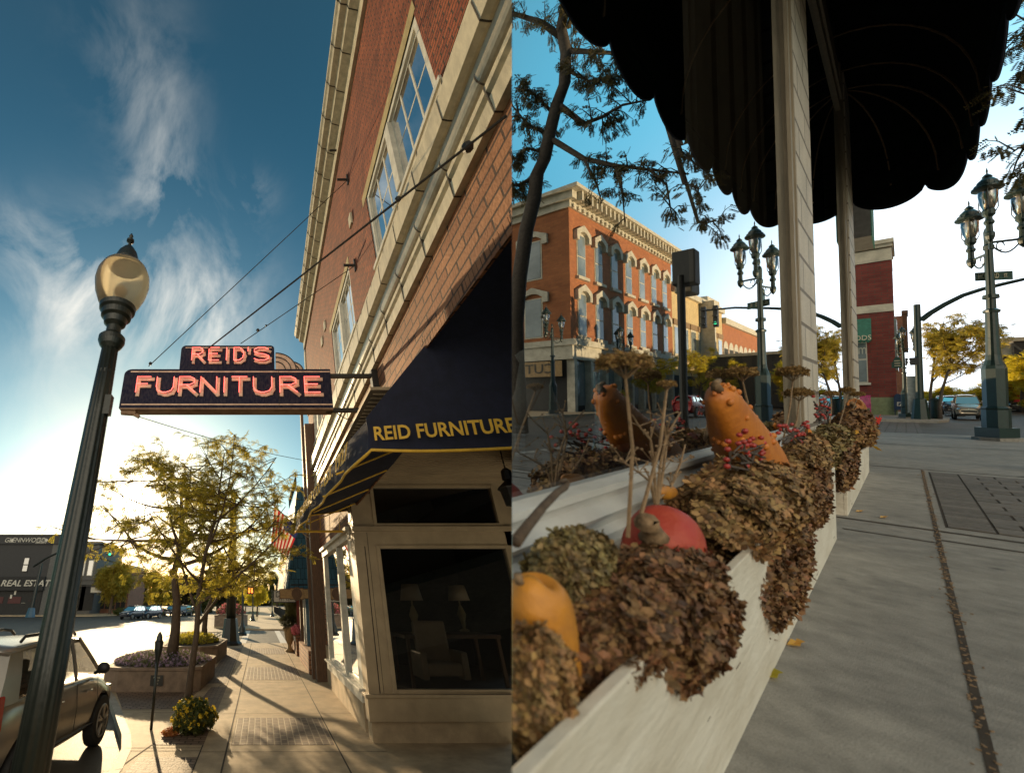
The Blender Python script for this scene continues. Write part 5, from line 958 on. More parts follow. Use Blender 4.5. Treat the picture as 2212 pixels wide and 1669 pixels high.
for px_, py_, mt_, l in ((1716, 1395, 'mapleY', 'small yellow leaf lying on the pavement by the white planter'), (1856, 1106, 'mapleY', 'pale leaf lying near the far white planter'), (1665, 1463, 'leafY', 'green-yellow leaf against the foot of the white planter'), (1908, 1119, 'mapleY', 'tiny orange leaf on the paved joint')):
    p = B(px_, py_); p[2] = .008; m = M(); m.quad((-.02, -.03, 0), (.02, -.02, .008), (.016, .05, .0), (-.014, .04, .01)); m.quad((.0, .0, .001), (.03, .05, .012), (.0, .08, .006)); tag(m.build('fallen_leaf', K[mt_], world='B', loc=p), l, 'leaf')
# ------------------------------------------------------------------- flower shop
fs_ = thing('flower_shop', 'shop front with large mirror-like windows, painted brick pillars and white sills, centre', 'building', (CW, 8, 0), 'B')
def fp(n, m, mt, **k): return m.build(n, mt, fs_, absl=True, **k)
m = M(); m.box(-1.0, -.78, -2, 19.2, 0, .70); fp('knee_wall', m, K['oldwhite'])
m = M()
for a, b in ((-2, 8.3), (9.9, 17.4)):
    m.prism([(-.80, .62), (-.66, .62), (-.655, .66), (-.685, .68), (-.685, .715), (-.65, .73), (-.645, .745), (-.70, .775), (-.70, .80), (-.672, .815), (-.675, .84), (-.735, .852), (-.80, .852)], 1, a, b)
fp('sill', m, K['oldwhite'])
m = M(); m.prism([(-.80, .45), (-.70, .45), (-.69, .62), (-.80, .62)], 1, -2, 19); fp('sill_apron', m, K['oldwhite'])
for grp_, (g0, g1) in (([(7.9, 8.02), (8.06, 8.18), (8.22, 8.3)], (7.9, 8.3)), ([(16.8, 16.95), (17.02, 17.2), (17.28, 17.4)], (16.8, 17.4))):
    m = M(); m.box(-.80, -.70, g0, g1, .85, 9.2)
    for i_, (a, b) in enumerate(grp_): m.box(-.78, -.672 - (.02 if i_ % 2 else 0), a, b, .85, 9.2)
    fp('window_post', m, K['tanpaint'])
m = M(); m.box(-1.0, -.67, 8.3, 9.9, 0, 9.2); fp('brick_pillar', m, K['pillar']); m = M(); m.box(-1.0, -.655, 17.4, 19.3, 0, 9.2); fp('brick_pillar', m, K['pillar'])
m = M(); m.box(-.80, -.69, 9.9, 16.8, 7.95, 8.2); m.box(-.80, -.66, 9.9, 16.8, 8.2, 8.35); m.box(-.80, -.70, 9.9, 16.8, 8.35, 9.2); fp('window_head', m, K['tanpaint'])
m = M(); m.quad((CW, -2, .84), (CW, 7.95, .84), (CW, 7.95, 9.2), (CW, -2, 9.2)); fp('window_glass', m, K['mirror']); m = M(); m.quad((CW, 9.9, .84), (CW, 16.85, .84), (CW, 16.85, 8.0), (CW, 9.9, 8.0)); fp('window_glass', m, K['mirror'])
m = M(); m.box(-3.6, -1.0, 20.9, 21.1, 0, 9.6); m.box(-1.02, -.98, 19.2, 21, 0, 9.6); m.box(-3.7, -3.6, -2, 21, 0, 9.6); m.box(-3.7, -.8, -2, 19.2, 9.2, 9.6); m.box(-3.7, -1.0, 19.2, 21, 9.2, 9.6); m.box(-3.7, -1.0, -2, 19.2, .0, .05); fp('shop_room', m, K['dark'])  # far end walls and roof extended, unseen, to keep sun off the awning
m = M(); m.box(-.93, -.90, B(1490, 200, 0, -.9)[1], 8.2, .9, 9.1)
for k in range(5): q = B(1490, 200, 0, -.9)[1] + .05 + k * .72; m.box(-.90, -.87, q, q + .22, .9, 9.1)
fp('inner_panel', m, K['beige'])
m = M(); m.box(-1.35, -.80, -2, 19.0, .72, .80); fp('window_ledge', m, K['navyledge'])
# ------------------------------------------------------------------- awning
ab = thing('dome_awning', 'large dark green dome awning with a scalloped edge over the shop windows', 'awning', (CW, 8, 6.3), 'B')
CO, ZV, ZH = .92, 6.30, 6.95
path = [(CO, s_) for s_ in np.linspace(-3, 17.6, 26)] + [(CO - .62 * (1 - math.cos(q)), 17.6 + 2.75 * math.sin(q)) for q in (math.pi / 2 * k / 12 for k in range(1, 13))] + [(.3 - .10 * k, 20.38) for k in range(1, 11)]
path = [p for p in path]
arc = [0]
for p, q in zip(path[:-1], path[1:]): arc.append(arc[-1] + math.hypot((q[0] - p[0]) * 1.9, q[1] - p[1]))
def onpath(u):
    for i in range(len(arc) - 1):
        if arc[i + 1] >= u: f_ = (u - arc[i]) / (arc[i + 1] - arc[i] + 1e-9); return path[i][0] + (path[i + 1][0] - path[i][0]) * f_, path[i][1] + (path[i + 1][1] - path[i][1]) * f_
    return path[-1]
TOT = arc[-1]; SC = 2.1; nU = int(TOT / .1); m = M(); prev = None; vedge = []
for i in range(nU + 1):
    u = TOT * i / nU; c_, s_ = onpath(u); ph = ((TOT - u) % SC) / SC; dz = .42 * (abs(math.sin(math.pi * ph)) ** .55); cur = ((c_ + .004, s_, ZH + .09), (c_, s_, ZV + .42 - dz)); vedge.append(cur[1])
    if prev: m.quad(prev[0], cur[0], cur[1], prev[1])
    prev = cur
vo = m.build('valance', K['awn'], ab, absl=True); sm = vo.modifiers.new('thickness', 'SOLIDIFY'); sm.thickness = .02
m = M(); m.tube(vedge, .012, 5); m.build('valance_binding', K['navy'], ab, absl=True)
def dome(c_, s_, q):        # q 0 at the rim, 1 at the wall
    hs = min(s_, 18.4); a = q * math.pi / 2; k = 1 - math.cos(math.pi / 2 * (1 - q)); 
    w_ = math.cos(a); return (CW + (c_ - CW) * w_ if s_ <= 20.37 else CW + (c_ - CW) * w_, hs + (s_ - hs) * w_, ZH + 2.2 * math.sin(a))
m = M(); U_ = [onpath(TOT * i / 90) for i in range(91)]
for i in range(90):
    for j in range(8): m.quad(dome(*U_[i], j / 8), dome(*U_[i + 1], j / 8), dome(*U_[i + 1], (j + 1) / 8), dome(*U_[i], (j + 1) / 8))
m.box(-.8, -.66, -3, 18.6, 9.1, 9.3); co_ = m.build('canvas', K['awn'], ab, absl=True, smooth=True); sm = co_.modifiers.new('thickness', 'SOLIDIFY'); sm.thickness = .02
for u in [TOT - x for x in (1.2, 2.6, 4.0, 5.4, 7.2, 11, 15)]:
    c_, s_ = onpath(u); m = M(); m.tube([np.array(dome(c_, s_, q / 10)) * (1, 1, 1) - (.02, 0, .05) for q in range(11)], .018, 5); m.build('rib', K['stem'], ab, absl=True)
# ------------------------------------------------------------------- planters
def planterB(label, s0, s1, zt0, zt1):
    t = thing('planter_box', label, 'planter', (-.5, (s0 + s1) / 2, 0), 'B', 'white planter boxes under the shop windows'); L = lambda s_: zt0 + (zt1 - zt0) * (s_ - s0) / (s1 - s0)
    def sl(c0, c1, a, b, lo, hi): m = M(); m.add([(c, s_, (lo if k == 0 else hi) * L(s_)) for k in (0, 1) for s_ in (a, b) for c in (c0, c1)], [(0, 2, 3, 1), (4, 5, 7, 6), (0, 1, 5, 4), (2, 6, 7, 3), (0, 4, 6, 2), (1, 3, 7, 5)]); return m
    sl(-.365, -.34, s0, s1, .42, 1).build('front_board', K['boxwhite'], t, absl=True, bevel=.004); sl(-.368, -.343, s0, s1, .0, .415).build('lower_board', K['boxwhite'], t, absl=True, bevel=.004)
    sl(-.64, -.62, s0, s1, 0, .98).build('back_board', K['dark'], t, absl=True)
    for a in (s0, s1 - .05): sl(-.62, -.365, a + .002, a + .05, 0, .998).build('end_board', K['boxwhite'], t, absl=True)
    sl(-.62, -.37, s0 + .06, s1 - .06, .80, .84).build('soil', K['joint'], t, absl=True)
    m = M()
    for i in range(22):
        s_ = random.uniform(s0, s1); z_ = L(s_) * random.choice((.06, .1, .2, .36, .40, .44, .47, .6, .8)); ln = random.uniform(.01, .12); m.rbox((-.3405 if z_ > .42 * L(s_) else -.3435, s_, z_), (.003, ln, random.uniform(.0008, .003)), rx=random.uniform(-.08, .08))
    m.build('paint_crack', K['crack'], t, absl=True); return t
planterB('near white wooden planter box crowded with dried hydrangeas', .35, 6.06, .60, .61); planterB('far white wooden planter box with autumn leaves', 7.35, 12.0, .50, .42)
def px2m(p, rpx, rpy):
    X, Z = depth(p); k = F / Z; return rpx, rpy, k, k * (.55 + .835 * X / Z), k * abs(.835 - .55 * X / Z)
def hyd(label, px_, py_, rpx, rpy, c, mt, n, size=.03, smax=.8):
    p = B(px_, py_, 0, c); _, _, k, kc, ks = px2m(p, 0, 0); rs = min(.75 * rpx / ks, smax); rc = max(.05, math.sqrt(max((rpx) ** 2 - (rs * ks) ** 2, 100)) / kc); rz = rpy / k
    t = thing('dried_hydrangea', label, 'dried flowers', p, 'B', 'dried hydrangeas in the planter boxes'); rc = min(rc, .24)
    P_, R_, S_ = clump_mesh((0, 0, 0), (rc, rs, rz), int(n * 2.6), size * .66, .66); V_, Fa = scatter(*FLO, P_, R_, S_); np_mesh('florets', V_, Fa, K[mt], t)
    m = M()
    for i in range(14): a = random.random() * 6.28; m.tube([(0, 0, -rz * .9), (rc * .75 * math.cos(a), rs * .75 * math.sin(a), rz * random.uniform(-.6, .7))], .006, 4)
    m.ball((0, 0, 0), (rc * .66, rs * .66, rz * .66), 14); m.build('stems', K['stem'], t); return t
hyd('big brown-green hydrangea head right of the red squash', 1610, 1085, 140, 85, -.44, 'hyd', 2300, .034)
hyd('hydrangea cluster drooping over the planter edge below the warty gourd', 1690, 1210, 70, 110, -.36, 'hyd2', 1600, .034)
hyd('greenish hydrangea cluster beside the yellow-orange pumpkin', 1235, 1225, 90, 70, -.50, 'hyd3', 1300, .026)
hyd('wide brown hydrangea mass in front of the red squash', 1400, 1290, 170, 85, -.42, 'hyd2', 2600, .030)
hyd('hydrangea cluster hanging over the board below the wide brown mass', 1500, 1360, 95, 80, -.36, 'hyd2', 1500, .032)
hyd('dark hydrangea cluster right of the yellow-orange pumpkin', 1310, 1420, 85, 110, -.42, 'hyd2', 1700, .026)
hyd('pinkish hydrangea cluster in the bottom left corner', 1160, 1500, 60, 130, -.42, 'hyd', 1500, .024)
hyd('small hydrangea head just behind the warty gourd', 1740, 1000, 55, 60, -.42, 'hyd', 1200, .036)
hyd('hydrangea spray hanging over the near planter corner', 1760, 1070, 32, 60, -.35, 'hyd2', 900, .036)
hyd('green-brown hydrangea head at the start of the far planter', 1795, 962, 48, 40, -.45, 'hyd3', 1300, .05, 1.5)
hyd('hydrangea hanging over the corner of the far planter', 1828, 1000, 22, 48, -.36, 'hyd2', 900, .05, 1.2)
hyd('dark brown hydrangea head on the far planter', 1845, 910, 38, 24, -.45, 'hyd2', 1200, .06, 1.6)
hyd('brown hydrangea head beside the red maple leaves', 1862, 935, 30, 26, -.40, 'hyd', 1000, .06, 1.6)
def gourd(name, label, cat, pts, c, mt, warts=0, stem=None, k_=1.0, ribs=0, grp=None):
    """pts: (px, py, r_px) down the axis of a gourd"""
    P_ = [B(a, b, 0, c) for a, b, _ in pts]; base = P_[-1]; X, Z = depth(P_[len(P_) // 2]); k = F / Z; cf = .55 + .835 * X / Z; cs = .62
    t = thing(name, label, cat, base, 'B', grp)
    m = M(); n = 26; rings = []; sp_ = []
    NN = 18; idx = np.linspace(0, len(pts) - 1, NN)
    pr = np.array([[*p, r] for p, (_, _, r) in zip(P_, pts)])
    for f_ in idx:
        i = min(int(f_), len(pts) - 2); q = f_ - i; q = q * q * (3 - 2 * q) if False else q; v = pr[i] * (1 - q) + pr[i + 1] * q; sp_.append(v)
    sp_ = np.array(sp_); sp_[1:-1] = (sp_[:-2] + 2 * sp_[1:-1] + sp_[2:]) / 4
    vs = []
    for j, v in enumerate(sp_):
        p = v[:3] - base; r = v[3] / k; tdir = sp_[min(j + 1, NN - 1)][:3] - sp_[max(j - 1, 0)][:3]; tdir /= np.linalg.norm(tdir) + 1e-9
        e1 = np.cross(tdir, (0, 1, 0)); e1 /= np.linalg.norm(e1); e2 = np.cross(tdir, e1)
        for a in range(n):
            q = 2 * math.pi * a / n; rr = r * (1 - (ribs * (1 - abs(math.sin(q * 5))) if ribs else 0)) * (1 + .03 * math.sin(q * 3 + j * .5))
            o_ = (e1 * math.cos(q) + e2 * math.sin(q)) * rr; o_[0] *= .85 / cf * 1.15; vs.append(p + o_)
    m.add(vs, [(i * n + a, i * n + (a + 1) % n, (i + 1) * n + (a + 1) % n, (i + 1) * n + a) for i in range(NN - 1) for a in range(n)] + [tuple(range(n))[::-1], tuple(range((NN - 1) * n, NN * n))]); b_ = m.build('skin', K[mt], t, smooth=True)
    if warts:
        m = M()
        for i in range(warts):
            j = random.randint(1, NN - 2); a = random.randint(0, n - 1); p = vs[j * n + a]; r = random.uniform(3, 8) / k; m.ball(p, (r * .8, r, r), 8)
        m.build('warts', K['orangeG' if mt == 'orangeG' else 'nearG'], t, smooth=True)
    if stem:
        m = M(); sp2 = [B(a, b, 0, c) - base for a, b, _ in stem]; m.tube(sp2, [r / k for _, _, r in stem], 9); m.build('stem', K['stem'], t, smooth=True)
    return t
gourd('warty_gourd', 'large orange warty gourd standing on its side behind the hydrangeas', 'gourd', [(1552, 838, 6), (1553, 845, 32), (1560, 870, 38), (1578, 915, 52), (1600, 960, 66), (1630, 1000, 78), (1655, 1025, 66), (1665, 1050, 20)], -.50, 'orangeG', 60, [(1550, 842, 9), (1545, 828, 6), (1552, 822, 5)])
gourd('red_squash', 'flat red squash with a thick brown stem', 'squash', [(1416, 1136, 8), (1418, 1141, 52), (1426, 1156, 82), (1432, 1180, 94), (1436, 1204, 88), (1438, 1222, 50)], -.46, 'redG', 0, [(1412, 1160, 26), (1410, 1150, 19), (1402, 1136, 17), (1396, 1128, 21), (1394, 1126, 14), (1399, 1134, 9)])
gourd('pumpkin', 'tall yellow-orange pumpkin at the left end of the planter', 'pumpkin', [(1155, 1256, 6), (1152, 1260, 46), (1158, 1285, 66), (1165, 1340, 72), (1178, 1420, 76), (1186, 1490, 62), (1188, 1560, 20)], -.47, 'nearG', 0, [(1122, 1258, 9), (1118, 1240, 8)])
gourd('small_gourd', 'small orange gourd lying against the window sill', 'gourd', [(1421, 1062, 3), (1425, 1062, 11), (1438, 1064, 15), (1452, 1062, 13), (1460, 1060, 4)], -.56, 'nearG')
gourd('small_gourd', 'small curved orange gourd standing in the dried flowers', 'gourd', [(1744, 925, 3), (1745, 932, 9), (1747, 950, 9), (1750, 965, 13), (1751, 980, 9)], -.45, 'orangeG')
gourd('small_gourd', 'little pale pink gourd behind the big warty one', 'gourd', [(1710, 950, 3), (1716, 955, 12), (1726, 964, 14), (1735, 972, 6)], -.46, 'pinkG')
gourd('small_gourd', 'dark green gourd beside the planter corner', 'gourd', [(1752, 975, 3), (1760, 980, 9), (1772, 988, 10), (1780, 996, 4)], -.42, 'greenG')
gourd('small_gourd', 'thin orange gourd poking out near the dark green one', 'gourd', [(1790, 998, 3), (1786, 1006, 6), (1782, 1014, 6), (1776, 1018, 2)], -.38, 'orangeG')
gourd('small_gourd', 'orange gourd half hidden on the far planter by the green-brown hydrangea', 'gourd', [(1824, 944, 3), (1829, 948, 12), (1834, 958, 14), (1836, 970, 4)], -.40, 'nearG')
gourd('small_gourd', 'orange gourd at the window end of the far planter', 'gourd', [(1776, 918, 3), (1777, 925, 8), (1780, 940, 10), (1781, 955, 4)], -.55, 'orangeG')
gourd('small_pumpkin', 'ribbed brown-orange pumpkin topping the far planter', 'pumpkin', [(1846, 874, 3), (1846, 877, 20), (1848, 886, 27), (1850, 896, 26), (1850, 904, 8)], -.50, 'ribbed', 0, [(1844, 878, 4), (1840, 870, 3)], ribs=.12)
# yarrow, twigs, berries, maple leaves
def yarrow(label, px_, py_, bx_, by_, rpx, c, tw=0):
    h_, b_ = B(px_, py_, 0, c), B(bx_, by_, 0, c); k = F / depth(h_)[1]; t = thing('dried_yarrow', label, 'dried flower', b_, 'B', 'dried yarrow stalks'); d = h_ - b_; r = rpx / k
    m = M(); m.tube([(0, 0, 0), d * .5 + (.01, .02, 0), d - (0, 0, r * .5)], [.006 * 1.0, .005, .004], 5)
    for i in range(12): a = i * 2.4; m.tube([d - (0, 0, r * .55), d + np.array([.5 * r * math.cos(a), r * math.sin(a) * .8, 0])], .0022, 4)
    m.build('stalk', K['stem'], t)
    n = 1100; q = rng.random(n) * 6.283; rr = np.sqrt(rng.random(n)); P_ = np.stack([d[0] + r * .65 * rr * np.cos(q), d[1] + r * 1.6 * rr * np.sin(q), d[2] + r * .10 * rng.normal(size=n) + r * .22 * (1 - rr ** 2)], -1)
    V_, Fa = scatter(*FLO, P_, rot_rand(n), np.full(n, r * .085)); np_mesh('flower_head', V_, Fa, K['yarrow'], t)
yarrow('large dark yarrow head on a tall stalk, nearest the camera', 1350, 785, 1356, 1160, 62, -.5)
yarrow('small yarrow head right of the largest one, on the leaning stalk', 1440, 830, 1385, 1110, 22, -.5)
yarrow('flat yarrow head above the warty gourd', 1603, 805, 1612, 930, 34, -.52)
yarrow('upper yarrow head of the pair by the pillar', 1712, 805, 1690, 960, 34, -.52); yarrow('lower yarrow head of the pair by the pillar', 1726, 850, 1705, 970, 30, -.5)
yarrow('yarrow head above the far planter, left one', 1795, 850, 1790, 930, 16, -.55); yarrow('yarrow head above the far planter, middle one', 1830, 843, 1812, 920, 16, -.5); yarrow('yarrow head above the far planter, right one against the bench', 1852, 852, 1835, 900, 15, -.48)
tw = thing('bent_twig', 'thick bare twig with a hooked tip in front of the sill', 'twig', B(1114, 1165, 0, -.52), 'B'); m = M(); b0 = np.array(tw['_l']); m.tube([B(x, y, 0, -.52) - b0 for x, y in ((1112, 1172), (1140, 1135), (1175, 1092), (1205, 1062), (1220, 1052), (1226, 1042), (1222, 1036), (1210, 1038))], [.014, .012, .010, .009, .009, .007, .005, .004], 8); m.build('branch', K['bark'], tw, smooth=True)
tw = thing('dry_weeds', 'tangle of thin dry weed stems in front of the window, between the yarrow stalks', 'twigs', B(1415, 1100, 0, -.55), 'B'); m = M(); b0 = np.array(tw['_l'])
for pts in (((1418, 1110), (1412, 1000), (1405, 950), (1380, 920), (1365, 895)), ((1418, 1110), (1425, 1010), (1440, 940), (1470, 890)), ((1416, 1090), (1405, 1040), (1380, 1020), (1350, 1000), (1345, 992)), ((1418, 1100), (1432, 1020), (1440, 960), (1432, 900), (1420, 870)), ((1420, 1080), (1450, 1050), (1470, 1000), (1480, 960))):
    pp = [B(x, y, 0, -.55) - b0 for x, y in pts]; m.tube(pp, [.006, .005, .004, .003, .002][:len(pp)], 5)
    for i in range(14):
        p = pp[random.randint(1, len(pp) - 2)]; q = p + np.array([random.uniform(-.03, .03), random.uniform(-.15, .15), random.uniform(0, .07)]); m.tube([p, q], .0016, 4); m.ball(q, .005, 6)
m.build('branch', K['stem'], tw)
for (l, cx_, cy_, w_, h_, n_) in (('spray of red berries over the front of the warty gourd', 1610, 970, 90, 55, 26), ('red berry twigs between the planters', 1720, 925, 70, 40, 34), ('red berry twigs against the second window', 1770, 880, 40, 40, 22)):
    t = thing('berry_branch', l, 'berries', B(cx_, cy_ + h_, 0, -.42), 'B', 'berry branches'); b0 = np.array(t['_l']); m = M(); m2 = M()
    for k in range(6):
        a = B(cx_ + random.uniform(-.6, .6) * w_, cy_ + h_ * .8, 0, -.42) - b0; pts = [a]
        for j in range(4): pts.append(pts[-1] + (B(cx_ + random.uniform(-1, 1) * w_, cy_ + random.uniform(-1, 1) * h_, 0, -.40) - b0 - pts[-1]) * .45)
        m.tube(pts, [.007, .006, .005, .004, .003], 5)
        for j in range(n_ // 6 + 1): p = pts[random.randint(1, 4)] + np.array([random.uniform(-.01, .01), random.uniform(-.08, .08), random.uniform(-.03, .05)]); m2.ball(p, .011, 8)
    m.build('branch', K['twig'], t); m2.build('berries', K['berry'], t, smooth=True)
def maple(label, px_, py_, r, mt, c, tilt):
    p = B(px_, py_, 0, c); m = M(); k = F / depth(p)[1]; R_ = r / k; pts = []
    tips = [(90, 1), (68, .55), (48, .9), (22, .5), (8, .75), (-18, .4), (-60, .5), (-90, .25), (-120, .5), (-162, .4), (172, .75), (158, .5), (132, .9), (112, .55)]
    mm = Matrix.Rotation(tilt, 3, 'Y') @ Matrix.Rotation(math.radians(60), 3, 'Z') @ Matrix.Rotation(math.pi / 2, 3, 'X')
    ring = [mm @ Vector((R_ * l * math.cos(math.radians(a)) * .8, R_ * l * math.sin(math.radians(a)), random.uniform(-.1, .1) * R_)) for a, l in tips]; c0 = mm @ Vector((0, 0, .12 * R_))
    for i in range(len(ring)): m.quad(c0, ring[i], ring[(i + 1) % len(ring)])
    o = m.build('maple_leaf', K[mt], world='B', loc=p); tag(o, label, 'leaf', 'maple leaves on the far planter')
for a in (('bright red maple leaf, rightmost on the far planter', 1893, 912, 20, 'mapleR', -.36, .3), ('red maple leaf above the rightmost one', 1876, 896, 14, 'mapleR', -.40, -.5), ('red maple leaf lying low between the hydrangea heads', 1868, 935, 15, 'mapleR', -.36, 1.2), ('small red leaf left of the low one', 1857, 912, 10, 'mapleR', -.38, .1), ('orange maple leaf right of the low red leaf', 1887, 945, 15, 'mapleY', -.34, -.4), ('orange maple leaf drooping over the planter corner', 1890, 965, 13, 'mapleY', -.33, 2.4), ('second red leaf overlapping the lowest red one', 1880, 938, 13, 'mapleR', -.35, .8), ('yellow leaf tucked in the brown hydrangea', 1850, 935, 11, 'mapleY', -.38, .2)): maple(*a)
# things on the ledge inside
t = thing('display_bust', 'linen jewellery bust with a beaded tag necklace behind the glass, far left', 'display bust', B(1155, 960, 0, -1.05), 'B', cs=.6); m = M(); m.lathe([(.16, -.12), (.2, .0), (.19, .14), (.12, .28), (.09, .42), (.12, .46), (.04, .5)], n=20); m.build('form', K['bust'], t, smooth=True)
m = M(); m.tube([(-.12, -.12, .33), (.02, -.2, .12), (.06, -.2, .10), (.17, -.12, .32)], .006, 5); m.build('cord', K['stem'], t); m = M()
for i in range(4):
    for j in range(7): m.rbox((.02 + i * .02, -.215, .10 - j * .02), (.014, .01, .013), ry=.5 * (-1) ** i)
m.build('beaded_tag', K['beads'], t)
t = thing('glass_bottle', 'clear glass bottle wound with wire standing inside the window', 'bottle', B(1295, 985, 0, -1.0), 'B', cs=.65); m = M(); m.lathe([(.06, 0), (.065, .05), (.045, .14), (.035, .2), (.035, .5), (.045, .53)], n=18); m.build('glass', K['vase'], t, smooth=True); m = M(); m.tube([(.05 * math.cos(q), .05 * math.sin(q), .12 + q * .004) for q in np.linspace(0, 25, 60)], .003, 4); m.build('wire', K['chrome'], t)
t = thing('reflection_bag', 'made-up brown bag shape on the navy ledge, where the gourd mirrors in the glass', 'bag', B(1400, 905, 0, -1.1), 'B', cs=.65); m = M(); m.rbox((0, 0, .12), (.3, .14, .26)); m.build('bag_body', K['leather'], t, bevel=.04); m = M(); m.tube([(-.1, 0, .24), (-.06, 0, .42), (.06, 0, .42), (.1, 0, .24)], .012, 6); m.build('handle', K['leather'], t)  # made-up bag; the brown shape here is the gourd mirrored in the glass
# ------------------------------------------------------------------- lantern posts
def lantern(c0, par, z0=0, h=1.9):
    k = h / 2.1; P_ = lambda *a: [(r * k * 1.22, z * k) for r, z in a]
    m = M(); m.lathe(P_((.01, 0), (.03, .03), (.10, .10), (.14, .2), (.14, .3), (.10, .34), (.09, .55), (.14, .6), (.14, .66), (.10, .7), (.09, .78), (.17, .86), (.17, 1.0), (.12, 1.05)), c=c0, n=14); o = m.build('lantern_stem', K['postB'], par)
    m = M(); m.lathe(P_((.14, 1.02), (.22, 1.2), (.26, 1.42), (.27, 1.62)), c=c0, n=18); m.build('lantern_glass', K['vase'], par, smooth=True)
    m = M(); m.lathe(P_((.09, 1.05), (.08, 1.3), (.13, 1.4), (.12, 1.6)), c=c0, n=10); m.build('lamp_core', K['tanpaint'], par)
    m = M(); m.lathe(P_((.30, 1.60), (.42, 1.64), (.42, 1.68), (.30, 1.74), (.27, 1.86), (.16, 1.96), (.10, 1.98), (.14, 2.02), (.08, 2.08), (.02, 2.12), (.03, 2.2), (.005, 2.3)), c=c0, n=22)
    for i in range(18): a = i * 6.283 / 18; m.rbox((c0[0] + .41 * k * math.cos(a), c0[1] + .41 * k * math.sin(a), c0[2] + 1.70 * k), (.03 * k, .10 * k, .13 * k), rz=a)
    for a in (.4, 2.5, 4.6): m.tube([(c0[0] + .17 * k * math.cos(a), c0[1] + .17 * k * math.sin(a), c0[2] + .88 * k), (c0[0] + .33 * k * math.cos(a), c0[1] + .33 * k * math.sin(a), c0[2] + 1.1 * k), (c0[0] + .34 * k * math.cos(a), c0[1] + .34 * k * math.sin(a), c0[2] + 1.64 * k)], .02 * k, 5)
    m.build('lantern_cap', K['postB'], par)
ln = thing('lantern_post', 'tall green cast iron lamp post with glass lanterns on the near corner', 'street lamp', (1.40, 23.9, 0), 'B', 'cast iron lantern posts', cs=.52)
m = M(); m.lathe([(.72, 0), (.72, .08)], n=8); m.build('footing', K['walkB'], ln); m = M()
m.lathe([(.62, .08), (.62, .35)], n=4 * 1, sx=1.0); m.lathe([(.42, .35), (.42, .85), (.44, .9), (.36, .95), (.37, 2.0), (.33, 2.1)], n=8); m.lathe([(.33, 2.1), (.25, 2.25), (.22, 2.4), (.20, 2.9), (.19, 3.6)], n=16); m.lathe([(.25, 3.6), (.26, 3.66), (.18, 3.7)], n=16); m.lathe([(.25, 4.0), (.24, 4.1)], n=16); m.build('base', K['postB'], ln)
m = M(); m.lathe([(.15, 3.7), (.12, 5.4)], n=16); m.lathe([(.16, 5.4), (.17, 5.5), (.13, 5.55), (.14, 5.9), (.1, 6.0), (.03, 6.05), (.07, 6.15), (.06, 6.25), (.01, 6.35)], n=14); m.build('post', K['postB'], ln, smooth=False)
offs = ((.95, .2, 5.35), (-.42, .9, 5.05), (-.06, -.9, 5.42)); m = M()
for ox, oy, oz in offs:
    m.tube([(0, 0, oz + .25), (ox, oy, oz + .25)], .035, 6); m.tube([(ox * q + 0, oy * q, oz + .25 - .33 * math.sin(math.pi * q)) for q in np.linspace(0, 1, 9)], .025, 5); m.tube([(ox * (.35 + .12 * math.cos(a)), oy * (.35 + .12 * math.cos(a)), oz + .12 + .12 * math.sin(a)) for a in np.linspace(0, 5, 9)], .02, 5)
m.build('bracket', K['postB'], ln)
for ox, oy, oz in offs: lantern((ox, oy, oz), ln)
far_ln = copy_thing(ln, (.0, 45, 0), 'smaller looking green lantern post in front of the maroon brick building', sc=.72, cs=.52)
copy_thing(ln, (11.9, 33, 0), 'lantern post on the opposite pavement, seen in the glass', cs=.52) ; copy_thing(ln, (12.0, 47, 0), 'lantern post farther along the opposite pavement, seen in the glass', cs=.52)
sgn = thing('street_sign', 'green street name sign reading HOWARD ST. behind the near lantern post', 'street sign', (1.42, 24.1, 4.3), 'B'); th_ = math.atan2(.835, .55)
pA_, pB_ = B(2106, 598, 1, 24.05), B(2188, 594, 1, 24.05); zz = (B(2106, 589, 1, 24.05)[2] - B(2106, 607, 1, 24.05)[2])
m = M(); dx_ = pB_ - pA_; m.add([pA_ + (0, 0, -zz / 2), pB_ + (0, 0, -zz / 2), pB_ + (0, 0, zz / 2), pA_ + (0, 0, zz / 2)] + [p + np.array([0, .03, 0]) for p in (pA_ + (0, 0, -zz / 2), pB_ + (0, 0, -zz / 2), pB_ + (0, 0, zz / 2), pA_ + (0, 0, zz / 2))], [(0, 1, 2, 3), (7, 6, 5, 4), (0, 4, 5, 1), (1, 5, 6, 2), (2, 6, 7, 3), (3, 7, 4, 0)]); m.build('board', K['signgreen'], sgn, absl=True)
for nm, sx__, fr, s_, szz in (('HOWARD', .50, .09, 'HOWARD', .66), ('ST', .5, .77, 'ST.', .45)):
    q = pA_ + dx_ * fr; text(s_, zz * szz * 1.25, K['signtext'], 'lettering', sgn, 'B', frame_M(q + (0, -.012, 0), dx_, (0, 0, 1)), .004, sx=.33, align='LEFT', off=.004)
m = M(); m.box(1.36, 1.38, 23.8, 24.6, 4.85, 5.25); m.build('cross_board', K['signgreen'], sgn, absl=True)
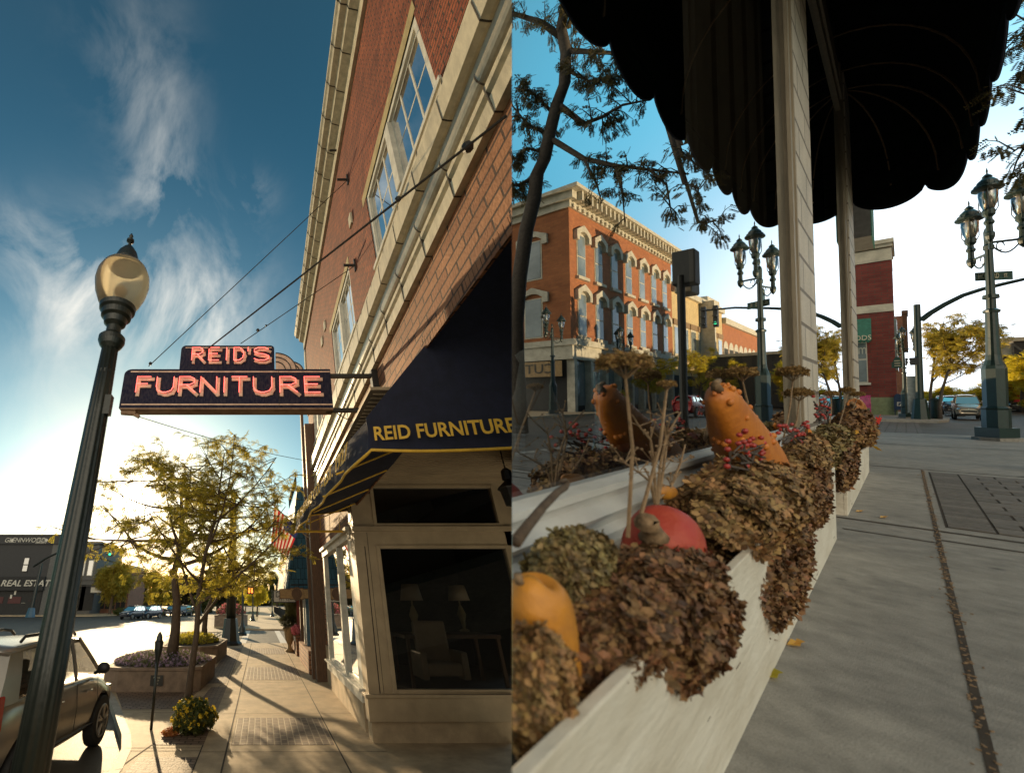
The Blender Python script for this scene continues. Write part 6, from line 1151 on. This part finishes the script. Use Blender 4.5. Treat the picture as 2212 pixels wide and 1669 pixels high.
# ------------------------------------------------------------------- mast arm signal
ma = thing('mast_arm_signal', 'green signal pole with a long curved mast arm on the far corner', 'traffic signal', (.45, 43.3, 0), 'B')
m = M(); m.tube([(.45, 43.3, .9), (.47, 43.3, 6.35)], [.13, .11], 12); m.build('pole', K['postB'], ma, absl=True); m = M(); m.lathe([(.30, 0), (.29, .1), (.2, 1.1), (.12, 1.15)], c=(.45, 43.3, 0), n=8); m.build('pedestal', K['postB'], ma, absl=True)
ap = [B(x, y, 1, 43.3) for x, y in ((1989, 692), (2010, 676), (2040, 658), (2080, 638), (2120, 625), (2160, 615), (2212, 603))]; vv = B(1520, 597, 1, 43.3); end_ = np.array([2 * CW - vv[0], 43.3, ap[-1][2] + .35]); ap += [(ap[-1] * .5 + end_ * .5) + (0, 0, .12), end_]
m = M(); m.tube(ap, [.12, .115, .11, .10, .095, .09, .08, .07, .06], 8); m.build('mast_arm', K['postB'], ma, absl=True)
for k, off_ in enumerate((0.05, -.55)):
    m = M(); c_ = end_ + np.array([off_, 0, -.5]); m.rbox(c_, (.22, .4, 1.5))
    for j in (-1, 0, 1): m.rbox(c_ + np.array([0, -.3, j * .5]), (.2, .35, .08))
    so_ = m.build('signal_head', K['black'], ma, absl=True)
m = M(); m.ball(end_ + np.array([-.55, -.25, -1.0]), .09, 8); m.build('green_light', K['green'], ma, absl=True)
m = M(); a, b = B(1956, 789, 1, 43.2), B(1984, 772, 1, 43.2); m.box(a[0], b[0], 43.1, 43.35, a[2], b[2]); m.build('walk_signal', K['black'], ma, absl=True); m = M(); c_ = (a + b) / 2; cx_ = a[0] + (b[0] - a[0]) * .25; m.ball((cx_, 43.08, c_[2] + .18), (.02, .03, .04), 6); m.tube([(cx_, 43.08, c_[2] + .14), (cx_, 43.08, c_[2] - .05), (cx_ - .03, 43.08, c_[2] - .2)], .014, 5); m.tube([(cx_, 43.08, c_[2] - .05), (cx_ + .035, 43.08, c_[2] - .2)], .012, 5); m.tube([(cx_ - .03, 43.08, c_[2] + .02), (cx_, 43.08, c_[2] + .12), (cx_ + .03, 43.08, c_[2] + .0)], .01, 5); m.build('walking_man', emit('walk light', (.9, .95, 1), 1.2), ma, absl=True)
t = thing('signal_cabinet', 'grey control cabinet mounted on the mast arm pole', 'cabinet', (.28, 43.6, 0), 'B'); a, b = B(1961, 891, 1, 43.8), B(1984, 812, 1, 43.8); m = M(); m.box(a[0], b[0], 43.5, 44.1, a[2], b[2]); m.build('cabinet_body', K['cabinet'], t, absl=True, bevel=.02); m = M(); m.box(a[0] + .02, b[0] - .02, 43.48, 43.5, a[2] + .08, b[2] - .08); m.build('door', K['cabinet'], t, absl=True)
# black walk-signal post close by (seen in the glass)
p = V(1478, 932, 0, 1.4); p = np.array([1.55, B(1478, 900, 0, 2 * CW - 1.55)[1], 0]); bl_ = thing('walk_signal_post', 'black post with a boxy walk signal at the kerb, seen in the glass', 'signal', p, 'B', cs=.55)
zt = B(1478, 600, 0, 2 * CW - 1.55)[2]; m = M(); m.tube([(0, 0, 0), (0, 0, zt)], .13, 12); m.lathe([(.3, 0), (.26, .3), (.14, .5)], n=10); m.build('post', K['iron'], bl_); m = M(); m.rbox((-.1, .2, zt + .2), (.75, .5, .85)); m.build('signal_box', K['black'], bl_, bevel=.04); m = M(); m.rbox((.2, 1.1, zt + .05), (.6, .8, .7)); m.build('rear_box', K['tanpaint'], bl_, bevel=.05)
# ------------------------------------------------------------------- maroon brick building
rr_ = thing('maroon_building', 'maroon brick corner building with cream bands and a green awning', 'building', (-2, 52, 0), 'B')
def rp_(n, m, mt, **k): return m.build(n, mt, rr_, absl=True, **k)
Zr = lambda y, x=1890: B(x, y, 1, 52)[2]; Xr = lambda x, y=700: B(x, y, 1, 52)[0]; xR = Xr(1931); xL = -4.6
m = M(); m.box(xL, xR, 52, 57, Zr(858), Zr(545)); rp_('wall', m, K['redB']); m = M(); m.box(xL, xR + .01, 51.95, 57, 0, Zr(858)); rp_('base', m, K['palegreen'])
m = M(); m.box(xL, xR + .01, 51.93, 57.0, Zr(675), Zr(659)); rp_('band', m, K['stoneB']); m = M(); m.box(xL, xR + .01, 51.93, 57.0, Zr(566), Zr(540)); m.box(xL, xR + .06, 51.75, 57.1, Zr(538), Zr(531)); m.box(xL, xR + .12, 51.6, 57.2, Zr(531), Zr(522)); rp_('cornice', m, K['stoneB'])
m = M(); m.box(Xr(1815), Xr(1871), 51.9, 51.99, Zr(828), Zr(737)); wf = rp_('window', m, K['frame']); m = M(); m.box(Xr(1815), Xr(1869), 51.86, 51.9, Zr(824), Zr(777)); m.box(Xr(1815), Xr(1869), 51.86, 51.9, Zr(773), Zr(740)); g_ = rp_('pane', m, K['skypane']); g_.parent = wf
m = M(); m.box(Xr(1815), Xr(1877), 51.8, 51.99, Zr(831), Zr(826)); rp_('sill', m, K['frame'])
text('m', 1.0, K['frame'], 'window_lettering', rr_, 'B', frame_M((Xr(1861), 51.84, Zr(754)), (1, 0, 0), (0, 0, 1)), .003, sx=.5)
m = M(); xa, xb = Xr(1815), Xr(1882); m.quad((xa, 51.0, Zr(735)), (xb, 51.0, Zr(735)), (xb, 52, Zr(686)), (xa, 52, Zr(686))); m.quad((xb, 51, Zr(735)), (xb, 52, Zr(735)), (xb, 52, Zr(686))); 
for k in range(16): x_ = xa + (xb - xa) * k / 16; w_ = (xb - xa) / 16; m.quad((x_, 51, Zr(735)), (x_ + w_, 51, Zr(735)), (x_ + w_, 51, Zr(738 if k % 2 else 741)), (x_, 51, Zr(738 if k % 2 else 741)))
rp_('awning', m, K['teal']); text('OODS', .62, K['signtext'], 'awning_lettering', rr_, 'B', frame_M((Xr(1857), 50.93, Zr(731)), (1, 0, 0), (0, .55, .8)), .003, sx=.55)
m = M(); m.box(xR, xR + .10, 52.4, 56.5, Zr(800), Zr(690)); rp_('side_window', m, K['skypane'])
t = thing('brown_building', 'pale brown building with a bay window beyond the maroon brick corner', 'building', (-1, 66, 0), 'B'); m = M(); m.box(-2.5, .02, 66, 70, 0, 8.2); m.build('wall', K['salmon'], t, absl=True); m = M(); m.box(.0, .25, 66.5, 69, 5.2, 8.4); m.box(-.02, .3, 66.4, 69.2, 8.4, 8.7); m.build('bay_window', K['wood'], t, absl=True)
for k in range(3): m = M(); m.box(-2.2 + k * .7, -1.8 + k * .7, 65.94, 66.01, 5.0, 7.2); m.build('window', K['slate'], t, absl=True)
t = thing('hanging_sign', 'small dark green arched sign hanging on the maroon building', 'sign', (-.2, 50, 3.5), 'B'); a, b = B(1926, 795, 1, 50), B(1951, 781, 1, 50); m = M(); cx_ = (a[0] + b[0]) / 2; w_ = (b[0] - a[0]) / 2; m.prism([(a[0], a[2]), (b[0], a[2]), (b[0], b[2])] + [(cx_ + w_ * .7 * math.cos(q), b[2] + .35 * math.sin(q)) for q in np.linspace(0, math.pi, 9)] + [(a[0], b[2])], 1, 50, 50.05); m.build('board', K['signgreen'], t, absl=True)
m = M(); 
for k in range(3): m.box(a[0] + w_ * .5, b[0] - w_ * .5, 49.98, 50, a[2] + .12 + k * .16, a[2] + .18 + k * .16)
m.build('lettering_lines', K['signtext'], t, absl=True); m = M(); m.tube([(cx_, 50.02, b[2] + .3), (cx_, 50.02, b[2] + .8), (-.5, 51.9, b[2] + .8)], .02, 5); m.build('bracket', K['iron'], t, absl=True)
bn = thing('garden_bench', 'bright pink slatted bench against the maroon brick wall', 'bench', B(1863, 893, 1, 50.5) * (1, 1, 0), 'B', cs=.52); m = M()
for k in range(9): m.rbox((-.58 + k * .145, .28, .92), (.11, .04, .85), rx=-.12)
m.rbox((0, .30, .62), (1.3, .06, .08), rx=-.1); m.rbox((0, .36, 1.3), (1.3, .06, .08)); m.build('backrest', K['magenta'], bn)
m = M()
for k in range(4): m.rbox((0, -.25 + k * .15, .50), (1.3, .12, .04))
m.build('seat', K['magenta'], bn)
for x_ in (-.62, .62): m = M(); m.rbox((x_, -.28, .38), (.07, .08, .76)); m.build('leg', K['magenta'], bn); m = M(); m.rbox((x_, .28, .4), (.07, .08, .8)); m.build('leg', K['magenta'], bn); m = M(); m.rbox((x_, 0, .76), (.10, .7, .04)); m.build('armrest', K['magenta'], bn)
mb_ = thing('mailbox', 'dark blue mailbox with a white emblem beside the far lantern post', 'mailbox', B(1941, 893, 1, 52) * (1, 1, 0), 'B', cs=.52); m = M(); m.prism([(-.3, .35), (.3, .35), (.3, 1.15)] + [(.3 * math.cos(q), 1.15 + .3 * math.sin(q)) for q in np.linspace(0, math.pi, 9)] + [(-.3, 1.15)], 1, -.3, .3); m.build('mailbox_body', K['mailblue'], mb_)
for x_ in (-.24, .24):
    for y_ in (-.24, .24): m = M(); m.rbox((x_, y_, .18), (.08, .08, .36)); m.build('leg', K['mailblue'], mb_)
m = M(); m.rbox((.08, -.305, .75), (.32, .01, .26)); em_ = m.build('emblem_plate', K['frame'], mb_); m = M(); m.prism([(-.06, .66), (.1, .66), (.22, .8), (.2, .84), (0, .80), (-.04, .76), (.08, .74)], 1, -.318, -.311); m.build('eagle_emblem', K['mailblue'], mb_).parent = em_
tc_ = thing('trash_can', 'dark green trash can between the slender tree trunks', 'trash can', B(2022, 896, 1, 45) * (1, 1, 0), 'B', cs=.52); m = M(); m.lathe([(.30, 0), (.33, .1), (.33, 1.0), (.36, 1.02), (.36, 1.08), (.2, 1.16)], n=20); m.build('bin', K['postB'], tc_)
# ------------------------------------------------------------------- trees of street B
def treeB(label, px_, py_, s_, top, cpx, cpy, rpx, rpz, seed, lm, r0=.12, n1=9, n2=6, n3=4, leaf=.3, per=6, mirror=False, c=None, fork=.35, rs=None, name='locust_tree', thick=1.0, bark='barkB'):
    f_ = (lambda x, y: V(x, y, 1, s_)) if mirror else (lambda x, y: B(x, y, 1, s_))
    b_ = f_(px_, py_); b_[2] = 0; cc = f_(cpx, cpy); X, Z = depth(np.array([2 * CW - b_[0] if mirror else b_[0], s_, 1])); k = F / Z; kc = k * (.55 + .835 * X / Z); rc = rpx / kc; rz = rpz / k
    return tree(label, b_, cc - b_, (rc, rs or rz * 1.2, rz), r0, 'B', n1, n2, n3, leaf, per, lm, bark, seed, fork, 'street trees of the second street', name=name, thick=thick)
treeB('slim multi-stemmed locust tree, left of the pair by the trash can', 2010, 893, 46, 0, 2040, 735, 62, 75, 21, 'leafO', .07, 12, 7, 4, .26, 6)
treeB('slim leaning locust tree, right of the pair by the trash can', 2031, 899, 44.5, 0, 2110, 725, 85, 60, 22, 'leafO', .07, 13, 7, 4, .26, 6)
for (l, px_, s_, cpx, cpy, rx, ry, seed) in (('yellow street tree behind the near lantern post', 2175, 75, 2178, 825, 42, 55, 31), ('yellow street tree above the silver car', 2120, 90, 2105, 852, 36, 24, 32), ('distant yellow tree left of the silver car', 2055, 110, 2040, 852, 34, 16, 33), ('farthest yellow tree at the end of the street', 2000, 130, 1998, 858, 30, 14, 34), ('yellow street tree at the right edge', 2210, 70, 2215, 800, 30, 60, 35)):
    treeB(l, px_, 880, s_, 0, cpx, cpy, rx, ry, seed, 'leafY', .14, 9, 6, 4, .55, 7)
# tree whose branches hang in from the right and whose trunk shows mirrored in the glass
TS = 15.5; tb = V(1123, 900, 1, TS); tb = np.array([2 * CW - B(1140, 900, 1, TS)[0], TS, 0])
big = thing('honey_locust', 'large honey locust overhanging the pavement at the right, mirrored in the glass', 'tree', tb, 'B')
def VB(x, y, s_=TS): return V(x, y, 1, s_) - tb
m = M(); L_ = []
def limb(pts, r0, r1, s_=TS, ds=0):
    P_ = [VB(x, y, s_ + ds * i) for i, (x, y) in enumerate(pts)]; m.tube(P_, list(np.linspace(r0, r1, len(P_))), 7); L_.append(P_); return P_
limb([(1124, 935), (1116, 800), (1114, 700), (1122, 600), (1137, 495), (1154, 430), (1160, 376), (1176, 343), (1188, 286), (1202, 227), (1220, 179), (1223, 110), (1212, 60), (1228, -20), (1235, -90)], .26, .13)
limb([(1205, 225), (1261, 268), (1300, 253), (1345, 227), (1407, 215)], .09, .02); limb([(1190, 300), (1261, 343), (1330, 358), (1404, 367), (1488, 376)], .09, .02); limb([(1223, 110), (1270, 112), (1321, 115), (1380, 150)], .09, .03)
limb([(1212, 80), (1169, 48), (1110, 30), (1060, 20)], .10, .05); limb([(1228, 60), (1240, 10), (1250, -50)], .07, .03); limb([(1160, 380), (1120, 400), (1080, 395)], .08, .03); limb([(1178, 330), (1140, 320), (1100, 350)], .06, .02); limb([(1190, 240), (1150, 200), (1112, 190)], .05, .02); limb([(1185, 290), (1140, 270), (1100, 220)], .05, .02)
limb([(1330, 358), (1345, 420), (1350, 480)], .04, .01); limb([(1404, 367), (1440, 400), (1452, 470)], .04, .01); limb([(1222, 150), (1270, 175), (1330, 170)], .05, .015); limb([(1261, 343), (1290, 400), (1300, 440)], .04, .01)
Rn = random.Random(5)
# crown on the street side: boughs that reach into the direct view at the right edge
for pts, s_ in ((((2290, 60), (2250, 90), (2222, 130)), 15), (((2290, 150), (2245, 180), (2215, 205)), 15), (((2280, 290), (2240, 310), (2200, 320), (2165, 345)), 17), (((2290, 20), (2260, 30), (2235, 60)), 15)):
    P_ = [B(x, y, 1, s_) - tb for x, y in pts]; top_ = VB(1228, -80) * .5 + P_[0] * .5 + np.array([0, 0, 3.0]); m.tube([VB(1230, -60), top_ ] + P_, [.08, .06] + list(np.linspace(.035, .008, len(P_))), 6); L_.append(P_)
Pa, Da = [], []
for P_ in L_[1:]:
    L0 = len(P_); direct = P_[0] is not None and L0 <= 4 and L_.index(P_) >= 11 if False else False
    NEAR_ = float(P_[0][0]) < -1.6
    for i in range(7 if NEAR_ else 26):
        f_ = Rn.uniform(.15, .999) * (L0 - 1); j = int(f_); a = P_[j] + (P_[j + 1] - P_[j]) * (f_ - j); d = np.array([Rn.uniform(-.5, .5), Rn.uniform(-1.5, 1.5), Rn.uniform(-.7, .5)]) * .75; b = a + d; mid = (a + b) / 2 + (0, 0, .08)
        m.tube([a, mid, b], [.018, .012, .006], 4, cap=False)
        for k in range(9): q = Rn.uniform(.2, 1); Pa.append(a + (b - a) * q + np.array([Rn.gauss(0, .04), Rn.gauss(0, .07), Rn.gauss(0, .05)])); Da.append(d)
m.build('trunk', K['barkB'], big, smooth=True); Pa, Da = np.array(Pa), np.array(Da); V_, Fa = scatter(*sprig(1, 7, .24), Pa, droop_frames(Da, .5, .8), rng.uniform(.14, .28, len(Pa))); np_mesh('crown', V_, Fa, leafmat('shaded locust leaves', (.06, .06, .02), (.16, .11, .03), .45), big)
# ------------------------------------------------------------------- facades across the street (mirrored in the shop glass)
CF = 13.54
def zf(x, y): return V(x, y, 0, CF)[2]
def sf(x, y=600): return V(x, y, 0, CF)[1]
ob = thing('orange_brick_building', 'three-storey orange brick corner building with white window hoods, mirrored in the shop glass', 'building', (CF, 50, 0), 'B')
def op(n, m, mt, par=None, **k): return m.build(n, mt, ob, absl=True, **k)
S0, S1 = sf(1233, 700), sf(1452, 700); ZT = zf(1241, 455); ZG = zf(1230, 735)
m = M(); m.box(CF, CF + 14, S0, S1, ZG, ZT); op('wall', m, K['orangebrick']); m = M(); m.box(CF + .4, CF + 14, S0 + .4, S1, 0, ZG); op('ground_floor', m, K['slate'])
m = M(); m.box(CF - .35, CF + 14, S0 - .35, S1, ZG - .35, ZG + .15); m.box(CF - .15, CF + 14, S0 - .15, S1, ZG - 1.5, ZG - .35); op('shop_cornice', m, K['stoneB'])
m = M(); m.box(CF - .5, CF + 14.2, S0 - .6, S1, ZT + .55, ZT + 1.15); m.box(CF - 1.0, CF + 14.3, S0 - 1.1, S1, ZT + 1.15, ZT + 1.45); m.box(CF - .15, CF + 14, S0 - .2, S1, ZT, ZT + .55)
for i in range(28): s_ = S0 + (S1 - S0) * (i + .5) / 28; m.box(CF - .85, CF - .5, s_ - .15, s_ + .15, ZT + .4, ZT + 1.15); m.box(CF - .3, CF - .15, s_ - .3, s_ - .1, ZT + .0, ZT + .3)
op('cornice', m, K['stoneB'])
for k in range(9): s_ = S0 + .3 + (S1 - S0 - 1) * k / 8; m = M(); m.box(CF - .1, CF + .45, s_, s_ + .55, 0, ZG - 1.5); op('pier', m, K['stoneB'])
m = M(); m.quad((CF + .35, S0 + .5, .5), (CF + .35, S1, .5), (CF + .35, S1, ZG - 1.6), (CF + .35, S0 + .5, ZG - 1.6)); op('shop_window', m, K['skypane'])
def hood(m, fc, ax_, c0, s_, zt, w):
    pts = [(-w * .72, -.55), (-w * .72, .25), (0, .85), (w * .72, .25), (w * .72, -.55), (w * .48, -.55), (w * .48, -.1), (w * .25, .2), (0, .28), (-w * .25, .2), (-w * .48, -.1), (-w * .48, -.55)]
    if ax_ == 0: m.prism([(s_ + a, zt + b) for a, b in pts], 0, c0 - .30, c0 + .0)
    else: m.prism([(c0 + a, zt + b) for a, b in pts], 1, s_ - .30, s_)
WS = [sf(1106 + z * .2651) for z in (565, 705, 832, 948, 1055, 1150, 1237)]
rows = [(zf(1255.8, 599), zf(1255.8, 514)), (zf(1255, 727), zf(1255, 639))]
for (za, zb) in rows:
    for s_ in WS:
        w = 1.75; m = M(); m.box(CF - .03, CF + .03, s_ - w / 2, s_ + w / 2, za, zb); m.prism([(s_ + w / 2 * math.cos(q), zb + .35 * math.sin(q)) for q in np.linspace(0, math.pi, 9)], 0, CF - .03, CF + .03); wf = op('window', m, K['stoneB'])
        m = M(); zm = (za + zb) / 2; m.box(CF - .06, CF - .03, s_ - w * .42, s_ + w * .42, za + .12, zm - .06); m.box(CF - .06, CF - .03, s_ - w * .42, s_ + w * .42, zm + .06, zb + .1); op('pane', m, K['skypane']).parent = wf
        m = M(); hood(m, 0, 0, CF, s_, zb + .1, w * 1.15); op('hood', m, K['stoneB']); m = M(); m.box(CF - .25, CF, s_ - w * .65, s_ + w * .65, za - .28, za - .02); op('sill', m, K['stoneB'])
for (za, zb) in rows:
    for c0 in (CF + 2.8, CF + 7.2, CF + 11):
        w = 1.5; m = M(); m.box(c0 - w / 2, c0 + w / 2, S0 - .03, S0 + .03, za, zb); wf = op('window', m, K['stoneB']); m = M(); m.box(c0 - w * .42, c0 + w * .42, S0 - .06, S0 - .03, za + .12, zb - .1); op('pane', m, K['skypane']).parent = wf
        m = M(); hood(m, 0, 1, c0, S0, zb + .1, w * 1.15); op('hood', m, K['stoneB'])
m = M(); m.box(CF + .6, CF + 7, S0 - .25, S0 - .16, ZG - 2.9, ZG - 1.6); op('sign_board', m, K['terracotta']); text('CUTLER', 1.15, K['iron'], 'lettering', ob, 'B', frame_M((CF + 3.2, S0 - .28, ZG - 2.25), (1, 0, 0), (0, 0, 1)), .01, sx=1.0)
yb_ = thing('cream_brick_building', 'lower cream brick building with a stepped roofline, mirrored in the shop glass', 'building', (CF, 85, 0), 'B')
Y0, Y1 = S1, sf(1560, 700); ZY = zf(1500, 652)
m = M(); m.box(CF + .02, CF + 12, Y0, Y1, 0, ZY); m.build('wall', K['yellowbrick'], yb_, absl=True); m = M(); m.box(CF - .35, CF + 12, Y0, Y1, ZY, ZY + .7); m.box(CF - .1, CF + 1, Y0 + 2, Y0 + 9, ZY + .7, ZY + 1.6); m.box(CF - .1, CF + 1, Y1 - 9, Y1 - 2, ZY + .7, ZY + 1.6); m.build('cornice', K['stoneB'], yb_, absl=True)
for k in range(7):
    s_ = Y0 + (Y1 - Y0) * (k + .5) / 7; m = M(); m.box(CF - .02, CF + .03, s_ - 1.2, s_ + 1.2, ZY * .45, ZY * .72); wf = m.build('window', K['stoneB'], yb_, absl=True); m = M(); m.box(CF - .05, CF - .02, s_ - 1.0, s_ + 1.0, ZY * .47, ZY * .70); m.build('pane', K['skypane'], yb_, absl=True).parent = wf; m = M(); m.box(CF - .12, CF, s_ - 1.6, s_ + 1.6, ZY * .72, ZY * .77); m.build('lintel', K['stem'], yb_, absl=True)
m = M(); m.box(CF - 1.4, CF, (Y0 + Y1) / 2 - .3, (Y0 + Y1) / 2 + .3, ZY * .45, ZY * 1.02); m.build('vertical_sign', K['stoneB'], yb_, absl=True); m = M(); m.box(CF - .1, CF + .03, Y0, Y1, 0, ZY * .28); m.build('shop_window', K['slate'], yb_, absl=True)
ar = thing('arcaded_brick_building', 'long low brick building with tall arched windows, farthest mirrored in the shop glass', 'building', (CF, 140, 0), 'B')
A0, A1 = Y1, sf(1640, 760); ZA = zf(1600, 715)
m = M(); m.box(CF, CF + 12, A0, A1, 0, ZA); m.build('wall', K['orangebrick'], ar, absl=True); m = M(); m.box(CF - .4, CF + 12, A0, A1, ZA, ZA + .9); m.build('cornice', K['stoneB'], ar, absl=True)
for k in range(8):
    s_ = A0 + (A1 - A0) * (k + .5) / 8; m = M(); m.box(CF - .04, CF + .02, s_ - 1.6, s_ + 1.6, ZA * .35, ZA * .7); m.prism([(s_ + 1.6 * math.cos(q), ZA * .7 + 1.2 * math.sin(q)) for q in np.linspace(0, math.pi, 9)], 0, CF - .04, CF + .02); m.build('window', K['stoneB'], ar, absl=True); m = M(); m.box(CF - .07, CF - .04, s_ - 1.2, s_ + 1.2, ZA * .37, ZA * .7); m.build('pane', K['slate'], ar, absl=True)
for (l, px_, py_, s_, rx, ry, seed) in (('yellow street tree in front of the orange brick building, mirrored', 1405, 800, 52, 55, 55, 41), ('yellow street tree in front of the cream brick building, mirrored', 1515, 800, 62, 40, 55, 42), ('small yellow tree by the corner piers, mirrored', 1330, 860, 46, 30, 25, 43), ('yellow tree at the far end, mirrored', 1660, 800, 95, 28, 45, 44), ('yellow tree between the two far buildings, mirrored', 1590, 810, 80, 30, 40, 45)):
    cc = V(px_, py_, 1, s_); treeB(l, px_, 890, s_, 0, px_, py_, rx, ry, seed, 'leafY', .12, 8, 6, 4, .42, 6, mirror=True)
# right-hand background seen directly
t = thing('shop_row', 'grey corner building with a big painted letter N at the right edge', 'building', (5, 80, 0), 'B'); a = B(2167, 880, 1, 80); b = B(2189, 737, 1, 80); m = M(); m.box(b[0], b[0] + 12, 80, 92, 0, b[2]); m.build('wall', K['grey'], t, absl=True); m = M(); m.box(a[0], b[0], 80.4, 92, 0, b[2] * .96); m.build('white_wall', K['stoneB'], t, absl=True); m = M(); m.box(a[0] - .3, b[0] + 12, 79.8, 92, b[2], b[2] + .35); m.build('coping', K['stoneB'], t, absl=True)
text('N', 1.9, K['greyl'], 'lettering', t, 'B', frame_M((B(2205, 757, 1, 80)[0], 79.95, B(2205, 757, 1, 80)[2]), (1, 0, 0), (0, 0, 1)), .01, sx=.7)
for k in range(3): x_ = a[0] + (b[0] - a[0]) * (k + .5) / 3; m = M(); m.box(x_ - .12, x_ + .12, 80.3, 80.42, b[2] * .6, b[2] * .8); m.build('window', K['maroon'], t, absl=True)
t = thing('red_awning', 'red shop awning at the right edge behind the parked cars', 'awning', B(2200, 860, 1, 74), 'B'); a, b, c_ = B(2186, 872, 1, 74), B(2216, 872, 1, 74), B(2216, 850, 1, 74); m = M(); m.quad((a[0], 74, a[2]), (b[0], 74, b[2]), (b[0], 75.5, c_[2]), (a[0] + .4, 75.5, c_[2])); m.quad((a[0], 74, a[2]), (a[0] + .4, 75.5, c_[2]), (a[0] + .4, 75.5, a[2])); m.build('canvas', K['redawn'], t, absl=True); m = M(); m.tube([(a[0], 74, a[2]), (a[0] + .4, 75.5, a[2])], .02, 5); m.build('frame', K['iron'], t, absl=True)
# cars of street B
sB = suv('compact_suv', 'champagne compact SUV facing the camera, standing at the far crossing', (B(2094, 903)[0], 49.6, -.12), math.pi, L=4.3, W=1.78, H=1.6, paint='champagne', world='B', sc=.93, cs=.52)
sC = suv('parked_car', 'dark parked car just left of the champagne SUV', (B(2060, 895)[0] + .05, 60, -.12), math.pi, L=4.3, W=1.75, H=1.45, paint='carblue', world='B', group='cars parked along the second street', sc=1.0, cs=.52)
for px_, s_, l in ((2040, 70, 'dark car behind the trash can, mostly hidden by tree trunks'), (2190, 76, 'dark car at the right edge under the red awning'), (2165, 88, 'dark car right of the near lantern post base')):
    c_ = B(px_, 885, 1, s_)[0]; copy_thing(sC, (c_, s_, -.12), l, rz=math.pi, cs=.52)
sD = suv('parked_car', 'red car on the road, seen in the second shop window', (6.5, 40, -.12), 0, L=4.3, H=1.45, paint='carred', world='B', sc=1.0, cs=.6)
t = thing('projecting_box', 'grey box-shaped sign housing above the corner post of the flower shop', 'sign', (-.6, 21.5, 6), 'B'); a, b = B(1847, 515, 1, 21.5), B(1879, 440, 1, 21.5); m = M(); m.box(-1.4, b[0], 21.5, 23.5, a[2], b[2] + .6); m.build('housing', K['greyl'], t, absl=True); m = M(); m.box(b[0], b[0] + .02, 21.5, 23.5, a[2], b[2] + .6); m.build('side_panel', K['teal'], t, absl=True)
# =================================================================== each street ends at the party line between the two (geometry is trimmed, nothing overlaps)
bpy.context.view_layer.update()
NRM = RT * F - FW * (1106 - PX); NRM = NRM / np.linalg.norm(NRM)
seen = {}
for o in list(ALL):
    if o.type != 'MESH': continue
    par = o; mw = Matrix.Identity(4)
    while par is not None: mw = par.matrix_basis @ mw if par.parent is None else par.matrix_basis @ mw; par = par.parent
    me = o.data; n = len(me.vertices)
    if n == 0: continue
    co = np.empty(n * 3); me.vertices.foreach_get('co', co); co = co.reshape(-1, 3)
    R4 = np.array(mw); wc = co @ R4[:3, :3].T + R4[:3, 3]
    d = (wc - CAM) @ NRM; sgn = 1 if o['_w'] == 'A' else -1; d = d * sgn
    if d.max() <= 1e-6: continue
    if me.users > 1: o.data = me = me.copy()
    bm = bmesh.new(); bm.from_mesh(me)
    inv = mw.inverted(); pc = inv @ Vector(CAM); pn = (mw.to_3x3().transposed() @ Vector(NRM * sgn)).normalized()
    bmesh.ops.bisect_plane(bm, geom=bm.verts[:] + bm.edges[:] + bm.faces[:], dist=1e-5, plane_co=pc, plane_no=pn, clear_outer=True, clear_inner=False)
    if len(bm.faces) == 0: print('EMPTY after trim', o.name, o.parent.name if o.parent else '')
    bm.to_mesh(me); bm.free()
for o in list(ALL):
    if o.type == 'MESH' and len(o.data.polygons) == 0: ALL.remove(o); bpy.data.objects.remove(o)
for o in list(ALL):
    if o.type == 'EMPTY' and not o.children: ALL.remove(o); bpy.data.objects.remove(o)
for o in ALL:
    for k in ('_w', '_l'):
        if k in o: del o[k]
